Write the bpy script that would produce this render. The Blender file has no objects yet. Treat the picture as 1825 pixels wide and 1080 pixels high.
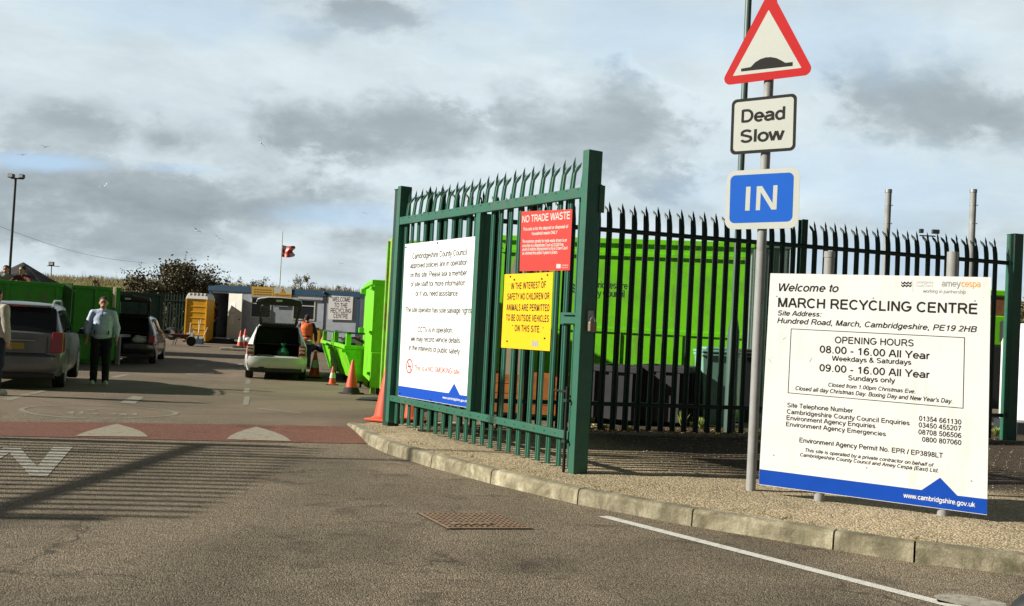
import bpy, math, random
from mathutils import Vector, Matrix
import mathutils
R = math.radians
random.seed(7)
SC = bpy.context.scene
COL = SC.collection

# ------------------------------------------------------------------ camera
F_PX, CW, CH = 1700.0, 1825.0, 1080.0
PITCH, ROLL = math.atan(45 / 1700), 0.051
CAM = Vector((0, 0, 1.5))
cF = Vector((0, math.cos(PITCH), math.sin(PITCH)))
u0 = Vector((0, -math.sin(PITCH), math.cos(PITCH)))
r0 = Vector((1, 0, 0))
cR = r0 * math.cos(ROLL) + u0 * math.sin(ROLL)
cU = -r0 * math.sin(ROLL) + u0 * math.cos(ROLL)
cam_d = bpy.data.cameras.new('camera')
cam_d.sensor_fit = 'HORIZONTAL'
cam_d.sensor_width = 36
cam_d.lens = 36 * F_PX / CW
cam_d.clip_end = 3000
cam_d.clip_start = 0.05
cam = bpy.data.objects.new('camera', cam_d)
COL.objects.link(cam)
cam.matrix_world = Matrix((
    (cR.x, cU.x, -cF.x, CAM.x), (cR.y, cU.y, -cF.y, CAM.y), (cR.z, cU.z, -cF.z, CAM.z), (0, 0, 0, 1)))
SC.camera = cam

# ------------------------------------------------------------------ sun, sky, exposure
SUN_EL, SUN_A = R(27.5), R(10)
sun_dir = Vector((-math.cos(SUN_A) * math.cos(SUN_EL), -math.sin(SUN_A) * math.cos(SUN_EL), math.sin(SUN_EL)))
sd = bpy.data.lights.new('sun', 'SUN')
sd.energy = 5.0
sd.angle = R(0.8)
sd.color = (1.0, 0.945, 0.84)
sun = bpy.data.objects.new('sun', sd)
COL.objects.link(sun)
sun.rotation_euler = sun_dir.to_track_quat('Z', 'Y').to_euler()
vs = SC.view_settings
vs.view_transform = 'Standard'
vs.look = 'None'
vs.gamma = 1
vs.exposure = 0.55
vs.use_curve_mapping = False

world = bpy.data.worlds.new('World')
SC.world = world
world.use_nodes = True


class NG:
    """small helper for building node trees"""
    def __init__(s, tree):
        s.t = tree
        tree.nodes.clear()

    def n(s, typ, **kw):
        nd = s.t.nodes.new(typ)
        for k, v in kw.items():
            setattr(nd, k, v)
        return nd

    def link(s, a, b):
        s.t.links.new(a, b)

    def setin(s, nd, i, v):
        if hasattr(v, 'is_linked') or isinstance(v, bpy.types.NodeSocket):
            s.t.links.new(v, nd.inputs[i])
        else:
            nd.inputs[i].default_value = v

    def math(s, op, a, b=None, c=None, clamp=False):
        nd = s.n('ShaderNodeMath', operation=op)
        nd.use_clamp = clamp
        s.setin(nd, 0, a)
        if b is not None:
            s.setin(nd, 1, b)
        if c is not None:
            s.setin(nd, 2, c)
        return nd.outputs[0]

    def noise(s, vec, scale, detail=4, rough=0.5, dist=0.0, out='Fac'):
        nd = s.n('ShaderNodeTexNoise')
        if vec is not None:
            s.link(vec, nd.inputs['Vector'])
        nd.inputs['Scale'].default_value = scale
        nd.inputs['Detail'].default_value = detail
        nd.inputs['Roughness'].default_value = rough
        nd.inputs['Distortion'].default_value = dist
        return nd.outputs[out]

    def voro(s, vec, scale, out='Distance', feature='F1'):
        nd = s.n('ShaderNodeTexVoronoi', feature=feature)
        if vec is not None:
            s.link(vec, nd.inputs['Vector'])
        nd.inputs['Scale'].default_value = scale
        return nd.outputs[out]

    def ramp(s, fac, stops):
        nd = s.n('ShaderNodeValToRGB')
        el = nd.color_ramp.elements
        while len(el) < len(stops):
            el.new(0.5)
        for e, (p, c) in zip(el, stops):
            e.position = p
            e.color = (c, c, c, 1) if isinstance(c, (int, float)) else (*c, 1)
        s.link(fac, nd.inputs[0])
        return nd.outputs[0]

    def mix(s, fac, a, b, blend='MIX'):
        nd = s.n('ShaderNodeMix', data_type='RGBA', blend_type=blend)
        s.setin(nd, 0, fac)
        for i, v in ((6, a), (7, b)):
            if isinstance(v, bpy.types.NodeSocket):
                s.link(v, nd.inputs[i])
            else:
                nd.inputs[i].default_value = (*v, 1)
        return nd.outputs[2]


def px_uv(px, py):
    d = cF * F_PX + cR * (px - 912.5) - cU * (py - 540)
    return d.x / d.y, d.z / d.y


def build_world():
    g = NG(world.node_tree)
    out = g.n('ShaderNodeOutputWorld')
    tc = g.n('ShaderNodeTexCoord').outputs['Generated']
    sky = g.n('ShaderNodeTexSky', sky_type='NISHITA')
    sky.sun_disc = False
    sky.sun_elevation = SUN_EL
    sky.sun_rotation = math.atan2(sun_dir.x, sun_dir.y)
    sky.air_density = 1.0
    sky.dust_density = 1.5
    bg_s = g.n('ShaderNodeBackground')
    g.link(sky.outputs[0], bg_s.inputs[0])
    bg_s.inputs[1].default_value = 0.08
    sep = g.n('ShaderNodeSeparateXYZ')
    g.link(tc, sep.inputs[0])
    ay = g.math('MAXIMUM', g.math('ABSOLUTE', sep.outputs[1]), 0.05)
    u = g.math('DIVIDE', sep.outputs[0], ay)
    v = g.math('DIVIDE', sep.outputs[2], ay)
    # cloud-layer coordinates: the direction projected on a flat ceiling, stretched less near the horizon
    zz = g.math('ADD', g.math('MAXIMUM', sep.outputs[2], 0.0), 0.22)
    cb = g.n('ShaderNodeCombineXYZ')
    g.link(g.math('DIVIDE', sep.outputs[0], zz), cb.inputs[0])
    g.link(g.math('DIVIDE', sep.outputs[1], zz), cb.inputs[1])
    g.link(g.math('MULTIPLY', sep.outputs[2], 2.5), cb.inputs[2])
    P = cb.outputs[0]
    cuv = g.n('ShaderNodeCombineXYZ')
    g.link(u, cuv.inputs[0])
    g.link(g.math('MULTIPLY', v, 1.6), cuv.inputs[1])
    W = cuv.outputs[0]
    wob1 = g.math('SUBTRACT', g.noise(W, 7.0, 7, 0.60), 0.5)
    wob2 = g.math('SUBTRACT', g.noise(W, 16.0, 6, 0.62, 0.3), 0.5)

    def blob_sum(blobs):
        tot = None
        for (bx, by, rx, ry, amp) in blobs:
            cu, cv = px_uv(bx, by)
            du = g.math('DIVIDE', g.math('SUBTRACT', u, cu), rx * 1.25 / F_PX)
            dv = g.math('DIVIDE', g.math('SUBTRACT', v, cv), ry * 1.25 / F_PX)
            r2 = g.math('SQRT', g.math('ADD', g.math('MULTIPLY', du, du), g.math('MULTIPLY', dv, dv)))
            r2 = g.math('ADD', r2, g.math('MULTIPLY', wob1, 2.6))
            r2 = g.math('ADD', r2, g.math('MULTIPLY', wob2, 1.1))
            f = g.n('ShaderNodeMapRange', interpolation_type='SMOOTHSTEP')
            g.link(r2, f.inputs[0])
            f.inputs[1].default_value = 1.35
            f.inputs[2].default_value = 0.1
            f.inputs[3].default_value = 0
            f.inputs[4].default_value = amp
            tot = f.outputs[0] if tot is None else g.math('MAXIMUM', tot, f.outputs[0])
        return tot

    dark = blob_sum([
        (690, 225, 190, 70, 0.85), (1070, 235, 190, 85, 0.95), (120, 235, 190, 55, 0.55), (300, 255, 110, 45, 0.5),
        (230, 340, 330, 62, 0.95), (460, 375, 110, 40, 0.85), (60, 400, 220, 50, 0.8), (230, 425, 180, 45, 0.75),
        (620, 20, 150, 50, 0.6), (560, 65, 70, 40, 0.4), (640, 440, 90, 38, 0.6), (1690, 190, 170, 75, 0.75),
        (1560, 165, 60, 40, 0.55), (560, 480, 120, 30, 0.4), (390, 420, 60, 20, 0.35), (1140, 360, 90, 30, 0.35),
        (1230, 380, 70, 25, 0.4), (1480, 390, 90, 25, 0.3), (1690, 400, 90, 25, 0.25), (870, 55, 60, 25, 0.2)])
    blue = blob_sum([(80, 290, 110, 14, 0.9), (330, 300, 90, 10, 0.6), (600, 385, 120, 18, 0.6), (1640, 470, 260, 45, 0.55),
                     (1300, 60, 420, 70, 0.38), (350, 30, 260, 40, 0.4), (860, 20, 90, 30, 0.4), (1560, 330, 300, 60, 0.4)])
    streak = g.noise(P, 1.1, 7, 0.6, 0.4)
    fine = g.noise(P, 3.2, 6, 0.6, 0.2)
    # general cloud tone from noise, pushed by the named clouds
    base = g.math('MULTIPLY_ADD', g.math('SUBTRACT', streak, 0.5), 0.9, 0.18)
    base = g.math('ADD', base, g.math('MULTIPLY', g.math('SUBTRACT', fine, 0.5), 0.6))
    base = g.math('ADD', base, g.math('MULTIPLY', wob2, 0.12))
    tone = g.math('ADD', base, g.math('MULTIPLY', dark, 0.58), clamp=True)
    cloud = g.ramp(tone, [(0.0, (0.59, 0.675, 0.705)), (0.3, (0.46, 0.535, 0.57)), (0.62, (0.30, 0.352, 0.38)), (1.0, (0.20, 0.24, 0.262))])
    edge = g.ramp(dark, [(0.0, 0.0), (0.10, 0.55), (0.22, 0.5), (0.45, 0.0)])
    edge = g.math('MULTIPLY', edge, g.ramp(fine, [(0.42, 0.0), (0.62, 1.0)]))
    cloud = g.mix(edge, cloud, (0.60, 0.69, 0.73))
    cloud = g.mix(blue, cloud, (0.38, 0.53, 0.70))
    # unseen sky overhead and behind is dimmed to weaken the fill light
    hi = g.ramp(sep.outputs[2], [(0.30, 1.0), (0.62, 0.28)])
    bk_ = g.ramp(g.math('MULTIPLY_ADD', sep.outputs[1], 0.5, 0.5), [(0.44, 0.20), (0.84, 1.0)])
    cloud = g.mix(1.0, g.mix(1.0, cloud, hi, 'MULTIPLY'), bk_, 'MULTIPLY')
    bg_c = g.n('ShaderNodeBackground')
    g.link(cloud, bg_c.inputs[0])
    bg_c.inputs[1].default_value = 0.92
    cover = g.math('SUBTRACT', 1.0, g.math('MULTIPLY', blue, 0.12), clamp=True)
    mx = g.n('ShaderNodeMixShader')
    g.link(cover, mx.inputs[0])
    g.link(bg_s.outputs[0], mx.inputs[1])
    g.link(bg_c.outputs[0], mx.inputs[2])
    g.link(mx.outputs[0], out.inputs[0])


build_world()
SC.render.engine = 'CYCLES'
SC.cycles.max_bounces = 6
SC.cycles.use_denoising = True


# ------------------------------------------------------------------ pixels to points
def ray(px, py):
    return (cF * F_PX + cR * (px - 912.5) - cU * (py - 540)).normalized()


def G(px, py, z=0.0):
    """point at height z seen at a pixel of the photograph"""
    d = ray(px, py)
    return CAM + d * ((z - CAM.z) / d.z)


def V(px, py, Y):
    d = ray(px, py)
    return CAM + d * (Y / d.y)


def proj(p):
    d = Vector(p) - CAM
    k = F_PX / d.dot(cF)
    return 912.5 + d.dot(cR) * k, 540 - d.dot(cU) * k


PROFILE = [(-200, -0.0), (11.2, 0.0), (12.9, 0.07), (14.5, 0.05), (25, -0.15), (45, 0.05), (70, 0.15), (400, 0.3)]


def gz(y):
    for (a, za), (b, zb) in zip(PROFILE, PROFILE[1:]):
        if y <= b:
            t = max(0, (y - a) / (b - a))
            return za + (zb - za) * t
    return PROFILE[-1][1]


def GG(px, py):
    """point of the sloping yard seen at a pixel"""
    z = 0.0
    for _ in range(12):
        p = G(px, py, z)
        z = 0.5 * z + 0.5 * gz(p.y)
    return p


# ------------------------------------------------------------------ mesh builder
class MB:
    def __init__(s):
        s.v, s.f, s.m = [], [], []

    def add(s, vs_, fs, mi=0):
        b = len(s.v)
        s.v += [Vector(p) for p in vs_]
        s.f += [tuple(i + b for i in f) for f in fs]
        s.m += [mi] * len(fs)
        return s

    def hexa(s, p, mi=0):
        """8 points: bottom ring 0-3, top ring 4-7"""
        return s.add(p, [(3, 2, 1, 0), (4, 5, 6, 7), (0, 1, 5, 4), (1, 2, 6, 5), (2, 3, 7, 6), (3, 0, 4, 7)], mi)

    def box(s, c, size, rz=0, mi=0, M=None):
        x, y, z = size[0] / 2, size[1] / 2, size[2] / 2
        p = [Vector(q) for q in ((-x, -y, -z), (x, -y, -z), (x, y, -z), (-x, y, -z), (-x, -y, z), (x, -y, z), (x, y, z), (-x, y, z))]
        rot = Matrix.Rotation(rz, 3, 'Z') if M is None else M
        return s.hexa([rot @ q + Vector(c) for q in p], mi)

    def bx(s, x0, x1, y0, y1, z0, z1, mi=0):
        return s.box(((x0 + x1) / 2, (y0 + y1) / 2, (z0 + z1) / 2), (x1 - x0, y1 - y0, z1 - z0), 0, mi)

    def tube(s, p0, p1, ra, rb=None, n=12, mi=0, caps=True):
        rb = ra if rb is None else rb
        p0, p1 = Vector(p0), Vector(p1)
        ax = (p1 - p0).normalized()
        a = ax.orthogonal().normalized()
        b = ax.cross(a)
        vs_ = []
        for p, r in ((p0, ra), (p1, rb)):
            for i in range(n):
                t = 2 * math.pi * i / n
                vs_.append(p + (a * math.cos(t) + b * math.sin(t)) * r)
        fs = [(i, (i + 1) % n, n + (i + 1) % n, n + i) for i in range(n)]
        if caps:
            fs += [tuple(range(n - 1, -1, -1)), tuple(range(n, 2 * n))]
        return s.add(vs_, fs, mi)

    def lathe(s, prof, c=(0, 0, 0), n=20, mi=0, axis='Z'):
        vs_ = []
        for r, z in prof:
            for i in range(n):
                t = 2 * math.pi * i / n
                q = (r * math.cos(t), r * math.sin(t), z)
                if axis == 'X':
                    q = (z, r * math.cos(t), r * math.sin(t))
                vs_.append(Vector(q) + Vector(c))
        fs = []
        for k in range(len(prof) - 1):
            fs += [(k * n + i, k * n + (i + 1) % n, (k + 1) * n + (i + 1) % n, (k + 1) * n + i) for i in range(n)]
        fs += [tuple(range(n - 1, -1, -1)), tuple(range((len(prof) - 1) * n, len(prof) * n))]
        return s.add(vs_, fs, mi)

    def sphere(s, c, r, n=10, k=6, mi=0, sc=(1, 1, 1)):
        prof = [(max(1e-4, math.sin(math.pi * i / k)), -math.cos(math.pi * i / k)) for i in range(k + 1)]
        b = len(s.v)
        s.lathe([(a * r, z * r) for a, z in prof], (0, 0, 0), n, mi)
        for q in s.v[b:]:
            q.x = q.x * sc[0] + c[0]
            q.y = q.y * sc[1] + c[1]
            q.z = q.z * sc[2] + c[2]
        return s

    def path(s, pts, r, n=8, mi=0):
        for a, b in zip(pts, pts[1:]):
            s.tube(a, b, r, r, n, mi)
        return s

    def prism(s, poly, t, O, U, Vv, N, mi=0):
        """polygon in (u,v) extruded from n=t[0] to n=t[1]"""
        n = len(poly)
        vs_ = [O + U * a + Vv * b + N * t[0] for a, b in poly] + [O + U * a + Vv * b + N * t[1] for a, b in poly]
        fs = [tuple(range(n - 1, -1, -1)), tuple(range(n, 2 * n))] + [(i, (i + 1) % n, n + (i + 1) % n, n + i) for i in range(n)]
        return s.add(vs_, fs, mi)

    def build(s, name, mats, parent=None, world=False, smooth=False, bevel=0.0, sub=0, label=None, seg=1):
        me = bpy.data.meshes.new(name)
        off = parent.location if (world and parent is not None) else Vector((0, 0, 0))
        if world and parent is not None and parent.parent is not None:
            off = off + parent.parent.location
        me.from_pydata([tuple(p - off) for p in s.v], [], s.f)
        if not isinstance(mats, (list, tuple)):
            mats = [mats]
        for m in mats:
            me.materials.append(m)
        if len(mats) > 1:
            me.polygons.foreach_set('material_index', s.m)
        if smooth:
            me.polygons.foreach_set('use_smooth', [True] * len(me.polygons))
        me.update()
        import bmesh
        bm = bmesh.new()
        bm.from_mesh(me)
        if len(bm.faces) < 60000 and getattr(s, 'fixn', True):
            bmesh.ops.recalc_face_normals(bm, faces=bm.faces)
        bm.to_mesh(me)
        bm.free()
        o = bpy.data.objects.new(name, me)
        COL.objects.link(o)
        if parent is not None:
            o.parent = parent
        if bevel:
            md = o.modifiers.new('b', 'BEVEL')
            md.width = bevel
            md.segments = seg
            md.limit_method = 'ANGLE'
            md.angle_limit = R(40)
        if sub:
            md = o.modifiers.new('s', 'SUBSURF')
            md.levels = md.render_levels = sub
        if smooth:
            md = o.modifiers.new('n', 'EDGE_SPLIT')
            md.split_angle = R(38)
        if label:
            o['label'] = label
        return o


def thing(name, label, cat, loc=(0, 0, 0), rz=0, group=None):
    o = bpy.data.objects.new(name, None)
    COL.objects.link(o)
    o.location = loc
    o.rotation_euler = (0, 0, rz)
    o.empty_display_size = 0.2
    return tag(o, label, cat, group)


def tag(o, label, cat, group=None):
    o['label'] = label
    o['category'] = cat
    if group:
        o['group'] = group
    return o


def kind(o, k, label=None, cat=None):
    o['kind'] = k
    if label:
        o['label'] = label
    if cat:
        o['category'] = cat
    return o


def copy_tree(o, parent=None):
    c = o.copy()
    COL.objects.link(c)
    c.parent = parent
    for ch in list(o.children):
        copy_tree(ch, c)
    return c


# ------------------------------------------------------------------ materials
MATS = {}


def mat(name, col, rough=0.6, metal=0.0, var=0.0, vscale=6, bump=0.0, bscale=40, dirt=None, dscale=3, damt=0.5, coat=0.0, spec=0.5, emit=None, alpha=None, sheen=0, trans=0, streak=None):
    if name in MATS:
        return MATS[name]
    m = bpy.data.materials.new(name)
    m.use_nodes = True
    g = NG(m.node_tree)
    out = g.n('ShaderNodeOutputMaterial')
    b = g.n('ShaderNodeBsdfPrincipled')
    g.link(b.outputs[0], out.inputs[0])
    b.inputs['Roughness'].default_value = rough
    b.inputs['Metallic'].default_value = metal
    b.inputs['Specular IOR Level'].default_value = spec
    b.inputs['Coat Weight'].default_value = coat
    b.inputs['Coat Roughness'].default_value = 0.08
    if trans:
        b.inputs['Transmission Weight'].default_value = trans
    pos = g.n('ShaderNodeTexCoord').outputs['Object']
    c = g.n('ShaderNodeRGB')
    c.outputs[0].default_value = (*col, 1)
    cs = c.outputs[0]
    if var:
        f = g.ramp(g.noise(pos, vscale, 6, 0.6), [(0.3, 1 - var), (0.7, 1 + var)])
        cs = g.mix(1.0, cs, f, 'MULTIPLY')
    if dirt:
        f = g.ramp(g.noise(pos, dscale, 7, 0.68, 0.4), [(0.5, 0.0), (0.68, damt)])
        cs = g.mix(f, cs, dirt)
        r2 = g.math('MULTIPLY_ADD', f, 0.3, rough, clamp=True)
        g.link(r2, b.inputs['Roughness'])
    if streak:
        mp = g.n('ShaderNodeMapping')
        mp.inputs['Scale'].default_value = (1.0, 1.0, 0.10)
        g.link(pos, mp.inputs[0])
        sf = g.math('MULTIPLY', g.noise(mp.outputs[0], streak[2], 6, 0.7, 0.3), g.ramp(g.noise(pos, streak[2] * 0.25, 4, 0.6), [(0.35, 0.75), (0.65, 1.15)]))
        cs = g.mix(g.ramp(sf, [(0.52, 0.0), (0.66, streak[1])]), cs, streak[0])
        chips = g.noise(pos, streak[2] * 3.5, 3, 0.5)
        cs = g.mix(g.ramp(chips, [(0.70, 0.0), (0.73, streak[1])]), cs, streak[0])
    g.link(cs, b.inputs['Base Color'])
    if bump:
        bp = g.n('ShaderNodeBump')
        bp.inputs['Strength'].default_value = bump
        bp.inputs['Distance'].default_value = 0.01
        g.link(g.noise(pos, bscale, 5, 0.6), bp.inputs['Height'])
        g.link(bp.outputs[0], b.inputs['Normal'])
    if emit:
        b.inputs['Emission Color'].default_value = (*col, 1)
        b.inputs['Emission Strength'].default_value = emit
    if alpha is not None:
        b.inputs['Alpha'].default_value = alpha
    MATS[name] = m
    return m


def ground_mat(name, cols, scale=90, stain=True, bump=0.5, tyre=False, fine=1.0, yard=False, soil=False):
    m = bpy.data.materials.new(name)
    m.use_nodes = True
    g = NG(m.node_tree)
    out = g.n('ShaderNodeOutputMaterial')
    b = g.n('ShaderNodeBsdfPrincipled')
    g.link(b.outputs[0], out.inputs[0])
    b.inputs['Roughness'].default_value = 0.9
    b.inputs['Specular IOR Level'].default_value = 0.3
    geo = g.n('ShaderNodeNewGeometry').outputs['Position']
    cell = g.voro(geo, scale, 'Color')
    sepc = g.n('ShaderNodeSeparateColor')
    g.link(cell, sepc.inputs[0])
    n1 = g.noise(geo, scale * 1.3, 3, 0.7)
    f = g.math('MULTIPLY_ADD', sepc.outputs[0], 0.6 * fine, g.math('MULTIPLY', n1, 0.6), clamp=True)
    c = g.ramp(f, [(0.1, cols[0]), (0.5, cols[1]), (0.95, cols[2])])
    big = g.noise(geo, 0.45, 5, 0.6, 0.6)
    c = g.mix(1.0, c, g.ramp(big, [(0.25, 0.78), (0.5, 1.0), (0.8, 1.22)]), 'MULTIPLY')
    if stain:
        sx = g.n('ShaderNodeMapping')
        sx.inputs['Scale'].default_value = (1.0, 2.2, 1)
        g.link(geo, sx.inputs[0])
        st = g.noise(sx.outputs[0], 1.7, 6, 0.68, 0.8)
        c = g.mix(g.ramp(st, [(0.56, 0.0), (0.68, 0.55)]), c, tuple(x * 0.42 for x in cols[1]))
        sp = g.noise(geo, 5.0, 4, 0.5)
        c = g.mix(g.ramp(sp, [(0.68, 0.0), (0.78, 0.4)]), c, tuple(x * 0.5 for x in cols[1]))
    if yard:
        # long hairline cracks and tyre polished strips
        wv = g.n('ShaderNodeVectorMath', operation='ADD')
        g.link(geo, wv.inputs[0])
        wn = g.n('ShaderNodeVectorMath', operation='SCALE')
        g.link(g.noise(geo, 1.6, 4, 0.6, 0, 'Color'), wn.inputs[0])
        wn.inputs['Scale'].default_value = 0.9
        g.link(wn.outputs[0], wv.inputs[1])
        ck = g.voro(wv.outputs[0], 0.28, 'Distance', 'DISTANCE_TO_EDGE')
        ckm = g.math('MULTIPLY', g.ramp(ck, [(0.0, 0.75), (0.006, 0.0)]), g.ramp(g.noise(geo, 0.6, 3, 0.5), [(0.50, 0.0), (0.60, 1.0)]))
        c = g.mix(ckm, c, (0.025, 0.02, 0.016))
        oil = g.ramp(g.noise(geo, 1.3, 5, 0.55, 0.4), [(0.60, 0.0), (0.70, 0.6)])
        c = g.mix(oil, c, (0.045, 0.035, 0.025))
        pt = g.ramp(g.noise(geo, 0.35, 2, 0.4), [(0.44, 0.88), (0.48, 1.08)])
        c = g.mix(1.0, c, pt, 'MULTIPLY')
        tm = g.n('ShaderNodeMapping')
        tm.inputs['Rotation'].default_value = (0, 0, 0.5)
        tm.inputs['Scale'].default_value = (0.9, 0.06, 1)
        g.link(geo, tm.inputs[0])
        c = g.mix(1.0, c, g.ramp(g.noise(tm.outputs[0], 1.0, 3, 0.5), [(0.35, 0.84), (0.65, 1.14)]), 'MULTIPLY')
        sep = g.n('ShaderNodeSeparateXYZ')
        g.link(geo, sep.inputs[0])
        fy = g.n('ShaderNodeMapRange')
        g.link(g.math('ADD', sep.outputs[1], g.math('MULTIPLY', big, 0.6)), fy.inputs[0])
        fy.inputs[1].default_value = 12.7
        fy.inputs[2].default_value = 13.4
        c2 = g.ramp(g.noise(geo, 30, 5, 0.7), [(0.2, tuple(x * 0.8 for x in yard)), (0.8, tuple(x * 1.25 for x in yard))])
        tr = g.noise(geo, 0.25, 6, 0.7, 1.0)
        c2 = g.mix(1.0, c2, g.ramp(tr, [(0.3, 0.6), (0.6, 1.15)]), 'MULTIPLY')
        c = g.mix(fy.outputs[0], c, c2)
    if soil:
        fa, fb = G(1065, 770, 0.12), G(1800, 785, 0.12)
        fu = (fb - fa)
        fu.z = 0
        fu.normalize()
        fn = fu.cross(Vector((0, 0, 1)))
        dt = g.n('ShaderNodeVectorMath', operation='DOT_PRODUCT')
        g.link(geo, dt.inputs[0])
        dt.inputs[1].default_value = tuple(fn)
        dist = g.math('SUBTRACT', dt.outputs['Value'], fa.dot(fn))
        du0 = g.n('ShaderNodeVectorMath', operation='DOT_PRODUCT')
        g.link(geo, du0.inputs[0])
        du0.inputs[1].default_value = tuple(fu)
        dist = g.math('SUBTRACT', dist, g.math('MULTIPLY', g.math('SUBTRACT', du0.outputs['Value'], fa.dot(fu)), 0.42))
        dist = g.math('ADD', dist, g.math('MULTIPLY', g.noise(geo, 0.9, 6, 0.65), -2.2))
        m_ = g.n('ShaderNodeMapRange')
        g.link(dist, m_.inputs[0])
        m_.inputs[1].default_value = 3.1
        m_.inputs[2].default_value = 2.1
        du_ = g.n('ShaderNodeVectorMath', operation='DOT_PRODUCT')
        g.link(geo, du_.inputs[0])
        du_.inputs[1].default_value = tuple(fu)
        m2_ = g.n('ShaderNodeMapRange')
        g.link(g.math('ADD', g.math('SUBTRACT', du_.outputs['Value'], fa.dot(fu)), g.math('MULTIPLY', big, 1.0)), m2_.inputs[0])
        m2_.inputs[1].default_value = -0.9
        m2_.inputs[2].default_value = 0.7
        c = g.mix(g.math('MULTIPLY', m_.outputs[0], m2_.outputs[0]), c, g.ramp(f, [(0.2, (0.018, 0.012, 0.008)), (0.7, (0.06, 0.042, 0.026)), (0.95, (0.16, 0.11, 0.06))]))
        moss = g.ramp(g.noise(geo, 2.3, 6, 0.7), [(0.55, 0.0), (0.70, 0.45)])
        c = g.mix(moss, c, (0.07, 0.065, 0.022))
    g.link(c, b.inputs['Base Color'])
    bp = g.n('ShaderNodeBump')
    bp.inputs['Strength'].default_value = bump
    bp.inputs['Distance'].default_value = 0.012
    h = g.math('MULTIPLY_ADD', g.voro(geo, scale), -0.8, g.math('MULTIPLY', g.noise(geo, scale * 0.5, 3), 0.8))
    g.link(h, bp.inputs['Height'])
    g.link(bp.outputs[0], b.inputs['Normal'])
    return m


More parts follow.
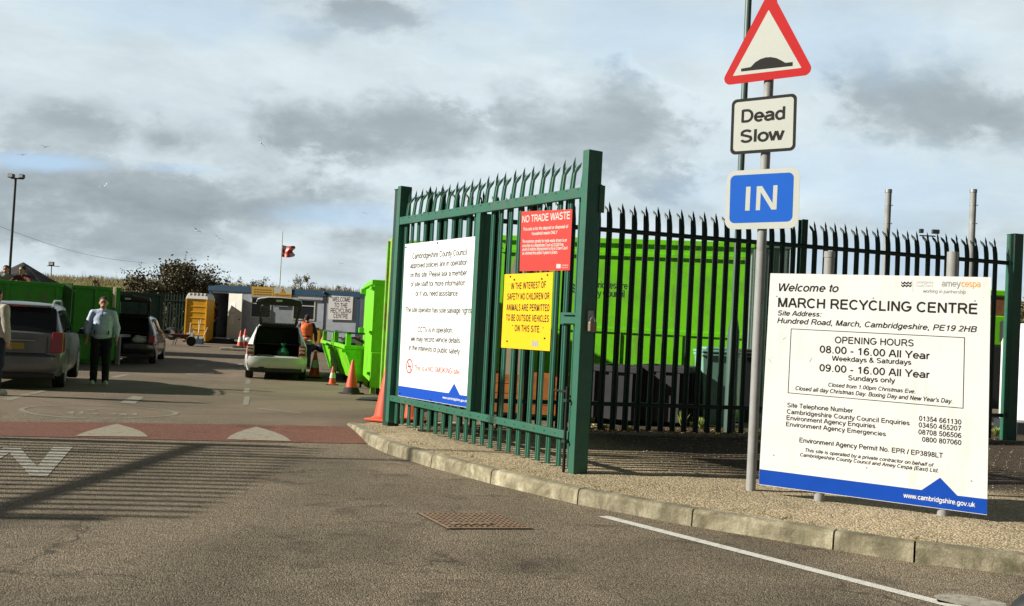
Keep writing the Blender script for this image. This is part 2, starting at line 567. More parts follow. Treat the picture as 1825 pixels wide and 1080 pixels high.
LIME = (0.165, 0.62, 0.004)
M = dict(
    green=mat('gate_green', (0.026, 0.122, 0.080), 0.42, var=0.12, vscale=3, dirt=(0.05, 0.09, 0.06), dscale=9, damt=0.35, spec=0.4, streak=((0.09, 0.10, 0.07), 0.55, 11), bump=0.15, bscale=14),
    dgreen=mat('fence_green', (0.006, 0.034, 0.022), 0.45, var=0.15, dirt=(0.02, 0.03, 0.022), dscale=8, damt=0.3),
    steel=mat('galvanised', (0.30, 0.31, 0.31), 0.5, 0.6, var=0.15),
    greypost=mat('grey_post', (0.28, 0.285, 0.28), 0.55, var=0.10, vscale=5, dirt=(0.16, 0.14, 0.12), dscale=7, damt=0.35),
    white=mat('sign_white', (0.80, 0.81, 0.80), 0.4, var=0.02, vscale=2, dirt=(0.56, 0.57, 0.52), dscale=2.5, damt=0.25, streak=((0.50, 0.51, 0.46), 0.25, 5), bump=0.25, bscale=1.5),
    black=mat('sign_black', (0.022, 0.021, 0.020), 0.7, spec=0.15),
    grey_txt=mat('sign_grey_print', (0.33, 0.34, 0.34), 0.5),
    pale_txt=mat('sign_faded_print', (0.62, 0.66, 0.64), 0.5),
    orange_txt=mat('sign_orange_print', (0.85, 0.42, 0.08), 0.5),
    brown_txt=mat('sign_sepia_print', (0.16, 0.12, 0.10), 0.5),
    blue=mat('sign_blue', (0.006, 0.065, 0.42), 0.6, spec=0.15, var=0.05),
    inblue=mat('in_blue', (0.006, 0.10, 0.50), 0.6, var=0.03, spec=0.15),
    red=mat('sign_red', (0.62, 0.035, 0.025), 0.4, var=0.05),
    tred=mat('triangle_red', (0.46, 0.014, 0.016), 0.6, var=0.03, spec=0.15),
    cream=mat('sign_offwhite', (0.47, 0.50, 0.46), 0.4, var=0.03),
    yellow=mat('sign_yellow', (0.80, 0.47, 0.0), 0.4, var=0.04),
    redtxt=mat('red_print', (0.55, 0.05, 0.05), 0.5),
    dgrey=mat('dark_grey', (0.03, 0.035, 0.04), 0.55, var=0.2),
    lime=mat('lime_paint', LIME, 0.45, var=0.08, vscale=2, dirt=(0.09, 0.26, 0.02), dscale=2.2, damt=0.45, bump=0.25, bscale=4, streak=((0.16, 0.22, 0.05), 0.55, 5)),
    limerust=mat('lime_rusty_paint', (0.20, 0.48, 0.03), 0.6, var=0.2, vscale=3, dirt=(0.28, 0.20, 0.11), dscale=3.5, damt=0.9, bump=0.2, bscale=9, streak=((0.25, 0.10, 0.04), 0.9, 7)),
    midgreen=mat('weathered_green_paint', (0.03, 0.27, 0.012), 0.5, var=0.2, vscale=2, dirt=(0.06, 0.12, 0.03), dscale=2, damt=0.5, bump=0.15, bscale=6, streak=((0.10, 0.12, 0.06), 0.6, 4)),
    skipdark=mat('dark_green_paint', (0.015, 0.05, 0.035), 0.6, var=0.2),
    rust=mat('rust', (0.22, 0.09, 0.035), 0.9, var=0.4, vscale=8),
    rubber=mat('rubber', (0.015, 0.015, 0.016), 0.8, var=0.2),
    cone=mat('cone_orange', (0.62, 0.075, 0.025), 0.5, var=0.10, vscale=4, dirt=(0.35, 0.12, 0.06), dscale=6, damt=0.4),
    conew=mat('cone_sleeve', (0.62, 0.62, 0.56), 0.5, var=0.1, dirt=(0.3, 0.28, 0.22), dscale=8, damt=0.5),
    glass=mat('dark_glass', (0.012, 0.014, 0.016), 0.06, spec=0.8),
    silver=mat('silver_paint', (0.15, 0.16, 0.175), 0.4, 0.4, coat=0.4, var=0.04, dirt=(0.14, 0.13, 0.12), dscale=2, damt=0.25),
    champ=mat('pale_silver_paint', (0.58, 0.59, 0.57), 0.45, 0.25, coat=0.35, var=0.03),
    darkpaint=mat('dark_brown_paint', (0.045, 0.04, 0.036), 0.25, 0.5, coat=0.6),
    plastic=mat('black_plastic', (0.018, 0.018, 0.019), 0.55),
    lining=mat('boot_lining', (0.025, 0.024, 0.024), 0.95),
    taillight=mat('tail_lamp_red', (0.30, 0.012, 0.012), 0.15, coat=0.8),
    lampw=mat('tail_lamp_clear', (0.55, 0.50, 0.50), 0.2, coat=0.5),
    plate=mat('plate_yellow', (0.33, 0.25, 0.05), 0.5),
    alloy=mat('alloy', (0.42, 0.42, 0.42), 0.35, 0.8),
    bag=mat('green_bag', (0.02, 0.16, 0.08), 0.35, bump=0.4, bscale=20),
    skin=mat('skin', (0.48, 0.24, 0.16), 0.55, var=0.06),
    hair=mat('dark_hair', (0.03, 0.018, 0.012), 0.8, var=0.4, vscale=40),
    jumper=mat('pale_blue_jumper', (0.52, 0.62, 0.80), 0.9, var=0.08, vscale=8, bump=0.5, bscale=14),
    trousers=mat('black_trousers', (0.012, 0.012, 0.015), 0.9, bump=0.4, bscale=12),
    creamwool=mat('cream_jacket', (0.46, 0.44, 0.37), 0.95, var=0.12, vscale=20, bump=0.5, bscale=30),
    hivis=mat('hi_vis_orange', (0.85, 0.16, 0.03), 0.6, var=0.08, bump=0.3, bscale=12),
    navy=mat('navy_cloth', (0.02, 0.025, 0.05), 0.9),
    trainer=mat('pale_trainer', (0.5, 0.48, 0.45), 0.6),
    tshirt=mat('dark_red_top', (0.10, 0.02, 0.02), 0.9),
    greytop=mat('grey_top', (0.25, 0.25, 0.27), 0.9),
    wallgrey=mat('cabin_grey', (0.42, 0.46, 0.52), 0.6, var=0.08, vscale=2, dirt=(0.2, 0.21, 0.2), dscale=1.5, damt=0.4),
    cabblue=mat('cabin_blue', (0.03, 0.085, 0.15), 0.5, var=0.1),
    cream_door=mat('white_door', (0.62, 0.62, 0.56), 0.5, var=0.05),
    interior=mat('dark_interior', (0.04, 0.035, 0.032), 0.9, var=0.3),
    tyellow=mat('toilet_yellow', (0.75, 0.38, 0.01), 0.45, var=0.08),
    twhite=mat('toilet_roof', (0.65, 0.65, 0.60), 0.5),
    wood=mat('orange_board', (0.40, 0.13, 0.02), 0.75, var=0.25, vscale=5, dirt=(0.1, 0.05, 0.02), dscale=4, damt=0.5),
    creamboard=mat('cream_board', (0.62, 0.54, 0.38), 0.7, var=0.12, vscale=4),
    bingreen=mat('pale_bin_green', (0.20, 0.40, 0.31), 0.5, var=0.08),
    skipgrey=mat('dark_skip', (0.024, 0.026, 0.03), 0.75, var=0.35, vscale=3, dirt=(0.05, 0.04, 0.03), dscale=3, damt=0.5),
    palegreen=mat('pale_grey_green', (0.16, 0.22, 0.19), 0.6, var=0.12),
    birdw=mat('gull_white', (0.55, 0.56, 0.58), 0.8),
    spoil=mat('dark_spoil', (0.035, 0.033, 0.035), 0.95, var=0.4, vscale=3, dirt=(0.3, 0.3, 0.32), dscale=1.6, damt=0.35, bump=0.8, bscale=4),
    marking=mat('road_marking', (0.33, 0.31, 0.255), 0.85, var=0.25, vscale=14, dirt=(0.13, 0.11, 0.085), dscale=16, damt=0.9, bump=0.4, bscale=80),
    oldmark=mat('worn_marking', (0.23, 0.21, 0.165), 0.85, var=0.25, vscale=10, dirt=(0.11, 0.10, 0.085), dscale=10, damt=0.9, bump=0.4, bscale=80),
    edging=mat('edging_concrete', (0.24, 0.22, 0.17), 0.9, var=0.25, vscale=8),
    brass=mat('padlock_brass', (0.25, 0.19, 0.13), 0.5, 0.5),
    bark=mat('bark', (0.10, 0.075, 0.05), 0.95, var=0.3),
    iron=mat('rusty_iron', (0.25, 0.165, 0.10), 0.75, 0.2, var=0.35, vscale=20, bump=0.4, bscale=60),
    ironhole=mat('iron_recess', (0.03, 0.024, 0.02), 0.9),
)


# ------------------------------------------------------------------ ground, ramp, kerb, verge
ROAD = ground_mat('road_asphalt', [(0.042, 0.034, 0.023), (0.128, 0.104, 0.073), (0.34, 0.28, 0.195)], 120, yard=(0.185, 0.145, 0.104), bump=0.9)
VERGE = ground_mat('verge_gravel', [(0.09, 0.068, 0.038), (0.30, 0.24, 0.145), (0.60, 0.49, 0.32)], 62, bump=0.9, stain=False, soil=True)
RAMP = ground_mat('red_ramp_surface', [(0.055, 0.026, 0.02), (0.15, 0.062, 0.043), (0.26, 0.13, 0.09)], 110, bump=0.8)
mb = MB()
ys = [-60, -10, 4] + [11.2 + 0.17 * i for i in range(11)] + [13.6, 14.5, 17, 20, 25, 32, 38, 45, 55, 70, 120, 260, 700, 2200]
xs = [-900, -120, -30, -10, 0, 10, 30, 120, 900]
for y in ys:
    for x in xs:
        t = min(1, max(0, (y - 11.2) / 1.7))
        z = gz(y) if not (11.2 < y < 12.9) else 0.07 * (0.5 - 0.5 * math.cos(math.pi * t))
        mb.v.append(Vector((x, y, z)))
n = len(xs)
for i in range(len(ys) - 1):
    for j in range(n - 1):
        mb.f.append((i * n + j, i * n + j + 1, (i + 1) * n + j + 1, (i + 1) * n + j))
        mb.m.append(0)
kind(mb.build('ground', ROAD), 'structure', 'brown chipped asphalt road running into the tarmac yard')


def rz_(y):
    t = min(1, max(0, (y - 11.2) / 1.7))
    return gz(y) if not (11.2 < y < 12.9) else 0.07 * (0.5 - 0.5 * math.cos(math.pi * t))


def sheet(poly, lift, mb, sub=1, mi=0):
    """a thin painted polygon following the ground (poly = world xy points, quad)"""
    a, b, c, d = [Vector((p[0], p[1])) for p in poly]
    N1, N2 = sub if isinstance(sub, tuple) else (sub, sub)
    base = len(mb.v)
    for i in range(N2 + 1):
        for j in range(N1 + 1):
            s_, t_ = j / N1, i / N2
            p = (a * (1 - s_) + b * s_) * (1 - t_) + (d * (1 - s_) + c * s_) * t_
            mb.v.append(Vector((p.x, p.y, rz_(p.y) + lift)))
    for i in range(N2):
        for j in range(N1):
            k = base + i * (N1 + 1) + j
            mb.f.append((k, k + 1, k + N1 + 2, k + N1 + 1))
            mb.m.append(mi)


# kerb line (bottom front edge) from the far end to the right, off the frame
KP = [GG(616, 757), GG(632, 770), GG(655, 791), GG(690, 809), GG(767, 833), GG(873, 862), GG(1028, 899), GG(1232, 938), GG(1484, 980), GG(1629, 1003), GG(1828, 1027)]
last = (KP[-1] - KP[-2]).normalized()
KP += [KP[-1] + last * 0.95 * i for i in (1, 2, 3, 4, 5)]
KT = [0.10, 0.125] + [0.135] * 20          # kerb top height
KP = [Vector((p.x, p.y, 0)) for p in KP]


def kn(i):
    a = KP[max(0, i - 1)]
    b = KP[min(len(KP) - 1, i + 1)]
    d = (b - a).normalized()
    return Vector((-d.y, d.x, 0))            # towards the verge


mb = MB()
for i in range(len(KP) - 1):
    a, b = KP[i], KP[i + 1]
    na, nb = kn(i), kn(i + 1)
    d = (b - a).normalized()
    a, b = a + d * 0.007, b - d * 0.007
    za, zb = KT[i], KT[i + 1]
    dz = random.uniform(-0.003, 0.003)
    w = 0.14
    lo = -0.05

    def ring(p, nn, z):
        z += dz
        return [p + nn * 0.0 + Vector((0, 0, lo)), p + nn * 0.012 + Vector((0, 0, z - 0.03)), p + nn * 0.022 + Vector((0, 0, z - 0.008)),
                p + nn * 0.04 + Vector((0, 0, z)), p + nn * w + Vector((0, 0, z)), p + nn * w + Vector((0, 0, lo))]
    r1, r2 = ring(a, na, za), ring(b, nb, zb)
    mb.add(r1 + r2, [(k, (k + 1) % 6, 6 + (k + 1) % 6, 6 + k) for k in range(6)] + [(5, 4, 3, 2, 1, 0), (6, 7, 8, 9, 10, 11)])


def kerb_mat():
    m = bpy.data.materials.new('kerb_concrete')
    m.use_nodes = True
    g = NG(m.node_tree)
    out = g.n('ShaderNodeOutputMaterial')
    b = g.n('ShaderNodeBsdfPrincipled')
    g.link(b.outputs[0], out.inputs[0])
    b.inputs['Roughness'].default_value = 0.92
    geo = g.n('ShaderNodeNewGeometry')
    pos = geo.outputs['Position']
    c = g.ramp(g.noise(pos, 3.5, 7, 0.68, 0.5), [(0.32, (0.10, 0.085, 0.05)), (0.48, (0.25, 0.22, 0.145)), (0.62, (0.42, 0.38, 0.265)), (0.78, (0.58, 0.53, 0.40))])
    mp = g.n('ShaderNodeMapping')
    mp.inputs['Scale'].default_value = (1, 1, 0.25)
    g.link(pos, mp.inputs[0])
    c = g.mix(g.ramp(g.noise(mp.outputs[0], 14, 7, 0.75), [(0.46, 0), (0.68, 0.8)]), c, (0.13, 0.125, 0.07))
    sp = g.noise(pos, 90, 3, 0.6)
    c = g.mix(1.0, c, g.ramp(sp, [(0.3, 0.8), (0.7, 1.15)]), 'MULTIPLY')
    isl = g.ramp(geo.outputs['Random Per Island'], [(0, 0.82), (1, 1.12)])
    c = g.mix(1.0, c, isl, 'MULTIPLY')
    g.link(c, b.inputs['Base Color'])
    bp = g.n('ShaderNodeBump')
    bp.inputs['Strength'].default_value = 0.6
    bp.inputs['Distance'].default_value = 0.01
    g.link(g.noise(pos, 45, 5, 0.7), bp.inputs['Height'])
    g.link(bp.outputs[0], b.inputs['Normal'])
    return m


kind(mb.build('kerb', kerb_mat()), 'structure', 'row of stained concrete kerb stones')

# fence line (world), used by verge too
FA, FB = G(1065, 770, 0.12), G(1800, 785, 0.12)
FU = (FB - FA).normalized()
FU.z = 0
FU.normalize()
FN = FU.cross(Vector((0, 0, 1)))             # towards the camera
# verge sheet: kerb back edge to a line behind the fence, finely divided and slightly uneven
mb = MB()
rows = 26
SEG = []
for i in range(len(KP) - 1):
    k = 5
    for j in range(k):
        t = j / k
        p = KP[i].lerp(KP[i + 1], t) + kn(i).lerp(kn(i + 1), t) * 0.135
        SEG.append((p, KT[i] + (KT[i + 1] - KT[i]) * t))
from mathutils import noise as mn
nj = len(SEG)
for j, (p, kt) in enumerate(SEG):
    s_ = j / (nj - 1)
    q = FA + FU * (-3.2 + s_ * 16.0) - FN * 1.0
    if j < 6:
        q = KP[0] + kn(0) * 0.2 + Vector((0.25 * j + 0.15, 0.75, 0))
    for i in range(rows + 1):
        t = (i / rows) ** 1.4
        w = p.lerp(Vector((q.x, q.y, 0)), t)
        zz = kt - 0.012 + 0.0 * t
        bumpy = 0.014 * mn.noise(Vector((w.x * 2.1, w.y * 2.1, 1.3))) + 0.006 * mn.noise(Vector((w.x * 9, w.y * 9, 4)))
        fade = min(1, t * 8)
        zb = 0.115 if j >= 6 else 0.07
        mb.v.append(Vector((w.x, w.y, (zz * (1 - min(1, t * 3)) + zb * min(1, t * 3)) + bumpy * fade)))
for j in range(nj - 1):
    for i in range(rows):
        k = j * (rows + 1) + i
        mb.f.append((k, k + rows + 1, k + rows + 2, k + 1))
        mb.m.append(0)
ob = mb.build('verge', VERGE, smooth=False)
ob.data.polygons.foreach_set('use_smooth', [True] * len(ob.data.polygons))
kind(ob, 'structure', 'gritty gravel verge between the kerb and the fence')

# concrete edging strip in front of the fence foot
mb = MB()
for i in range(14):
    a = FA + FU * (-2.6 + i * 0.92)
    p = a + FN * 0.28
    mb.box((p.x + FU.x * 0.45, p.y + FU.y * 0.45, 0.115), (0.90, 0.06, 0.07), math.atan2(FU.y, FU.x))
kind(mb.build('edging', M['edging'], bevel=0.006), 'structure', 'thin concrete edging at the foot of the fence')

# red ramp band
mb = MB()
pl0, pl1, pr0, pr1 = GG(-60, 776), GG(-60, 750), GG(655, 790), GG(612, 761)
x_off = Vector((-14, 0.0, 0))
e0, e1 = pl0 + (pl0 - pr0) * 1.2, pl1 + (pl1 - pr1) * 1.2
sheet([(e0.x, e0.y), (pr0.x + 0.03, pr0.y), (pr1.x + 0.05, pr1.y), (e1.x, e1.y)], 0.006, mb, (24, 12))
kind(mb.build('ramp', RAMP), 'structure', 'red surfaced speed ramp across the road')
# white warning triangles on the ramp (worn)
def tri_mark(a, b, c):
    mbb = MB()
    A, B, C_ = GG(*a), GG(*b), GG(*c)
    n_ = 14
    for i in range(n_ + 1):
        t = i / n_
        # slightly rounded sides
        bow = math.sin(t * math.pi) * 0.10
        l = A.lerp(C_, t) + (A - B).normalized() * bow * 0.8
        r = B.lerp(C_, t) + (B - A).normalized() * bow * 0.8
        for p in (l, r):
            mbb.v.append(Vector((p.x, p.y, rz_(p.y) + 0.013)))
        if i:
            k = 2 * i
            mbb.f.append((k - 2, k - 1, k + 1, k))
            mbb.m.append(0)
    o = mbb.build('ramp_marking', mat('tan_marking', (0.27, 0.245, 0.185), 0.9, var=0.25, vscale=9, dirt=(0.13, 0.09, 0.06), dscale=9, damt=0.8, bump=0.4, bscale=70))
    kind(o, 'structure', 'worn white triangle painted on the red ramp')


tri_mark((134, 779), (264, 780), (208, 757))
tri_mark((404, 784), (519, 787), (457, 763))
tri_mark((-160, 777), (-40, 778), (-90, 752))

# road markings
mb = MB()
P_ = [GG(1063, 921), GG(1092, 919), GG(1640, 1062), GG(1610, 1066)]
a0, a1 = GG(1062, 922), GG(1092, 920)
dirw = (GG(1665, 1072) - GG(1077, 921))
dirw = Vector((dirw.x, dirw.y, 0)).normalized()
nn = Vector((-dirw.y, dirw.x, 0))
c0 = GG(1077, 921)
L_ = (GG(1665, 1072) - c0).length + 4.0
mb2 = MB()
sheet([c0 - nn * 0.05 - dirw * 0.02, c0 - nn * 0.05 + dirw * L_, c0 + nn * 0.05 + dirw * L_, c0 + nn * 0.05], 0.004, mb2, 1)
kind(mb2.build('lane_line', mat('fresh_marking', (0.62, 0.61, 0.56), 0.8, var=0.2, vscale=12, dirt=(0.16, 0.14, 0.11), dscale=12, damt=0.7, bump=0.4, bscale=80)), 'structure', 'white painted line beside the kerb')
mb2 = MB()
pts = [GG(1664, 1062), GG(1672, 1074), GG(1740, 1084), GG(1800, 1088), GG(1792, 1076), GG(1740, 1064), GG(1690, 1058)]
mb2.add([Vector((p.x, p.y, 0.004)) for p in pts], [tuple(range(len(pts)))])
kind(mb2.build('road_marking', M['marking']), 'structure', 'end of a worn white arrow by the kerb')


def stroke(px, w, mb_):
    for a, b in zip(px, px[1:]):
        a, b = GG(*a), GG(*b)
        d = Vector((b.x - a.x, b.y - a.y, 0))
        nrm = Vector((-d.y, d.x, 0)).normalized() * (w / 2)
        sheet([a - nrm, b - nrm, b + nrm, a + nrm], 0.004, mb_, 1)


def flat(pxs, mb_, lift=0.004, mi=0):
    p = [GG(*q) for q in pxs]
    mb_.add([Vector((q.x, q.y, rz_(q.y) + lift)) for q in p], [tuple(range(len(p)))], mi)


# last letter of the road wording: a long W seen at the left edge
mb2 = MB()
flat([(94, 797), (130, 797), (84, 850), (54, 849)], mb2)
flat([(36, 797), (50, 815), (84, 849), (54, 849), (8, 797)], mb2, 0.0042)
flat([(8, 797), (34, 797), (-50, 849), (-80, 848)], mb2, 0.0044)
flat([(-118, 796), (-88, 796), (-50, 849), (-80, 848)], mb2, 0.0046)
kind(mb2.build('road_wording', M['marking']), 'structure', 'white W painted on the road')
# yard markings: oval roundel, dashes and bay lines
mb2 = MB()
cen, rx_, ry_ = GG(179, 733), 0, 0
ex = (GG(325, 738) - GG(34, 730)).length / 2
ey = (GG(179, 722.5) - GG(179, 745)).length / 2
for i in range(48):
    t0, t1 = 2 * math.pi * i / 48, 2 * math.pi * (i + 1) / 48
    q = []
    for t, k in ((t0, 1), (t1, 1), (t1, 0.93), (t0, 0.93)):
        q.append((cen.x + math.cos(t) * ex * k, cen.y + math.sin(t) * ey * k))
    sheet(q, 0.004, mb2, 1)
for (x, y, w, h) in ((126, 736, 10, 5), (144, 736, 7, 5), (163, 731, 14, 2), (170, 738, 10, 3), (203, 738, 7, 3), (220, 739, 12, 3), (240, 738, 8, 4)):
    flat([(x - w / 2, y + h / 2), (x + w / 2, y + h / 2), (x + w / 2 + 2, y - h / 2), (x - w / 2 + 2, y - h / 2)], mb2)
kind(mb2.build('yard_roundel', M['oldmark']), 'structure', 'faded painted oval on the yard tarmac')
mb2 = MB()
for q in ([(213, 718), (240, 720), (257, 708), (236, 706)], [(432, 722), (443, 722), (446, 707), (436, 707)], [(433, 700), (444, 700), (446, 692), (436, 692)],
          [(437, 684), (446, 684), (447, 676), (439, 676)], [(457, 727), (457, 729), (537, 737), (535, 735)], [(328, 666), (334, 668), (382, 667), (378, 664)],
          [(0, 712), (20, 714), (58, 703), (44, 702)], [(48, 702), (62, 703), (84, 697), (72, 696)], [(196, 672), (206, 674), (232, 668), (222, 667)],
          [(342, 652), (360, 653), (372, 650), (356, 649)], [(384, 658), (420, 660), (420, 657), (384, 656)], [(404, 650), (432, 651), (432, 648), (404, 648)]):
    flat(q, mb2)
kind(mb2.build('yard_markings', M['oldmark']), 'structure', 'worn white dashes on the yard tarmac')

# access cover in the road
cc = [GG(742, 915.5), GG(890, 916), GG(952, 944), GG(797, 944)]
cu_ = (cc[1] - cc[0]).normalized()
cv_ = (cc[3] - cc[0]).normalized()
t = thing('access_cover', 'rusty iron access cover set in the asphalt before the kerb', 'manhole cover', (cc[0].x, cc[0].y, 0))
mb2 = MB()
mb2.hexa([Vector((p.x, p.y, -0.02)) for p in cc] + [Vector((p.x, p.y, 0.006)) for p in cc])
mb2.build('frame', M['ironhole'], t, world=True)
inn = []
ce = sum(cc, Vector()) / 4
for p in cc:
    inn.append(ce + (p - ce) * 0.955)
mb2 = MB()
mb2.hexa([Vector((p.x, p.y, -0.02)) for p in inn] + [Vector((p.x, p.y, 0.010)) for p in inn])
mb2.build('plate', M['iron'], t, world=True)
mb2 = MB()
for i in range(15):
    for j in range(9):
        if 3 < i < 12 and 5 < j < 8 and False:
            continue
        s_, t_ = (i + 0.7) / 15.5, (j + 0.7) / 9.5
        if 6 <= j <= 7 and 2 <= i <= 8:
            continue
        p = (inn[0] * (1 - s_) + inn[1] * s_) * (1 - t_) + (inn[3] * (1 - s_) + inn[2] * s_) * t_
        mb2.lathe([(0.013, 0.0102), (0.011, 0.0135)], (p.x, p.y, 0), 6)
for i in range(9):
    s_ = 0.17 + i * 0.052
    p = (inn[0] * (1 - s_) + inn[1] * s_) * 0.2 + (inn[3] * (1 - s_) + inn[2] * s_) * 0.8
    mb2.box((p.x, p.y, 0.012), (0.012, 0.07, 0.004), 0.3 if i % 2 else -0.5)
mb2.build('studs', M['ironhole'], t, world=True)


# ------------------------------------------------------------------ planes and lettering
class Plane:
    def __init__(s, O, U, Vv=Vector((0, 0, 1))):
        s.O, s.U, s.V = Vector(O), Vector(U).normalized(), Vv
        s.N = s.U.cross(s.V)

    def uv(s, px, py, n=0.0):
        d = ray(px, py)
        o = s.O + s.N * n
        t = (o - CAM).dot(s.N) / d.dot(s.N)
        p = CAM + d * t - o
        return p.dot(s.U), p.dot(s.V)

    def P(s, u, v, n=0.0):
        return s.O + s.U * u + s.V * v + s.N * n


# a plain grotesque alphabet drawn as strokes; capital height 1
def AR(cx, cy, rx, ry, a0_, a1_, n_=10):
    return [(cx + rx * math.cos(R(a0_ + (a1_ - a0_) * i / n_)), cy + ry * math.sin(R(a0_ + (a1_ - a0_) * i / n_))) for i in range(n_ + 1)]


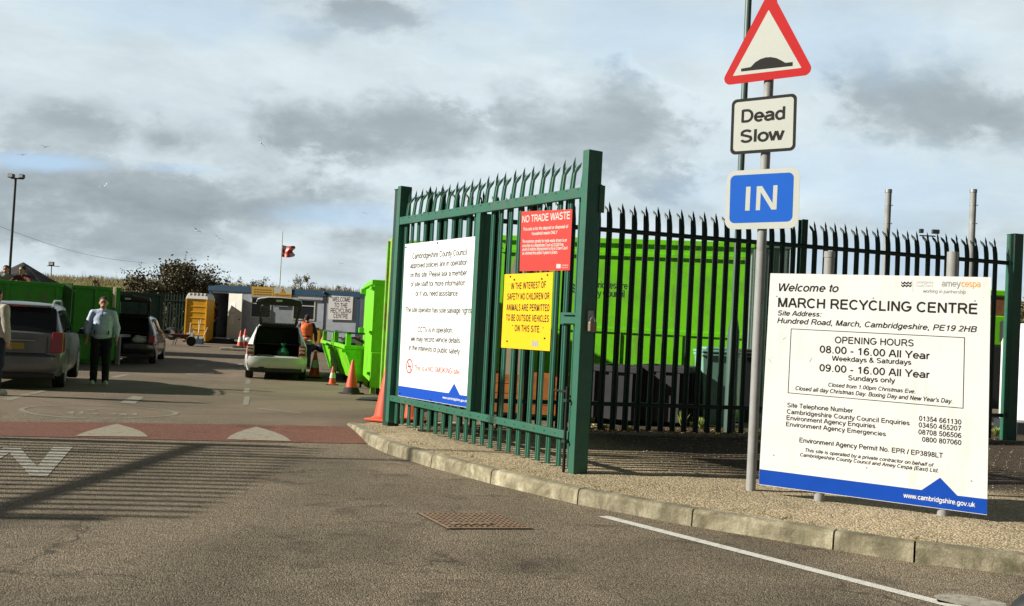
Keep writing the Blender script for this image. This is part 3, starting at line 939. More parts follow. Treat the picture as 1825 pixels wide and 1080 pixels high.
X_ = 0.66            # centre line of the top of small letters
ST = {
    'A': (.93, [[(.05, 0), (.42, 1)], [(.50, 1), (.88, 0)], [(.2, .34), (.73, .34)]]),
    'B': (.93, [[(.16, 0), (.16, 1)], [(.16, .94)] + [(.55, .94)] + AR(.57, .74, .21, .20, 80, -80) + [(.16, .53)], [(.55, .53)] + AR(.58, .295, .25, .235, 80, -80) + [(.16, .06)]]),
    'C': (1.0, [AR(.53, .5, .42, .44, 42, 318, 18)]),
    'D': (1.0, [[(.16, 0), (.16, 1)], [(.16, .94), (.45, .94)] + AR(.47, .5, .40, .44, 85, -85, 14) + [(.16, .06)]]),
    'E': (.93, [[(.16, 0), (.16, 1)], [(.2, .94), (.84, .94)], [(.2, .53), (.78, .53)], [(.2, .06), (.86, .06)]]),
    'F': (.85, [[(.16, 0), (.16, 1)], [(.2, .94), (.80, .94)], [(.2, .52), (.70, .52)]]),
    'G': (1.08, [AR(.54, .5, .44, .44, 45, 345, 20) + [(.95, .46), (.56, .46)]]),
    'H': (1.0, [[(.16, 0), (.16, 1)], [(.84, 0), (.84, 1)], [(.2, .53), (.8, .53)]]),
    'I': (.39, [[(.195, 0), (.195, 1)]]),
    'J': (.7, [[(.54, 1), (.54, .3)] + AR(.31, .30, .23, .24, 0, -180)]),
    'K': (.93, [[(.16, 0), (.16, 1)], [(.2, .36), (.80, 1)], [(.38, .56), (.86, 0)]]),
    'L': (.78, [[(.15, 1), (.15, .06), (.74, .06)]]),
    'M': (1.16, [[(.16, 0), (.16, 1)], [(1.0, 0), (1.0, 1)], [(.20, 1), (.55, .03)], [(.61, .03), (.96, 1)]]),
    'N': (1.0, [[(.16, 0), (.16, 1)], [(.84, 0), (.84, 1)], [(.2, .95), (.8, .05)]]),
    'O': (1.08, [AR(.54, .5, .44, .44, 0, 360, 24)]),
    'P': (.93, [[(.16, 0), (.16, 1)], [(.16, .94), (.55, .94)] + AR(.58, .70, .24, .24, 85, -85) + [(.16, .46)]]),
    'Q': (1.08, [AR(.54, .5, .44, .44, 0, 360, 24), [(.6, .25), (.95, -.03)]]),
    'R': (1.0, [[(.16, 0), (.16, 1)], [(.16, .94), (.58, .94)] + AR(.60, .71, .25, .23, 85, -85) + [(.16, .48)], [(.56, .46), (.70, .34), (.92, 0)]]),
    'S': (.93, [AR(.46, .73, .32, .215, 25, 180, 8) + [(.16, .62), (.46, .52), (.74, .42)] + AR(.46, .27, .33, .215, 20, -165, 12)]),
    'T': (.85, [[(.425, 0), (.425, .9)], [(.03, .94), (.82, .94)]]),
    'U': (1.0, [[(.15, 1), (.15, .38)] + AR(.5, .38, .35, .325, 180, 360, 12) + [(.85, 1)]]),
    'V': (.93, [[(.05, 1), (.44, 0)], [(.50, 0), (.88, 1)]]),
    'W': (1.32, [[(.05, 1), (.33, 0)], [(.37, 0), (.64, 1)], [(.68, 1), (.95, 0)], [(.99, 0), (1.27, 1)]]),
    'X': (.93, [[(.05, 0), (.86, 1)], [(.07, 1), (.88, 0)]]),
    'Y': (.93, [[(.04, 1), (.465, .42), (.89, 1)], [(.465, .40), (.465, 0)]]),
    'Z': (.85, [[(.06, .94), (.76, .94), (.07, .06), (.80, .06)]]),
    'a': (.78, [AR(.37, .44, .28, .225, 150, 20, 8) + [(.65, .10), (.70, 0)], [(.64, .41), (.32, .37)] + AR(.30, .205, .22, .16, 90, 270, 8) + [(.45, .07), (.62, .2)]]),
    'b': (.78, [[(.13, 0), (.13, 1)], AR(.40, .35, .27, .31, 140, -140, 16)]),
    'c': (.7, [AR(.38, .35, .29, .31, 45, 315, 14)]),
    'd': (.78, [[(.64, 0), (.64, 1)], AR(.37, .35, .27, .31, 40, 320, 16)]),
    'e': (.78, [[(.10, .35), (.68, .35)] + AR(.39, .35, .29, .31, 0, 320, 18)]),
    'f': (.39, [[(.2, 0), (.2, .82)] + AR(.36, .82, .16, .14, 180, 85, 5), [(.02, .66), (.37, .66)]]),
    'g': (.78, [[(.64, .72), (.64, 0)] + AR(.37, .0, .27, .24, 0, -160, 10), AR(.37, .35, .27, .31, 40, 320, 16)]),
    'h': (.78, [[(.13, 0), (.13, 1)], [(.14, .42)] + AR(.39, .42, .26, .24, 150, 0, 8) + [(.65, 0)]]),
    'i': (.31, [[(.155, 0), (.155, .72)], [(.155, .86), (.155, 1)]]),
    'j': (.31, [[(.16, .72), (.16, -.1)] + AR(.0, -.1, .16, .12, 0, -90, 4), [(.16, .86), (.16, 1)]]),
    'k': (.7, [[(.13, 0), (.13, 1)], [(.17, .28), (.58, .72)], [(.30, .44), (.63, 0)]]),
    'l': (.31, [[(.155, 0), (.155, 1)]]),
    'm': (1.16, [[(.13, 0), (.13, .72)], [(.14, .46)] + AR(.355, .46, .21, .20, 150, 0, 8) + [(.565, 0)], [(.575, .46)] + AR(.79, .46, .21, .20, 150, 0, 8) + [(1.0, 0)]]),
    'n': (.78, [[(.13, 0), (.13, .72)], [(.14, .42)] + AR(.39, .42, .26, .24, 150, 0, 8) + [(.65, 0)]]),
    'o': (.78, [AR(.39, .35, .30, .31, 0, 360, 20)]),
    'p': (.78, [[(.13, -.28), (.13, .72)], AR(.40, .35, .27, .31, 140, -140, 16)]),
    'q': (.78, [[(.64, -.28), (.64, .72)], AR(.37, .35, .27, .31, 40, 320, 16)]),
    'r': (.47, [[(.13, 0), (.13, .72)], [(.14, .42)] + AR(.36, .42, .22, .24, 160, 75, 5)]),
    's': (.7, [AR(.35, .505, .22, .155, 25, 180, 7) + [(.16, .42), (.35, .36), (.55, .29)] + AR(.35, .205, .24, .145, 25, -165, 10)]),
    't': (.39, [[(.2, .92), (.2, .17)] + AR(.32, .17, .12, .11, 180, 280, 4), [(.02, .66), (.37, .66)]]),
    'u': (.78, [[(.65, .72), (.65, 0)], [(.13, .72), (.13, .29)] + AR(.38, .28, .25, .22, 180, 330, 8)]),
    'v': (.7, [[(.04, .72), (.33, 0)], [(.38, 0), (.66, .72)]]),
    'w': (1.0, [[(.04, .72), (.26, 0)], [(.28, 0), (.49, .72)], [(.52, .72), (.73, 0)], [(.75, 0), (.97, .72)]]),
    'x': (.7, [[(.05, 0), (.64, .72)], [(.06, .72), (.66, 0)]]),
    'y': (.7, [[(.04, .72), (.35, .02)], [(.66, .72), (.33, -.14), (.22, -.23), (.08, -.22)]]),
    'z': (.7, [[(.05, .66), (.60, .66), (.06, .06), (.64, .06)]]),
    '0': (.78, [AR(.39, .5, .28, .44, 0, 360, 22)]),
    '1': (.78, [[(.46, 0), (.46, .97)], [(.44, .88), (.18, .70)]]),
    '2': (.78, [AR(.38, .69, .27, .25, 165, -30, 10) + [(.40, .30), (.10, .06), (.70, .06)]]),
    '3': (.78, [AR(.37, .74, .24, .20, 160, -75, 10) + [(.30, .53)], AR(.37, .29, .27, .235, 75, -160, 12)]),
    '4': (.78, [[(.53, 0), (.53, .96)], [(.48, .93), (.07, .30), (.72, .30)]]),
    '5': (.78, [[(.66, .94), (.24, .94), (.16, .50)] + AR(.38, .33, .28, .27, 120, -160, 14)]),
    '6': (.78, [AR(.40, .31, .27, .255, 0, 360, 18), [(.13, .34)] + AR(.46, .46, .33, .48, 185, 75, 8) + [(.64, .80)]]),
    '7': (.78, [[(.08, .94), (.68, .94), (.44, .50), (.32, 0)]]),
    '8': (.78, [AR(.39, .74, .23, .20, 0, 360, 18), AR(.39, .28, .27, .235, 0, 360, 18)]),
    '9': (.78, [AR(.38, .69, .27, .255, 0, 360, 18), [(.65, .66)] + AR(.32, .54, .33, .48, 5, -105, 8) + [(.14, .2)]]),
    '.': (.39, [[(.19, 0), (.19, .14)]]),
    ',': (.39, [[(.19, .14), (.19, -.02), (.14, -.16)]]),
    ':': (.39, [[(.19, 0), (.19, .14)], [(.19, .58), (.19, .72)]]),
    '-': (.47, [[(.05, .36), (.42, .36)]]),
    "'": (.27, [[(.13, .68), (.13, 1)]]),
    '/': (.39, [[(.02, -.02), (.36, 1.02)]]),
    '&': (.93, [[(.86, 0), (.24, .68)] + AR(.38, .80, .16, .15, 190, -20, 10) + [(.20, .48)] + AR(.34, .27, .25, .215, 120, 300, 10) + [(.74, .44)]]),
    '(': (.47, [AR(.60, .38, .42, .66, 120, 240, 8)]),
    ')': (.47, [AR(-.14, .38, .42, .66, 60, -60, 8)]),
    '£': (.78, [[(.68, .06), (.08, .06), (.24, .40), (.22, .72)] + AR(.44, .72, .22, .22, 180, 20, 8), [(.08, .48), (.52, .48)]]),
}


def ribbon(pts, w):
    """one mitred strip along a line of points"""
    out, fs = [], []
    n_ = len(pts)
    closed = (Vector(pts[0]) - Vector(pts[-1])).length < 1e-4
    for i in range(n_):
        p = Vector(pts[i])
        a_ = Vector(pts[i - 1]) if i else (Vector(pts[-2]) if closed else None)
        c_ = Vector(pts[i + 1]) if i < n_ - 1 else (Vector(pts[1]) if closed else None)
        d1 = (p - a_).normalized() if a_ is not None else None
        d2 = (c_ - p).normalized() if c_ is not None else None
        d1 = d1 or d2
        d2 = d2 or d1
        n1, n2 = Vector((-d1.y, d1.x)), Vector((-d2.y, d2.x))
        m_ = (n1 + n2)
        m_ = m_.normalized() if m_.length > 1e-6 else n1
        k_ = min(1.8, 1 / max(.3, m_.dot(n1)))
        out += [tuple(p + m_ * w / 2 * k_), tuple(p - m_ * w / 2 * k_)]
        if i:
            j = 2 * i
            fs.append((j - 2, j - 1, j + 1, j))
    return out, fs


def text_mesh(txt, shear=0.0, bold=0.0, space=1.0):
    w_ = .12 + bold * 3.0
    x = 0.0
    vs_, fs = [], []
    for ch_ in txt:
        if ch_ == ' ':
            x += 0.39 * space
            continue
        ad_, strokes = ST[ch_]
        for si, s_ in enumerate(strokes):
            vv, tt = ribbon(s_, w_)
            b_ = len(vs_)
            vs_ += [(x + a_ + c_ * shear, c_, si * .0002) for a_, c_ in vv]
            fs += [tuple(k + b_ for k in t_) for t_ in tt]
        x += ad_ * space
    return vs_, fs, min(p_[0] for p_ in vs_), max(p_[0] for p_ in vs_)


CAPH = 1.0


def T(mb_, pl, txt, p0, p1, cap, n=0.004, nb=0.0, shear=0.0, bold=0.0, mi=0, space=1.0, capk=1.0):
    """lettering on plane pl: baseline from pixel p0 to pixel p1, capital height cap pixels"""
    vs_, fs, x0, x1 = text_mesh(txt, shear, bold, space)
    a = Vector(pl.uv(*p0, nb))
    b = Vector(pl.uv(*p1, nb))
    mx, my = (p0[0] + p1[0]) / 2, (p0[1] + p1[1]) / 2
    h = (Vector(pl.uv(mx, my - cap, nb)) - Vector(pl.uv(mx, my, nb))).y
    ux = (b - a) / (x1 - x0)
    sy = h / CAPH * capk
    pts = []
    for x, y, dz_ in vs_:
        q = a + ux * (x - x0)
        pts.append(pl.P(q.x, q.y + y * sy, n + nb + dz_))
    mb_.add(pts, fs, mi)


def poly_px(mb_, pl, pxs, n0, n1, mi=0, nb=0.0):
    uv = [pl.uv(*p, nb) for p in pxs]
    mb_.prism(uv, (nb + n0, nb + n1), pl.O, pl.U, pl.V, pl.N, mi)


def rpoly(uv, r, k=6):
    """round the corners of a convex polygon given in uv"""
    out = []
    m_ = len(uv)
    for i in range(m_):
        p = Vector(uv[i])
        a = (Vector(uv[i - 1]) - p).normalized()
        b = (Vector(uv[(i + 1) % m_]) - p).normalized()
        ang = math.acos(max(-1, min(1, a.dot(b))))
        dd = r / math.tan(ang / 2)
        c = p + (a + b).normalized() * (r / math.sin(ang / 2))
        s0, s1 = p + a * dd, p + b * dd
        for j in range(k + 1):
            t_ = j / k
            w = (s0 - c).lerp(s1 - c, t_)
            out.append(tuple(c + w.normalized() * r))
    return out


def ring_px(mb_, pl, cx, cy, r0_, r1_, n, asp=1.0, mi=0, nb=0):
    c = Vector(pl.uv(cx, cy, nb))
    for i in range(28):
        t0, t1 = 2 * math.pi * i / 28, 2 * math.pi * (i + 1) / 28
        q = [pl.P(c.x + math.cos(t_) * r_, c.y + math.sin(t_) * r_, n + nb) for t_, r_ in ((t0, r0_), (t1, r0_), (t1, r1_), (t0, r1_))]
        mb_.add(q, [(0, 1, 2, 3)], mi)


# ------------------------------------------------------------------ palisade pale
def pale_mb(h, w=0.076, bend=0.10, bl=0.42, y0=0.0, z0=0.0):
    cols = [(-1, 0.0), (-0.72, 0.016), (-0.3, 0.018), (0, 0.004), (0.3, 0.018), (0.72, 0.016), (1, 0.0)]
    hw = w / 2
    m_ = MB()
    zs = [z0, h - bl, h - bl * 0.72, h - bl * 0.45, h - 0.15]
    def by(z):
        t_ = max(0, (z - (h - bl)) / bl)
        return -bend * t_ ** 1.6
    th = 0.0045
    def lay(off):
        rows_ = []
        for z in zs:
            k = 1.0 if z < h - 0.2 else 0.92
            rows_.append([Vector((cx * hw * k, cy + by(z) + off + y0, z)) for cx, cy in cols])
        return rows_
    A, B = lay(0), lay(-th)
    b = len(m_.v)
    for rr in (A, B):
        for row in rr:
            m_.v += row
    nr, nc = len(zs), len(cols)
    o2 = nr * nc
    for i in range(nr - 1):
        for j in range(nc - 1):
            k = i * nc + j
            m_.f += [(k, k + 1, k + nc + 1, k + nc), (o2 + k + 1, o2 + k, o2 + k + nc, o2 + k + nc + 1)]
            m_.m += [0, 0]
        for j in (0, nc - 1):
            k = i * nc + j
            m_.f.append((k, k + nc, o2 + k + nc, o2 + k))
            m_.m.append(0)
    # three prongs
    z = zs[-1]
    for (c0_, c1_, tip) in ((0, 2, Vector((-hw * 1.05, by(h) - 0.035 + y0, h - 0.035))), (2, 4, Vector((0, by(h) + 0.02 + y0, h + 0.02))), (4, 6, Vector((hw * 1.05, by(h) - 0.035 + y0, h - 0.035)))):
        f_ = [A[-1][j] for j in range(c0_, c1_ + 1)]
        bk = [B[-1][j] for j in range(c0_, c1_ + 1)]
        mid = [(p * 0.45 + tip * 0.55 + Vector((0, 0.004, 0))) for p in f_]
        cen_ = sum(mid, Vector()) / 3
        mid = [cen_ + (p - cen_) * 3.0 for p in mid]
        midb = [p - Vector((0, 0.004, 0)) for p in mid]
        base = len(m_.v)
        m_.v += f_ + mid + [tip] + bk + midb
        m_.f += [(base, base + 1, base + 4, base + 3), (base + 1, base + 2, base + 5, base + 4), (base + 3, base + 4, base + 6), (base + 4, base + 5, base + 6),
                 (base + 8, base + 7, base + 10, base + 11), (base + 9, base + 8, base + 11, base + 12), (base + 11, base + 10, base + 6), (base + 12, base + 11, base + 6)]
        m_.m += [0] * 8
    m_.fixn = False
    return m_


def put_pales(parent, proto, pts, rz):
    """proto is the first pale; the rest are copies sharing its mesh"""
    for i, p in enumerate(pts):
        o = proto if i == 0 else proto.copy()
        if i:
            COL.objects.link(o)
            o.parent = parent
        o.location = Vector(p) - parent.location
        o.rotation_euler = (0, random.uniform(-0.004, 0.004), rz)


# ------------------------------------------------------------------ the open gate leaf
ga, gb = G(699, 757, 0.11), G(1029, 842, 0.125)
ga.z = gb.z = 0.12
GP = Plane(ga, gb - ga)
GL = (gb - ga).length
gate_rz = math.atan2(GP.U.y, GP.U.x)


def gbox(mb_, u0_, u1_, n0_, n1_, v0_, v1_, mi=0, pl=GP):
    p = [pl.P(u0_, v0_, n1_), pl.P(u1_, v0_, n1_), pl.P(u1_, v0_, n0_), pl.P(u0_, v0_, n0_),
         pl.P(u0_, v1_, n1_), pl.P(u1_, v1_, n1_), pl.P(u1_, v1_, n0_), pl.P(u0_, v1_, n0_)]
    mb_.hexa(p, mi)


gate = thing('palisade_gate', 'open dark green spiked palisade gate leaf carrying three notice boards', 'gate', tuple(ga))
un = GP.uv(1029, 842)[0]
SW = 0.10
vt_near = GP.uv(1043, 272)[1]
vt_far = GP.uv(712, 335)[1]
um = GP.uv(840, 540, 0.085)[0]
rt = GP.uv(1020, 341, 0.085)[1], GP.uv(1020, 356, 0.085)[1]
rt2 = GP.uv(715, 385, 0.085)[1], GP.uv(715, 396, 0.085)[1]
rb = GP.uv(1012, 768, 0.085)[1], GP.uv(1012, 783, 0.085)[1]
VT0, VT1 = (rt[1] + rt2[1]) / 2 - 0.01, (rt[0] + rt2[0]) / 2 + 0.01
rb2 = GP.uv(690, 704, 0.085)[1], GP.uv(690, 714, 0.085)[1]
VB0, VB1 = (rb[1] + rb2[1]) / 2, (rb[0] + rb2[0]) / 2
print('gate', GL, un, um, 'tops', vt_near, vt_far, 'rails', rt, rt2, rb, rb2)
for k, (uc, v0_, v1_) in enumerate(((0.0, 0.03, vt_far), (um + SW / 2, VB1 + 0.002, VT0 - 0.002), (un, 0.0, vt_near))):
    mb2 = MB()
    w_ = SW
    gbox(mb2, uc - w_ / 2, uc + w_ / 2, -0.085, 0.085, v0_, v1_)
    if k == 1:
        mb2 = MB()
        gbox(mb2, uc - w_ / 2, uc + w_ / 2, -0.085, 0.083, v0_, v1_)
    mb2.build('stile', M['green'], gate, world=True, bevel=0.006, seg=2)
for (v0_, v1_) in ((VT0, VT1), (VB0, VB1)):
    mb2 = MB()
    gbox(mb2, SW / 2 + 0.001, un - SW / 2 - 0.001, 0.03, 0.081, v0_, v1_)
    mb2.build('rail', M['green'], gate, world=True, bevel=0.005, seg=2)
    mb2 = MB()
# bolts along the top rail
mb2 = MB()
NP = 22
sp = (un - SW - 0.16) / (NP - 1)
us = [SW / 2 + 0.08 + sp * i for i in range(NP)]
for u_ in us:
    for v_ in (VT1 - 0.022, (VB0 + VB1) / 2):
        p = GP.P(u_ + 0.02, v_, 0.081)
        mb2.tube(p, p + GP.N * 0.006, 0.007, 0.006, 6)
mb2.build('bolts', M['dgreen'], gate, world=True)
ptop = GP.uv(1028, 285)[1]
print('pale top', ptop)
pm = pale_mb(ptop, bend=0.05, bl=0.42)
proto = pm.build('pale', M['green'], gate)
# pale front (+y local) faces the rail side (N): local x along -U
put_pales(gate, proto, [GP.P(u_, 0.03 + random.uniform(-0.01, 0.01), 0.006) for u_ in us], gate_rz + math.pi)
# latch keep plate on the near stile, hasp, drop bolt
mb2 = MB()
gbox(mb2, un + 0.05, un + 0.065, -0.125, -0.06, ptop - 0.55, ptop - 0.28)
gbox(mb2, un - 0.02, un + 0.05, -0.10, -0.085, ptop - 0.56, ptop - 0.27)
mb2.build('latch_plate', M['green'], gate, world=True, bevel=0.003)
bx_, by_ = GP.uv(1049, 572, 0)
mb2 = MB()
p = GP.P(un + 0.055, by_ + 0.02, -0.02)
mb2.box(p, (0.03, 0.07, 0.17), gate_rz)
mb2.build('hasp', M['steel'], gate, world=True, bevel=0.003)
mb2 = MB()
p = GP.P(un + 0.10, by_ - 0.055, -0.02)
mb2.box(p, (0.045, 0.085, 0.10), gate_rz)
mb2.build('padlock', M['brass'], gate, world=True, bevel=0.012, seg=3)
mb2 = MB()
q = GP.P(un + 0.10, by_ - 0.005, -0.02)
ar = [q + GP.N * (0.028 * math.cos(math.pi * i / 8)) + Vector((0, 0, 0.045 * math.sin(math.pi * i / 8))) for i in range(9)]
mb2.path(ar, 0.006, 6)
mb2.build('shackle', M['steel'], gate, world=True)
mb2 = MB()
p = GP.P(un - 0.075, 0, 0.115)
vb_ = GP.uv(1022, 700, 0.115)[1]
mb2.tube(p + Vector((0, 0, -0.01)), p + Vector((0, 0, vb_ + 0.05)), 0.016, 0.016, 10)
mb2.tube(p + Vector((0, 0, vb_)), p + Vector((0, 0, vb_)) - GP.U * 0.22, 0.014, 0.012, 8)
mb2.build('drop_bolt', M['black'], gate, world=True, smooth=True)
mb2 = MB()
for v_ in (vb_ - 0.10, vb_ - 0.5):
    gbox(mb2, un - 0.105, un - 0.045, 0.083, 0.14, v_, v_ + 0.03)
mb2.build('bolt_bracket', M['dgreen'], gate, world=True, bevel=0.003)
lv = GP.uv(1020, 570, 0)[1]
mb2 = MB()
gbox(mb2, un - 0.36, un - 0.05, 0.03, 0.045, lv - 0.05, lv + 0.07)
gbox(mb2, un - 0.30, un - 0.02, 0.055, 0.075, lv + 0.045, lv + 0.07)
gbox(mb2, un - 0.30, un - 0.02, 0.055, 0.075, lv - 0.04, lv - 0.01)
mb2.build('lock_bolt', M['green'], gate, world=True, bevel=0.003)
# hinge knuckles at the far stile
for v_ in (0.4, 2.5):
    mb2 = MB()
    p = GP.P(-0.09, v_, -0.03)
    mb2.tube(p, p + Vector((0, 0, 0.14)), 0.03, 0.03, 10)
    mb2.build('hinge', M['dgreen'], gate, world=True, smooth=True)

# --- white council notice (behind the middle stile, in front of the pales)
n_b = 0.032


def board(name, label, corners, mats_, nb, thick=0.004, grp=None, pl=GP, bevel=0):
    uv = [pl.uv(*c, nb) for c in corners]
    cxy = pl.P(sum(a for a, b in uv) / 4, min(b for a, b in uv), nb)
    t_ = thing(name, label, 'sign', tuple(cxy), group=grp)
    mbb = MB()
    mbb.prism(uv, (nb - thick, nb), pl.O, pl.U, pl.V, pl.N)
    mbb.build('board', mats_, t_, world=True)
    return t_


t = board('notice_board', 'tall white council notice with blue foot and no smoking symbol on the gate', [(709.5, 705.4), (838, 727.5), (850, 421), (722, 435.3)], M['white'], n_b)
mb2 = MB()
SB = 0.006
for s_, a, b, cp in (("Cambridgeshire County Council", (734.7, 461.4), (832, 454.2), 10.5), ("approved policies are in operation", (731, 478), (833, 471.8), 10),
                     ("on this site. Please ask a member", (731, 494.5), (832, 490.7), 10), ("of site staff for more information", (731.6, 510.8), (829, 508.6), 10),
                     ("or if you need assistance.", (740.4, 527.5), (817, 527.2), 10), ("The site operator has sole salvage rights.", (722.5, 556), (842, 558.5), 10),
                     ("CCTV is in operation,", (744.5, 592), (807, 593), 10), ("we may record vehicle details", (731.9, 607.8), (819.7, 611.6), 10),
                     ("in the interests of public safety.", (728.4, 623.6), (820.7, 631.4), 10)):
    T(mb2, GP, s_, a, b, cp, 0.0015, n_b, 0, 0.012)
mb2.build('lettering', M['black'], t, world=True)
mb2 = MB()
T(mb2, GP, "This is a NO SMOKING site.", (738.2, 659.8), (820, 667.8), 10, 0.0015, n_b, 0, 0.006)
ring_px(mb2, GP, 729.7, 652.5, 0.078, 0.098, 0.0015, nb=n_b)
c = Vector(GP.uv(729.7, 652.5, n_b))
for sgn in (1,):
    d_ = Vector((0.7, -0.7)) * 0.085
    w_ = Vector((0.7, 0.7)) * 0.009
    mb2.add([GP.P(c.x + q.x, c.y + q.y, n_b + 0.0018) for q in (d_ + w_, d_ - w_, -d_ - w_, -d_ + w_)], [(0, 1, 2, 3)])
mb2.build('smoking_symbol', M['redtxt'], t, world=True)
mb2 = MB()
mb2.add([GP.P(c.x + q[0], c.y + q[1], n_b + 0.0012) for q in ((-0.05, -0.012), (0.045, -0.012), (0.045, 0.006), (-0.05, 0.006))], [(0, 1, 2, 3)])
mb2.build('cigarette_mark', M['black'], t, world=True)
mb2 = MB()
poly = [(709.8, 704.8), (838, 726.8), (839.5, 706.5), (819.7, 703.8), (809.6, 683.4), (799.6, 700.5), (710.5, 687.2)]
mb2.add([GP.P(*GP.uv(*q, n_b), n_b + 0.0012) for q in poly], [(0, 1, 3), (1, 2, 3), (0, 3, 5, 6), (3, 4, 5)])
mb2.build('blue_band', M['blue'], t, world=True)
mb2 = MB()
T(mb2, GP, "www.cambridgshire.gov.uk", (789, 710), (832, 717), 4.5, 0.0024, n_b, 0, 0.01)
mb2.build('web_address', M['white'], t, world=True)
mb2 = MB()
for q in ((724, 441), (780, 433), (713, 701), (768, 713)):
    p = GP.P(*GP.uv(*q, n_b), n_b)
    mb2.tube(p, p + GP.N * 0.012, 0.012, 0.009, 8)
mb2.build('fixing', M['black'], t, world=True)

t = board('trade_waste_sign', 'red metal sign reading no trade waste, high on the gate', [(926.1, 483.2), (1015.3, 481.9), (1020, 373), (929.3, 376.9)], M['red'], 0.030)
mb2 = MB()
nb = 0.030
T(mb2, GP, "NO TRADE WASTE", (930.8, 396.8), (1016, 389.8), 12.5, 0.0015, nb, 0, 0.02)
for s_, a, b in (("This site is for the deposit or disposal of", (932.4, 411.3), (1012.7, 406)), ("household waste ONLY", (948, 419), (993.6, 416.5)),
                 ("The maximum penalty for trade waste shown is on", (931, 433), (1010.4, 430.5)), ("conviction by a Magistrates Court a £20,000 fine", (931, 440.4), (1004.5, 438.3)),
                 ("and/or 6 months imprisonment or by a Crown Court", (931, 447.3), (1011.7, 444.2)), ("an unlimited fine and/or 5 years in prison.", (931, 454), (994, 451.9))):
    T(mb2, GP, s_, a, b, 5.6, 0.0015, nb, 0, 0.028)
poly_px(mb2, GP, [(991.5, 478), (999.3, 478), (999.5, 470.5), (991.8, 470.5)], 0.0005, 0.0015, nb=nb)
T(mb2, GP, "Cambridgeshire", (1001, 474), (1013, 473.6), 2.6, 0.0015, nb, 0, 0.01)
T(mb2, GP, "County Council", (1001, 478), (1012, 477.6), 2.6, 0.0015, nb, 0, 0.01)
mb2.build('lettering', M['cream'], t, world=True)

t = board('safety_sign', 'yellow safety notice about children and animals below the red sign', [(893, 619.3), (979.8, 625.7), (985.8, 485), (899.4, 488.9)], M['yellow'], 0.034)
mb2 = MB()
nb = 0.034
for s_, a, b in (("IN THE INTEREST OF", (911.1, 515.6), (972.6, 513)), ("SAFETY NO CHILDREN OR", (903.9, 534.2), (979, 533.2)), ("ANIMALS ARE PERMITTED", (902.6, 553.2), (979, 554.5)),
                 ("TO BE OUTSIDE VEHICLES", (901.8, 571.3), (978, 573.9)), ("ON THIS SITE.", (917, 590.2), (963, 592.6))):
    T(mb2, GP, s_, a, b, 11.5, 0.0015, nb, 0, 0.024, space=1.15)
for q in ((913.5, 580), (968, 584)):
    p = GP.P(*GP.uv(*q, nb), nb)
    mb2.tube(p, p + GP.N * 0.002, 0.008, 0.008, 6)
mb2.build('lettering', M['black'], t, world=True)
mb2 = MB()
for i in range(3):
    c = Vector(GP.uv(949 + i * 4.3, 611.5 + i * 0.3, nb))
    mb2.add([GP.P(c.x - 0.018, c.y - 0.035, nb + 0.0015), GP.P(c.x + 0.018, c.y - 0.035, nb + 0.0015), GP.P(c.x + 0.02, c.y + 0.01, nb + 0.0015), GP.P(c.x, c.y + 0.035, nb + 0.0015), GP.P(c.x - 0.02, c.y + 0.01, nb + 0.0015)], [(0, 1, 2, 3, 4)])
mb2.build('logo', M['grey_txt'], t, world=True)
mb2 = MB()
for q in ((910, 493), (917, 498.5), (976, 490), (966, 497), (904, 608), (971, 603)):
    p = GP.P(*GP.uv(*q, nb), nb)
    mb2.tube(p, p + GP.N * 0.010, 0.011, 0.008, 8)
mb2.build('fixing', M['black'], t, world=True)

# ------------------------------------------------------------------ hinge post and main fence
FPL = Plane(Vector((FA.x, FA.y, 0.12)), FU)
f_rz = math.atan2(FU.y, FU.x)
ul = FPL.uv(735, 600)[0]
ur = FPL.uv(1792, 600)[0]
ft = FPL.uv(1083, 371)[1], FPL.uv(1791, 417)[1]
frt = FPL.uv(1065, 415, 0.05)[1], FPL.uv(1780, 461, 0.05)[1]
frb = FPL.uv(1050, 722, 0.05)[1], FPL.uv(1780, 738, 0.05)[1]
print('fence', ul, ur, ft, frt, frb)
FH = sum(ft) / 2
fence = thing('palisade_fence', 'dark green steel palisade fence with three pronged tops along the verge', 'fence', tuple(FPL.O))
for vv in (sum(frt) / 2, sum(frb) / 2):
    mb2 = MB()
    gbox(mb2, ul + 0.05, ur, 0.012, 0.018, vv - 0.03, vv + 0.03, pl=FPL)
    gbox(mb2, ul + 0.05, ur, 0.018, 0.062, vv + 0.024, vv + 0.03, pl=FPL)
    mb2.build('rail', M['dgreen'], fence, world=True)
pitch = 0.183
u_first = FPL.uv(1083, 500)[0]
fps = []
u_ = u_first
while u_ > ul + 0.12:
    u_ -= pitch
u_ += pitch
upost = FPL.uv(1431, 500)[0]
while u_ < ur - 0.06:
    if abs(u_ - upost) > 0.07:
        fps.append(u_)
    u_ += pitch
proto = pale_mb(FH - 0.03, w=0.088, bend=0.07, bl=0.34).build('pale', M['dgreen'], fence)
put_pales(fence, proto, [FPL.P(u_, 0.03 + random.uniform(-0.012, 0.012), -0.018) for u_ in fps], f_rz + math.pi)
mb2 = MB()
for u_ in fps:
    for vv in (sum(frt) / 2, sum(frb) / 2):
        p = FPL.P(u_, vv, 0.018)
        mb2.tube(p, p + FN * 0.008, 0.009, 0.006, 6)
mb2.build('bolts', M['dgreen'], fence, world=True)
for up in (upost, FPL.uv(1012, 500)[0]):
    mb2 = MB()
    gbox(mb2, up - 0.05, up + 0.05, -0.012, -0.004, 0, FH + 0.02, pl=FPL)
    gbox(mb2, up - 0.004, up + 0.004, -0.10, -0.012, 0, FH + 0.02, pl=FPL)
    gbox(mb2, up - 0.05, up + 0.05, -0.108, -0.10, 0, FH + 0.02, pl=FPL)
    mb2.build('post', M['dgreen'], fence, world=True)
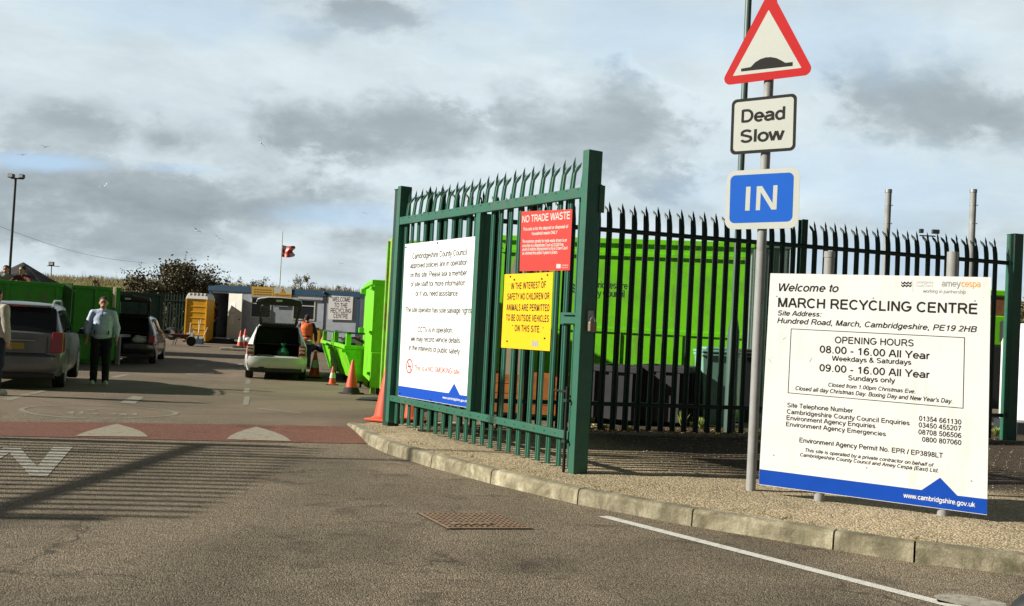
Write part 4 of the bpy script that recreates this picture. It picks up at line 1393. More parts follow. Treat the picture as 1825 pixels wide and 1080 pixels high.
# square end post on the right
mb2 = MB()
v1_ = FPL.uv(1802, 416, 0.1)[1]
gbox(mb2, ur + 0.02, ur + 0.19, -0.07, 0.10, 0, v1_, pl=FPL)
gbox(mb2, ur + 0.015, ur + 0.195, -0.075, 0.105, v1_ + 0.001, v1_ + 0.008, pl=FPL)
mb2.build('end_post', M['green'], fence, world=True, bevel=0.005, seg=2)
# more fence to the right, off the frame
# hinge post
hp = thing('gate_post', 'square dark green hinge post at the far end of the gate leaf', 'post', tuple(GP.P(-0.22, 0, -0.06)))
mb2 = MB()
gbox(mb2, -0.30, -0.13, -0.16, 0.01, -0.1, vt_far - 0.02)
mb2.build('shaft', M['dgreen'], hp, world=True, bevel=0.005, seg=2)
mb2 = MB()
gbox(mb2, -0.31, -0.12, -0.17, 0.02, vt_far - 0.019, vt_far - 0.010)
mb2.build('cap', M['dgreen'], hp, world=True)

# left gate leaf, out of frame on the left: it casts the barred shadow over the road
def shadow_src(px, py, h):
    p = GG(px, py)
    k = h / math.tan(SUN_EL)
    return Vector((p.x - math.cos(SUN_A) * k, p.y - math.sin(SUN_A) * k, 0))


la = shadow_src(385, 792, VT1)
lb = shadow_src(-5, 922, VT1)
LP = Plane(Vector((la.x, la.y, 0.0)), lb - la)
lg = thing('palisade_gate', 'second green palisade gate leaf, folded back at the left of the entrance', 'gate', tuple(LP.O))
LL = (lb - la).length
print('left gate', la, lb, LL)
for uc in (0.0, LL):
    mb2 = MB()
    gbox(mb2, uc - SW / 2, uc + SW / 2, -0.08, 0.08, 0.03, vt_near if uc else vt_far, pl=LP)
    mb2.build('stile', M['green'], lg, world=True, bevel=0.006)
for (v0_, v1_) in ((VT0, VT1 + 0.02), (VB0, VB1)):
    mb2 = MB()
    gbox(mb2, SW / 2, LL - SW / 2, 0.03, 0.08, v0_, v1_, pl=LP)
    mb2.build('rail', M['green'], lg, world=True)
pr = pale_mb(VT1 + 0.62, bend=0.1, bl=0.4).build('pale', M['green'], lg)
k = int((LL - 0.25) / 0.195)
put_pales(lg, pr, [LP.P(0.12 + (LL - 0.25) * i / k, 0.03, 0.0) for i in range(k + 1)], math.atan2(LP.U.y, LP.U.x) + math.pi)
t = thing('lamp_post', 'tall thin lamp post beside the left gate leaf', 'lamp post', (la.x - 0.6, la.y - 1.0, 0))
mb2 = MB()
mb2.tube((0, 0, 0), (0, 0, 5.5), 0.06, 0.04, 10)
mb2.build('column', M['greypost'], t, smooth=True)
mb2 = MB()
mb2.box((0.2, 0, 5.52), (0.6, 0.2, 0.1))
mb2.build('lamp_head', M['greypost'], t, bevel=0.03)

# ------------------------------------------------------------------ welcome sign
wa = G(1573, 905, 0.125)
WP = Plane(Vector((wa.x, wa.y, 0.125)) - Vector((0.05, 0.1, 0)) * 0.5, Vector((math.cos(R(27)), -math.sin(R(27)), 0)))
WC = [(1352, 863.5), (1759, 918), (1766, 494), (1373, 487)]
uvw = [WP.uv(*c) for c in WC]
print('welcome', uvw)
t = board('welcome_sign', 'big white welcome board with opening hours and blue foot on grey posts', WC, M['white'], 0.0, 0.006, pl=WP)
for (x, topy) in ((1478, 449), (1691, 449)):
    ub = WP.uv(1460 if x < 1500 else 1688, 880, -0.05)[0]
    ut = WP.uv(x, 470, -0.05)[0]
    uu = (ub + ut) / 2
    vt_ = WP.uv(x, topy, -0.05)[1]
    mb2 = MB()
    p = WP.P(uu, -0.05, -0.052)
    mb2.tube(p, Vector((p.x, p.y, 0.125 + vt_)), 0.045, 0.045, 20)
    po = mb2.build('post', M['greypost'], t, world=True, smooth=True)
    if x < 1500:
        mb2 = MB()
        mb2.tube(Vector((p.x, p.y, 0.125 + vt_ - 0.05)), Vector((p.x, p.y, 0.125 + vt_ + 0.004)), 0.049, 0.048, 20)
        mb2.build('cap', M['greypost'], po, world=True, smooth=True)
mbk, mbg, mbo, mbp = MB(), MB(), MB(), MB()
IT = 0.22
SP = 1.04
for s_, a, b, cp, it, bo in (
        ("Welcome to", (1387.7, 518.6), (1494.3, 520.5), 14, IT, 0.004), ("MARCH RECYCLING CENTRE", (1386.3, 547), (1741.4, 559.6), 17.5, 0, 0.010),
        ("Site Address:", (1385.8, 562), (1464.2, 564.4), 9, IT, 0.004), ("Hundred Road, March, Cambridgeshire, PE19 2HB", (1385, 575.5), (1740.7, 592), 10, IT, 0.004),
        ("OPENING HOURS", (1487.5, 611.4), (1628, 617.4), 12, 0, 0.004), ("08.00 - 16.00 All Year", (1460.5, 628.3), (1656.3, 640.3), 13, 0, 0.006),
        ("Weekdays & Saturdays", (1482.2, 642.7), (1624, 650), 9, 0, 0.002), ("09.00 - 16.00 All Year", (1460, 661.3), (1656.3, 674), 13, 0, 0.006),
        ("Sundays only", (1511.5, 677.5), (1595, 682.5), 9, 0, 0.002), ("Closed from 1.00pm Christmas Eve.", (1476, 688.7), (1631, 701.2), 7.2, IT, 0.0),
        ("Closed all day Christmas Day. Boxing Day and New Year's Day.", (1417.5, 695), (1697, 718.7), 7.6, IT, 0.0),
        ("Site Telephone Number", (1403, 725.5), (1519.5, 735.7), 8.2, 0, 0), ("Cambridgeshire County Council Enquiries", (1402, 737), (1621, 758), 8.2, 0, 0),
        ("Environment Agency Enquiries", (1401.5, 748), (1560, 763.2), 8.2, 0, 0), ("Environment Agency Emergencies", (1400.7, 759.2), (1578.7, 777.5), 8.2, 0, 0),
        ("01354 661130", (1637.5, 749.5), (1713, 756.7), 8.8, 0, 0.002), ("03450 455207", (1637, 761.2), (1713, 768.2), 8.8, 0, 0.002),
        ("08708 506506", (1636.5, 773.7), (1713, 780.5), 8.8, 0, 0.002), ("0800 807060", (1643, 787), (1713, 793.2), 8.8, 0, 0.002),
        ("Environment Agency Permit No. EPR / EP3898LT", (1424.5, 788), (1680, 816.2), 8.6, 0, 0.002),
        ("This site is operated by a private contractor on behalf of", (1435, 805), (1663.7, 832), 6.6, IT, 0),
        ("Cambridgeshire County Council and Amey Cespa (East) Ltd.", (1425.7, 813), (1672, 842), 6.6, IT, 0)):
    T(mbk, WP, s_, a, b, cp, 0.0015, 0, it, bo + (0.016 if cp < 10 else 0.012), space=SP)
# border of the hours box
bc = [Vector(WP.uv(*q)) for q in ((1404.5, 700), (1716.2, 727.5), (1719, 601.7), (1410, 586))]
for a, b in zip(bc, bc[1:] + bc[:1]):
    d_ = (b - a).normalized()
    w_ = Vector((-d_.y, d_.x)) * 0.0028
    mbk.add([WP.P(*(a - w_ - d_ * 0.0028), 0.0014), WP.P(*(b - w_ + d_ * 0.0028), 0.0014), WP.P(*(b + w_ + d_ * 0.0028), 0.0014), WP.P(*(a + w_ - d_ * 0.0028), 0.0014)], [(0, 1, 2, 3)])
# wave logo
for r_ in range(2):
    pts = [(1606 + i * 3.1, 502.5 + r_ * 5 + (2.0 if i % 2 else -0.8)) for i in range(7)]
    for a, b in zip(pts, pts[1:]):
        poly_px(mbk, WP, [(a[0], a[1] + 2.6), (b[0], b[1] + 2.6), (b[0], b[1] - 0.2), (a[0], a[1] - 0.2)], 0.0005, 0.0016 + 0.0003 * (pts.index(a) % 2))
mbk.build('lettering', M['black'], t, world=True)
T(mbg, WP, "amey", (1678, 510.3), (1711.6, 511), 12, 0.0015, 0, 0, 0.006)
T(mbg, WP, "working in partnership", (1645, 521.5), (1721, 523.4), 6.5, 0.0015, 0, IT, -0.004)
mbg.build('grey_lettering', M['grey_txt'], t, world=True)
T(mbo, WP, "cespa", (1713, 511), (1747.4, 511.6), 12, 0.0015, 0, 0, 0.006)
mbo.build('orange_lettering', M['orange_txt'], t, world=True)
T(mbp, WP, "Cambridgeshire", (1631.7, 504.8), (1663, 505.4), 5, 0.0015, 0, 0, -0.004)
T(mbp, WP, "County Council", (1631.7, 510.8), (1662, 511.4), 5, 0.0015, 0, 0, -0.004)
poly_px(mbp, WP, [(1626.2, 520), (1626.9, 520), (1627, 499), (1626.3, 499)], 0.0005, 0.0015)
mbp.build('faded_lettering', M['pale_txt'], t, world=True)
mb2 = MB()
bl = [(1352.4, 862.6), (1758.6, 917), (1759.4, 889.5), (1706.2, 883.2), (1675.5, 851.2), (1642.5, 873.2), (1353.7, 836)]
mb2.add([WP.P(*WP.uv(*q), 0.0012) for q in bl], [(0, 1, 3, 5), (1, 2, 3), (3, 4, 5), (0, 5, 6)])
mb2.build('blue_band', M['blue'], t, world=True)
mb2 = MB()
T(mb2, WP, "www.cambridgshire.gov.uk", (1610, 886.2), (1737.5, 903.7), 8.5, 0.0025, 0, 0, 0.018)
mb2.build('web_address', M['white'], t, world=True)
mb2 = MB()
for q in ((1378.5, 811), (1544, 833.5), (1731, 857), (1737, 536), (1556, 531), (1384, 528)):
    p = WP.P(*WP.uv(*q), 0)
    mb2.tube(p, p + WP.N * 0.003, 0.007, 0.006, 8)
mb2.build('fixing', M['grey_txt'], t, world=True)
# tag the fittings of the faded print scratches
mb2 = MB()
for (x, y, dx, dy) in ((1396, 605, 5, -5), (1370, 640, 6, 7), (1443, 645, 4, -8), (1375, 636, 3, 2)):
    a, b = Vector(WP.uv(x, y)), Vector(WP.uv(x + dx, y + dy))
    w_ = Vector((0.003, 0.0))
    mb2.add([WP.P(*(a - w_), 0.0013), WP.P(*(a + w_), 0.0013), WP.P(*(b + w_ * 0.4), 0.0013), WP.P(*(b - w_ * 0.4), 0.0013)], [(0, 1, 2, 3)])
mb2.build('scratches', M['grey_txt'], t, world=True)

# ------------------------------------------------------------------ signpost with three signs
sp_ = G(1338, 873, 0.125)
SPP = Plane(Vector((sp_.x, sp_.y, 0.125)), Vector((math.cos(R(33)), -math.sin(R(33)), 0)))
post = thing('sign_post', 'grey tubular sign post left of the big white board', 'post', tuple(SPP.O))
mb2 = MB()
mb2.tube(SPP.O - Vector((0, 0, 0.06)), SPP.O + Vector((0, 0, SPP.uv(1373, 2)[1])), 0.044, 0.044, 24)
mb2.build('shaft', M['greypost'], post, world=True, smooth=True)
mb2 = MB()
mb2.tube(SPP.P(0, 0.30, 0.0), SPP.P(0, 0.55, 0.0), 0.0448, 0.0448, 24)
nbs = 0.062
grp = None


def rsign(name, label, corners, r, mats_, thick=0.004):
    uv = [SPP.uv(*c_, nbs) for c_ in corners]
    cen_ = SPP.P(sum(a for a, b in uv) / len(uv), min(b for a, b in uv), nbs)
    t_ = thing(name, label, 'sign', tuple(cen_))
    mbb = MB()
    mbb.prism(rpoly(uv, r), (nbs - thick, nbs), SPP.O, SPP.U, SPP.V, SPP.N)
    mbb.build('plate', mats_, t_, world=True)
    vv = sum(b for a, b in uv) / len(uv)
    for k_ in (-0.35, 0.35):
        hh = (max(b for a, b in uv) - min(b for a, b in uv)) * k_ * 0.8
        mbb = MB()
        for q in (-1,):
            mbb.lathe([(0.0505, vv + hh - 0.015), (0.0505, vv + hh + 0.015)], (0, 0, 0), 20)
        for q in mbb.v:
            q += Vector((SPP.O.x, SPP.O.y, SPP.O.z))
        mbb.build('clip', M['steel'], t_, world=True, smooth=True)
    return t_, uv


def flatpoly(t_, nm, uv, m_, n_, r=0):
    mbb = MB()
    q = rpoly(uv, r) if r else uv
    mbb.add([SPP.P(a, b, nbs + n_) for a, b in q], [tuple(range(len(q)))])
    return mbb.build(nm, m_, t_, world=True)


U_ = lambda *p: SPP.uv(*p, nbs)
t, uv = rsign('warning_sign', 'red bordered triangular warning sign showing a road hump', [(1283, 153), (1453, 132), (1372.6, -20)], 0.06, M['tred'])
flatpoly(t, 'face', [U_(1306, 135.5), U_(1428.5, 121), U_(1370, 17.5)], M['cream'], 0.001, 0.004)
hump = [(1321, 127.5), (1320.8, 122.5), (1338, 119.5), (1346, 111), (1356, 105), (1365, 102.3), (1374, 101.8), (1384, 103.5), (1393, 108), (1400, 112), (1412.8, 110.5), (1412.8, 117.5)]
flatpoly(t, 'hump_symbol', [U_(*q) for q in hump], M['black'], 0.002)
t, uv = rsign('slow_sign', 'white rectangular sign reading dead slow in a black border', [(1301, 276), (1417.5, 268), (1420.5, 166), (1304.5, 178)], 0.05, M['black'])
flatpoly(t, 'face', [U_(1306.5, 270), U_(1412.5, 263), U_(1415, 172), U_(1309.5, 183)], M['cream'], 0.001, 0.032)
mb2 = MB()
T(mb2, SPP, "Dead", (1321, 218.5), (1399, 212), 22.5, 0.002, nbs, 0, 0.026)
T(mb2, SPP, "Slow", (1319, 254.7), (1398, 248.6), 22.5, 0.002, nbs, 0, 0.026)
mb2.build('lettering', M['black'], t, world=True)
t, uv = rsign('direction_sign', 'blue sign reading IN with a white rounded border, lowest on the post', [(1291, 409), (1423, 406.5), (1426, 298), (1296, 305)], 0.085, M['cream'])
flatpoly(t, 'blue_panel', [U_(1299.7, 398), U_(1412, 394.6), U_(1415, 307), U_(1302, 313)], M['inblue'], 0.001, 0.05)
mb2 = MB()
# letters as plain strokes
for q in ([(1328, 375.5), (1336, 375.2), (1338, 332.5), (1330, 333)], [(1347, 374.8), (1354.5, 374.6), (1356.5, 331.8), (1349, 332.2)],
          [(1376.5, 373.6), (1384, 373.3), (1386, 330), (1378.5, 330.4)]):
    poly_px(mb2, SPP, q, 0.0015, 0.0022, nb=nbs)
poly_px(mb2, SPP, [(1375, 373.7), (1384, 373.3), (1358.5, 331.7), (1349.5, 332.2)], 0.0015, 0.0026, nb=nbs)
mb2.build('lettering', M['cream'], t, world=True)


# ------------------------------------------------------------------ skips and containers
def LV(loc, rz):
    return Matrix.Translation(loc) @ Matrix.Rotation(rz, 4, 'Z')


def skip_box(name, label, cat, loc, rz, L, Wd, z1, m_, rib=0.55, lid=False, z0=0.12, group=None, face_ribs='flrb', rimh=0.10):
    """local x along the front, local y away, front-left corner at loc"""
    t_ = thing(name, label, cat, loc, rz, group)
    b = MB()
    th = 0.05
    b.bx(0, L, 0, th, z0, z1 - rimh)
    b.bx(0, L, Wd - th, Wd, z0, z1 - rimh)
    b.bx(0, th, th, Wd - th, z0, z1 - rimh)
    b.bx(L - th, L, th, Wd - th, z0, z1 - rimh)
    b.bx(th, L - th, th, Wd - th, z0, z0 + 0.05)
    r_ = 0.045
    if rib:
        n_ = max(2, int(L / rib))
        for i in range(n_ + 1):
            x = 0.03 + (L - 0.14) * i / n_
            if 'f' in face_ribs:
                b.bx(x, x + 0.08, -r_, -0.001, z0, z1 - rimh)
        n_ = max(2, int(Wd / rib))
        for i in range(n_ + 1):
            y = 0.03 + (Wd - 0.14) * i / n_
            if 'l' in face_ribs:
                b.bx(-r_, -0.001, y, y + 0.08, z0, z1 - rimh)
            if 'r' in face_ribs:
                b.bx(L + 0.001, L + r_, y, y + 0.08, z0, z1 - rimh)
    b.build('body', m_, t_)
    b = MB()
    b.bx(-0.06, L + 0.06, -0.06, 0.06, z1 - rimh, z1)
    b.bx(-0.06, L + 0.06, Wd - 0.06, Wd + 0.06, z1 - rimh, z1)
    b.bx(-0.06, 0.06, 0.061, Wd - 0.061, z1 - rimh, z1)
    b.bx(L - 0.06, L + 0.06, 0.061, Wd - 0.061, z1 - rimh, z1)
    b.build('rim', m_, t_, bevel=0.01)
    if lid:
        b = MB()
        b.bx(0.061, L - 0.061, 0.061, Wd - 0.061, z1 - 0.06, z1 - 0.01)
        b.build('lid', m_, t_)
    for y in (0.25, Wd - 0.35):
        b = MB()
        b.bx(0.05, L - 0.05, y, y + 0.12, 0.0, z0 - 0.001)
        b.build('runner', m_, t_)
    return t_


def along(p, d, px, py_guess=600):
    """walk from p along d until the point projects to column px"""
    lo, hi = -30.0, 30.0
    f = lambda s_: proj(p + d * s_)[0] - px
    best = min((abs(f(s_ / 20)), s_ / 20) for s_ in range(-300, 300) if (p + d * (s_ / 20)).y > 5)
    s_ = best[1]
    for _ in range(20):
        e = 0.01
        g_ = (f(s_ + e) - f(s_)) / e
        if abs(g_) < 1e-6:
            break
        s_ -= f(s_) / g_
    return p + d * s_


def hz(px, py, Y):
    return V(px, py, Y).z


# big lime container with lettering
a12 = R(-12)
dC = Vector((math.cos(a12), math.sin(a12), 0))
pR = V(1326, 735, 17.0)
pR.z = gz(17)
pLc = along(pR, dC, 880)
LC = (pR - pLc).length
zt = hz(1326, 432, 17.0) - pLc.z
cC = skip_box('waste_container', 'large lime green container with dark council lettering, behind the fence', 'container', (pLc.x, pLc.y, pLc.z), a12, LC, 2.3, zt, M['lime'], rib=0, lid=True)
b = MB()
b.bx(0.0, LC, -0.05, -0.001, zt - 0.32, zt - 0.26)
b.bx(0.0, LC, -0.03, -0.001, zt * 0.47, zt * 0.49)
for i in range(5):
    b.bx(0.02 + (LC - 0.1) * i / 4, 0.08 + (LC - 0.1) * i / 4, -0.028, -0.002, 0.13, zt * 0.465)
b.build('stiffener', M['lime'], cC)
CPL = Plane(Vector((pLc.x, pLc.y, pLc.z)), dC)
b = MB()
T(b, CPL, "Cambridgeshire", (1034, 512), (1118, 515), 12.5, 0.004, 0, 0, 0)
T(b, CPL, "County Council", (1034, 527), (1112, 529.5), 12.5, 0.004, 0, 0, 0)
for k_ in range(3):
    pts = [(1016 + i * 2.6, 506 + k_ * 6 + (2 if i % 2 else -1.5)) for i in range(6)]
    for p_, q_ in zip(pts, pts[1:]):
        poly_px(b, CPL, [(p_[0], p_[1] + 3), (q_[0], q_[1] + 3), (q_[0], q_[1]), (p_[0], p_[1])], 0.002, 0.005)
b.build('lettering', M['black'], cC, world=True) if False else None
o = b.build('lettering', M['skipdark'], None)
# parent keeping world position
o.parent = cC
o.matrix_parent_inverse = LV(cC.location, a12).inverted()
# rusty lime container to its left
pB = along(pR, dC, 712)
LB = (pLc - pB).length - 0.16
skip_box('waste_container', 'rust streaked lime container behind the white notice on the gate', 'container', (pB.x, pB.y, gz(17)), a12, LB, 2.3, hz(800, 431, (pB + dC * LB / 2).y) - gz(17), M['limerust'], rib=0.5, lid=True)
# pale grey-green container at the far right end
q0 = V(1334, 700, 21)
q1 = V(1394, 700, 21)
skip_box('waste_container', 'pale grey green container right of the lettered lime one', 'container', (q0.x, q0.y, gz(21)), 0, q1.x - q0.x, 2.3, hz(1360, 434, 21) - gz(21), M['palegreen'], rib=0.7, lid=True)
# rusty open door / side panel at the left end
p1 = V(680, 700, 17.6)
p1.z = gz(17.6)
p2 = V(704, 700, 16.0)
p2.z = gz(16)
dd = (p1 - p2)
dd.z = 0
dd.normalize()
zt1 = hz(684, 428, p1.y) - p1.z
t = thing('container_door', 'rust stained lime container door standing open beside the gate', 'container door', (p2.x, p2.y, p2.z - 0.0))
Ld = (p2 - p1).length
mloc = math.atan2(dd.y, dd.x)
t.rotation_euler.z = mloc
b = MB()
b.bx(0, Ld, -0.09, 0, 0.22, zt1)
for i in range(4):
    b.bx(0.03 + i * (Ld - 0.14) / 3, 0.11 + i * (Ld - 0.14) / 3, 0.001, 0.05, 0.24, zt1 - 0.05)
b.build('panel', M['limerust'], t, bevel=0.01)
b = MB()
for z in (0.5, zt1 - 0.5):
    b.tube((-0.03, -0.03, z), (-0.03, -0.03, z + 0.25), 0.035)
    b.box((-0.03, -0.03, z + 0.12), (0.08, 0.05, 0.06))
b.build('hinge', M['rust'], t)
b = MB()
b.tube((0.15, 0.08, 0.3), (0.15, 0.08, zt1 - 0.2), 0.022)
b.build('locking_bar', M['rust'], t)

# tall lime container (T)
p1 = GG(657, 703)
dT = ray(545, 567)
dT.z = 0
dT.normalize()
rzT = math.atan2(dT.y, dT.x) - math.pi / 2
zT = hz(657, 498, p1.y) - p1.z
t = skip_box('waste_container', 'tall bright lime container with black wheels, right of the orange cones', 'container', tuple(p1), rzT, 1.7, 3.2, zT, M['lime'], rib=0, lid=True, z0=0.28)
b = MB()
for z in (zT - 0.20, zT * 0.53, 0.42):
    b.bx(-0.07, -0.001, 0.0, 0.55, z, z + 0.06)
    b.bx(-0.12, -0.001, 2.9, 3.15, z - 0.03, z + 0.09)
b.build('flange', M['lime'], t, bevel=0.006)
for y in (0.10, 2.6):
    b = MB()
    b.lathe([(0.13, -0.05), (0.15, -0.03), (0.15, 0.03), (0.13, 0.05)], (0.2, y, 0.15), 18, axis='X')
    b.build('wheel', M['rubber'], t, smooth=True)
b = MB()
b.bx(0.0, 0.5, -0.12, -0.05, 0.15, 0.9)
b.build('end_box', M['lime'], t, bevel=0.01)

# low lime tipping skip (L), two bays
p1 = GG(616, 691)
p1b = GG(574, 663)
dL = Vector((p1b.x - p1.x, p1b.y - p1.y, 0))
LL2 = dL.length
rzL = math.atan2(dL.y, dL.x) - math.pi / 2
zL = hz(616, 622, p1.y) - p1.z
for k_ in range(2):
    lo = p1 + dL * (k_ * 0.52)
    wd_ = LL2 * 0.47
    t = thing('tipping_skip', ('nearer' if k_ == 0 else 'farther') + ' low lime tipping skip left of the tall lime container', 'skip', (lo.x, lo.y, gz(lo.y)), rzL, group='low lime tipping skips')
    b = MB()
    W_ = 1.8
    zb = 0.16
    # sloping ends: trapezoid section
    b.hexa([Vector(q) for q in ((0.25, 0.05, zb), (W_ - 0.3, 0.05, zb), (W_ - 0.3, wd_ - 0.05, zb), (0.25, wd_ - 0.05, zb), (0, 0, zL), (W_, 0, zL), (W_, wd_, zL), (0, wd_, zL))])
    for y in (0.0, wd_ - 0.1):
        b.hexa([Vector(q) for q in ((0.20, y, zb), (0.26, y, zb), (0.26, y + 0.1, zb), (0.20, y + 0.1, zb), (-0.07, y, zL), (-0.001, y, zL), (-0.001, y + 0.1, zL), (-0.07, y + 0.1, zL))])
    b.build('body', M['lime'], t, bevel=0.008)
    b = MB()
    b.bx(-0.09, W_, -0.03, 0.06, zL + 0.001, zL + 0.09)
    b.bx(-0.09, W_, wd_ - 0.06, wd_ + 0.03, zL + 0.001, zL + 0.09)
    b.bx(-0.09, 0.0, 0.061, wd_ - 0.061, zL + 0.001, zL + 0.09)
    for y in (0.02, wd_ - 0.13):
        b.bx(-0.05, 0.07, y, y + 0.11, zL + 0.091, zL + 0.36)
    b.build('rim', M['lime'], t, bevel=0.008)
    b = MB()
    b.bx(-0.03, W_ - 0.1, 0.0, 0.05, zL + 0.361, zL + 0.40)
    b.bx(-0.03, 0.03, 0.051, wd_, zL + 0.361, zL + 0.40)
    b.build('top_bar', M['skipdark'], t)
    b = MB()
    for i in range(14):
        b.box((random.uniform(0.1, W_ - 0.2), random.uniform(0.1, wd_ - 0.1), zL + random.uniform(0.08, 0.2)), (random.uniform(0.15, 0.5), random.uniform(0.1, 0.3), 0.1), random.uniform(0, 3), i % 3)
    b.build('load', [M['skipgrey'], M['redtxt'], M['palegreen']], t)
    for y in (0.12, wd_ - 0.2):
        b = MB()
        b.lathe([(0.06, -0.03), (0.08, -0.02), (0.08, 0.02), (0.06, 0.03)], (0.35, y, 0.08), 12, axis='X')
        b.build('castor', M['rubber'], t)
    b = MB()
    b.bx(-0.14, 0.02, -0.02, 0.10, zL - 0.08, zL - 0.0)
    b.build('lug', M['lime'], t)

# dark skips just behind the fence
q0 = V(1046, 757, 15.4)
for k_, (xa, xb) in enumerate(((1046, 1128), (1131, 1212))):
    a_, c_ = V(xa, 757, 15.5), V(xb, 757, 15.2)
    d_ = c_ - a_
    skip_box('small_skip', ['dark grey steel skip right behind the gate latch', 'dark grey steel skip beside the pale green bin'][k_], 'skip', (a_.x, a_.y, gz(15.4)), math.atan2(d_.y, d_.x), Vector((d_.x, d_.y)).length, 1.1,
             hz((xa + xb) / 2, 652, 15.3) - gz(15.4), M['skipgrey'], rib=0.45, z0=0.10, group='dark skips behind the fence')
# orange timber crate
a_, c_ = V(856, 745, 15.6), V(1002, 748, 15.4)
d_ = c_ - a_
t = thing('timber_crate', 'orange brown timber crate behind the gate below the yellow sign', 'crate', (a_.x, a_.y, gz(15.5)), math.atan2(d_.y, d_.x))
Lk = Vector((d_.x, d_.y)).length
hk = hz(930, 667, 15.5) - gz(15.5)
for i in range(4):
    b = MB()
    b.bx(0, Lk, 0, 0.03, 0.1 + i * (hk - 0.1) / 4, 0.1 + (i + 1) * (hk - 0.1) / 4 - 0.012)
    b.build('board', M['wood'], t)
b = MB()
b.bx(0, Lk, 0.9, 0.93, 0.1, hk)
b.bx(0.0, 0.03, 0.031, 0.899, 0.1, hk)
b.bx(Lk - 0.03, Lk, 0.031, 0.899, 0.1, hk)
b.bx(0.03, Lk - 0.03, 0.031, 0.899, 0.1, 0.14)
for x in (0.02, Lk * 0.5, Lk - 0.1):
    b.bx(x, x + 0.08, -0.03, -0.001, 0.0, hk)
b.build('frame', M['wood'], t)
# cream board with pointed top
a_, c_ = V(893, 745, 16.2), V(926, 745, 16.2)
t = thing('cream_board', 'tall cream board with a slanted top leaning behind the gate', 'board', (a_.x, a_.y, gz(16.2)))
w_ = c_.x - a_.x
h1 = hz(903, 452, 16.2) - gz(16.2)
b = MB()
b.prism([(0, 0), (w_, 0), (w_, h1 - 0.28), (w_ * 0.35, h1), (0.02, h1 - 0.35)], (0, 0.05), Vector((0, 0, 0)), Vector((1, 0, 0)), Vector((0, 0, 1)), Vector((0, -1, 0)))
b.build('panel', M['creamboard'], t)

# bins
def wheelie(label, px0, px1, pytop, Y, m_, mlid):
    a_, c_ = V(px0, 758, Y), V(px1, 758, Y)
    w_ = c_.x - a_.x
    h_ = hz((px0 + px1) / 2, pytop, Y) - gz(Y)
    t_ = thing('wheelie_bin', label, 'bin', ((a_.x + c_.x) / 2, Y, gz(Y)))
    b = MB()
    b.hexa([Vector(q) for q in ((-w_ * .38, .06, .05), (w_ * .38, .06, .05), (w_ * .38, .55, .05), (-w_ * .38, .55, .05), (-w_ * .5, 0, h_ - .1), (w_ * .5, 0, h_ - .1), (w_ * .5, .7, h_ - .1), (-w_ * .5, .7, h_ - .1))])
    b.bx(-w_ * .52, w_ * .52, -.03, .72, h_ - .16, h_ - .101)
    b.build('body', m_, t_, bevel=0.02, seg=2)
    b = MB()
    b.bx(-w_ * .53, w_ * .53, -.04, .74, h_ - .10, h_ - .05)
    b.bx(-w_ * .40, w_ * .40, .05, .6, h_ - .049, h_)
    b.build('lid', mlid, t_, bevel=0.02, seg=2)
    for s_ in (-1, 1):
        b = MB()
        b.lathe([(0.08, -.025), (0.10, -.015), (0.10, .015), (0.08, .025)], (s_ * w_ * .42, .62, .10), 14, axis='X')
        b.build('wheel', M['rubber'], t_, smooth=True)
    return t_


wheelie('pale green wheelie bin with flat lid behind the fence', 1246, 1311, 619, 15.7, M['bingreen'], M['bingreen'])
wheelie('black wheelie bin beside the pale green one', 1315, 1340, 622, 16.6, M['dgrey'], M['dgrey'])

# lime vehicle body and white tank at the far right
a_, c_ = V(1735, 700, 18.5), V(1790, 700, 18.5)
t = thing('refuse_truck', 'lime green truck body with black bumper seen past the welcome board', 'truck', (a_.x, 18.5, gz(18.5)))
w_ = c_.x - a_.x
zt_ = hz(1780, 517, 18.5) - gz(18.5)
zm_ = hz(1780, 616, 18.5) - gz(18.5)
b = MB()
b.bx(0, w_, 0, 2.2, zm_, zt_ - 0.5)
b.bx(0, w_ + 0.25, 0.0, 2.2, zt_ - 0.12, zt_)
b.bx(0, w_, 0.02, 2.18, zt_ - 0.36, zt_ - 0.121) if False else None
b.build('body', M['lime'], t, bevel=0.02)
b = MB()
b.bx(0.02, w_ - 0.02, 0.03, 2.17, zt_ - 0.499, zt_ - 0.121)
b.build('hopper', M['rust'], t)
b = MB()
b.bx(0.0, w_ * 0.9, -0.12, 2.0, 0.45, zm_ - 0.001)
b.bx(w_ * 0.75, w_ + 0.3, -0.16, -0.001, zt_ - 1.0, zt_ - 0.6)
b.build('chassis', M['plastic'], t, bevel=0.02)
for x in (0.25, w_ - 0.3):
    b = MB()
    b.lathe([(0.36, -.12), (0.42, -.09), (0.42, .09), (0.36, .12)], (x, 0.5, 0.42), 20, axis='X')
    b.build('wheel', M['rubber'], t, smooth=True)
p_ = V(1832, 712, 17.2)
t = thing('storage_tank', 'white rounded tank behind the square green post at the right edge', 'tank', (p_.x, 17.2, gz(17.2)))
ht_ = hz(1800, 575, 17.2) - gz(17.2)
b = MB()
b.lathe([(0.42, 0.30), (0.46, 0.34), (0.46, ht_ - 0.35), (0.38, ht_ - 0.12), (0.15, ht_)], (0, 0, 0), 28)
b.build('shell', M['white'], t, smooth=True)
b = MB()
b.bx(-0.4, 0.4, -0.4, 0.4, 0, 0.299)
b.build('stand', M['dgrey'], t, bevel=0.01)

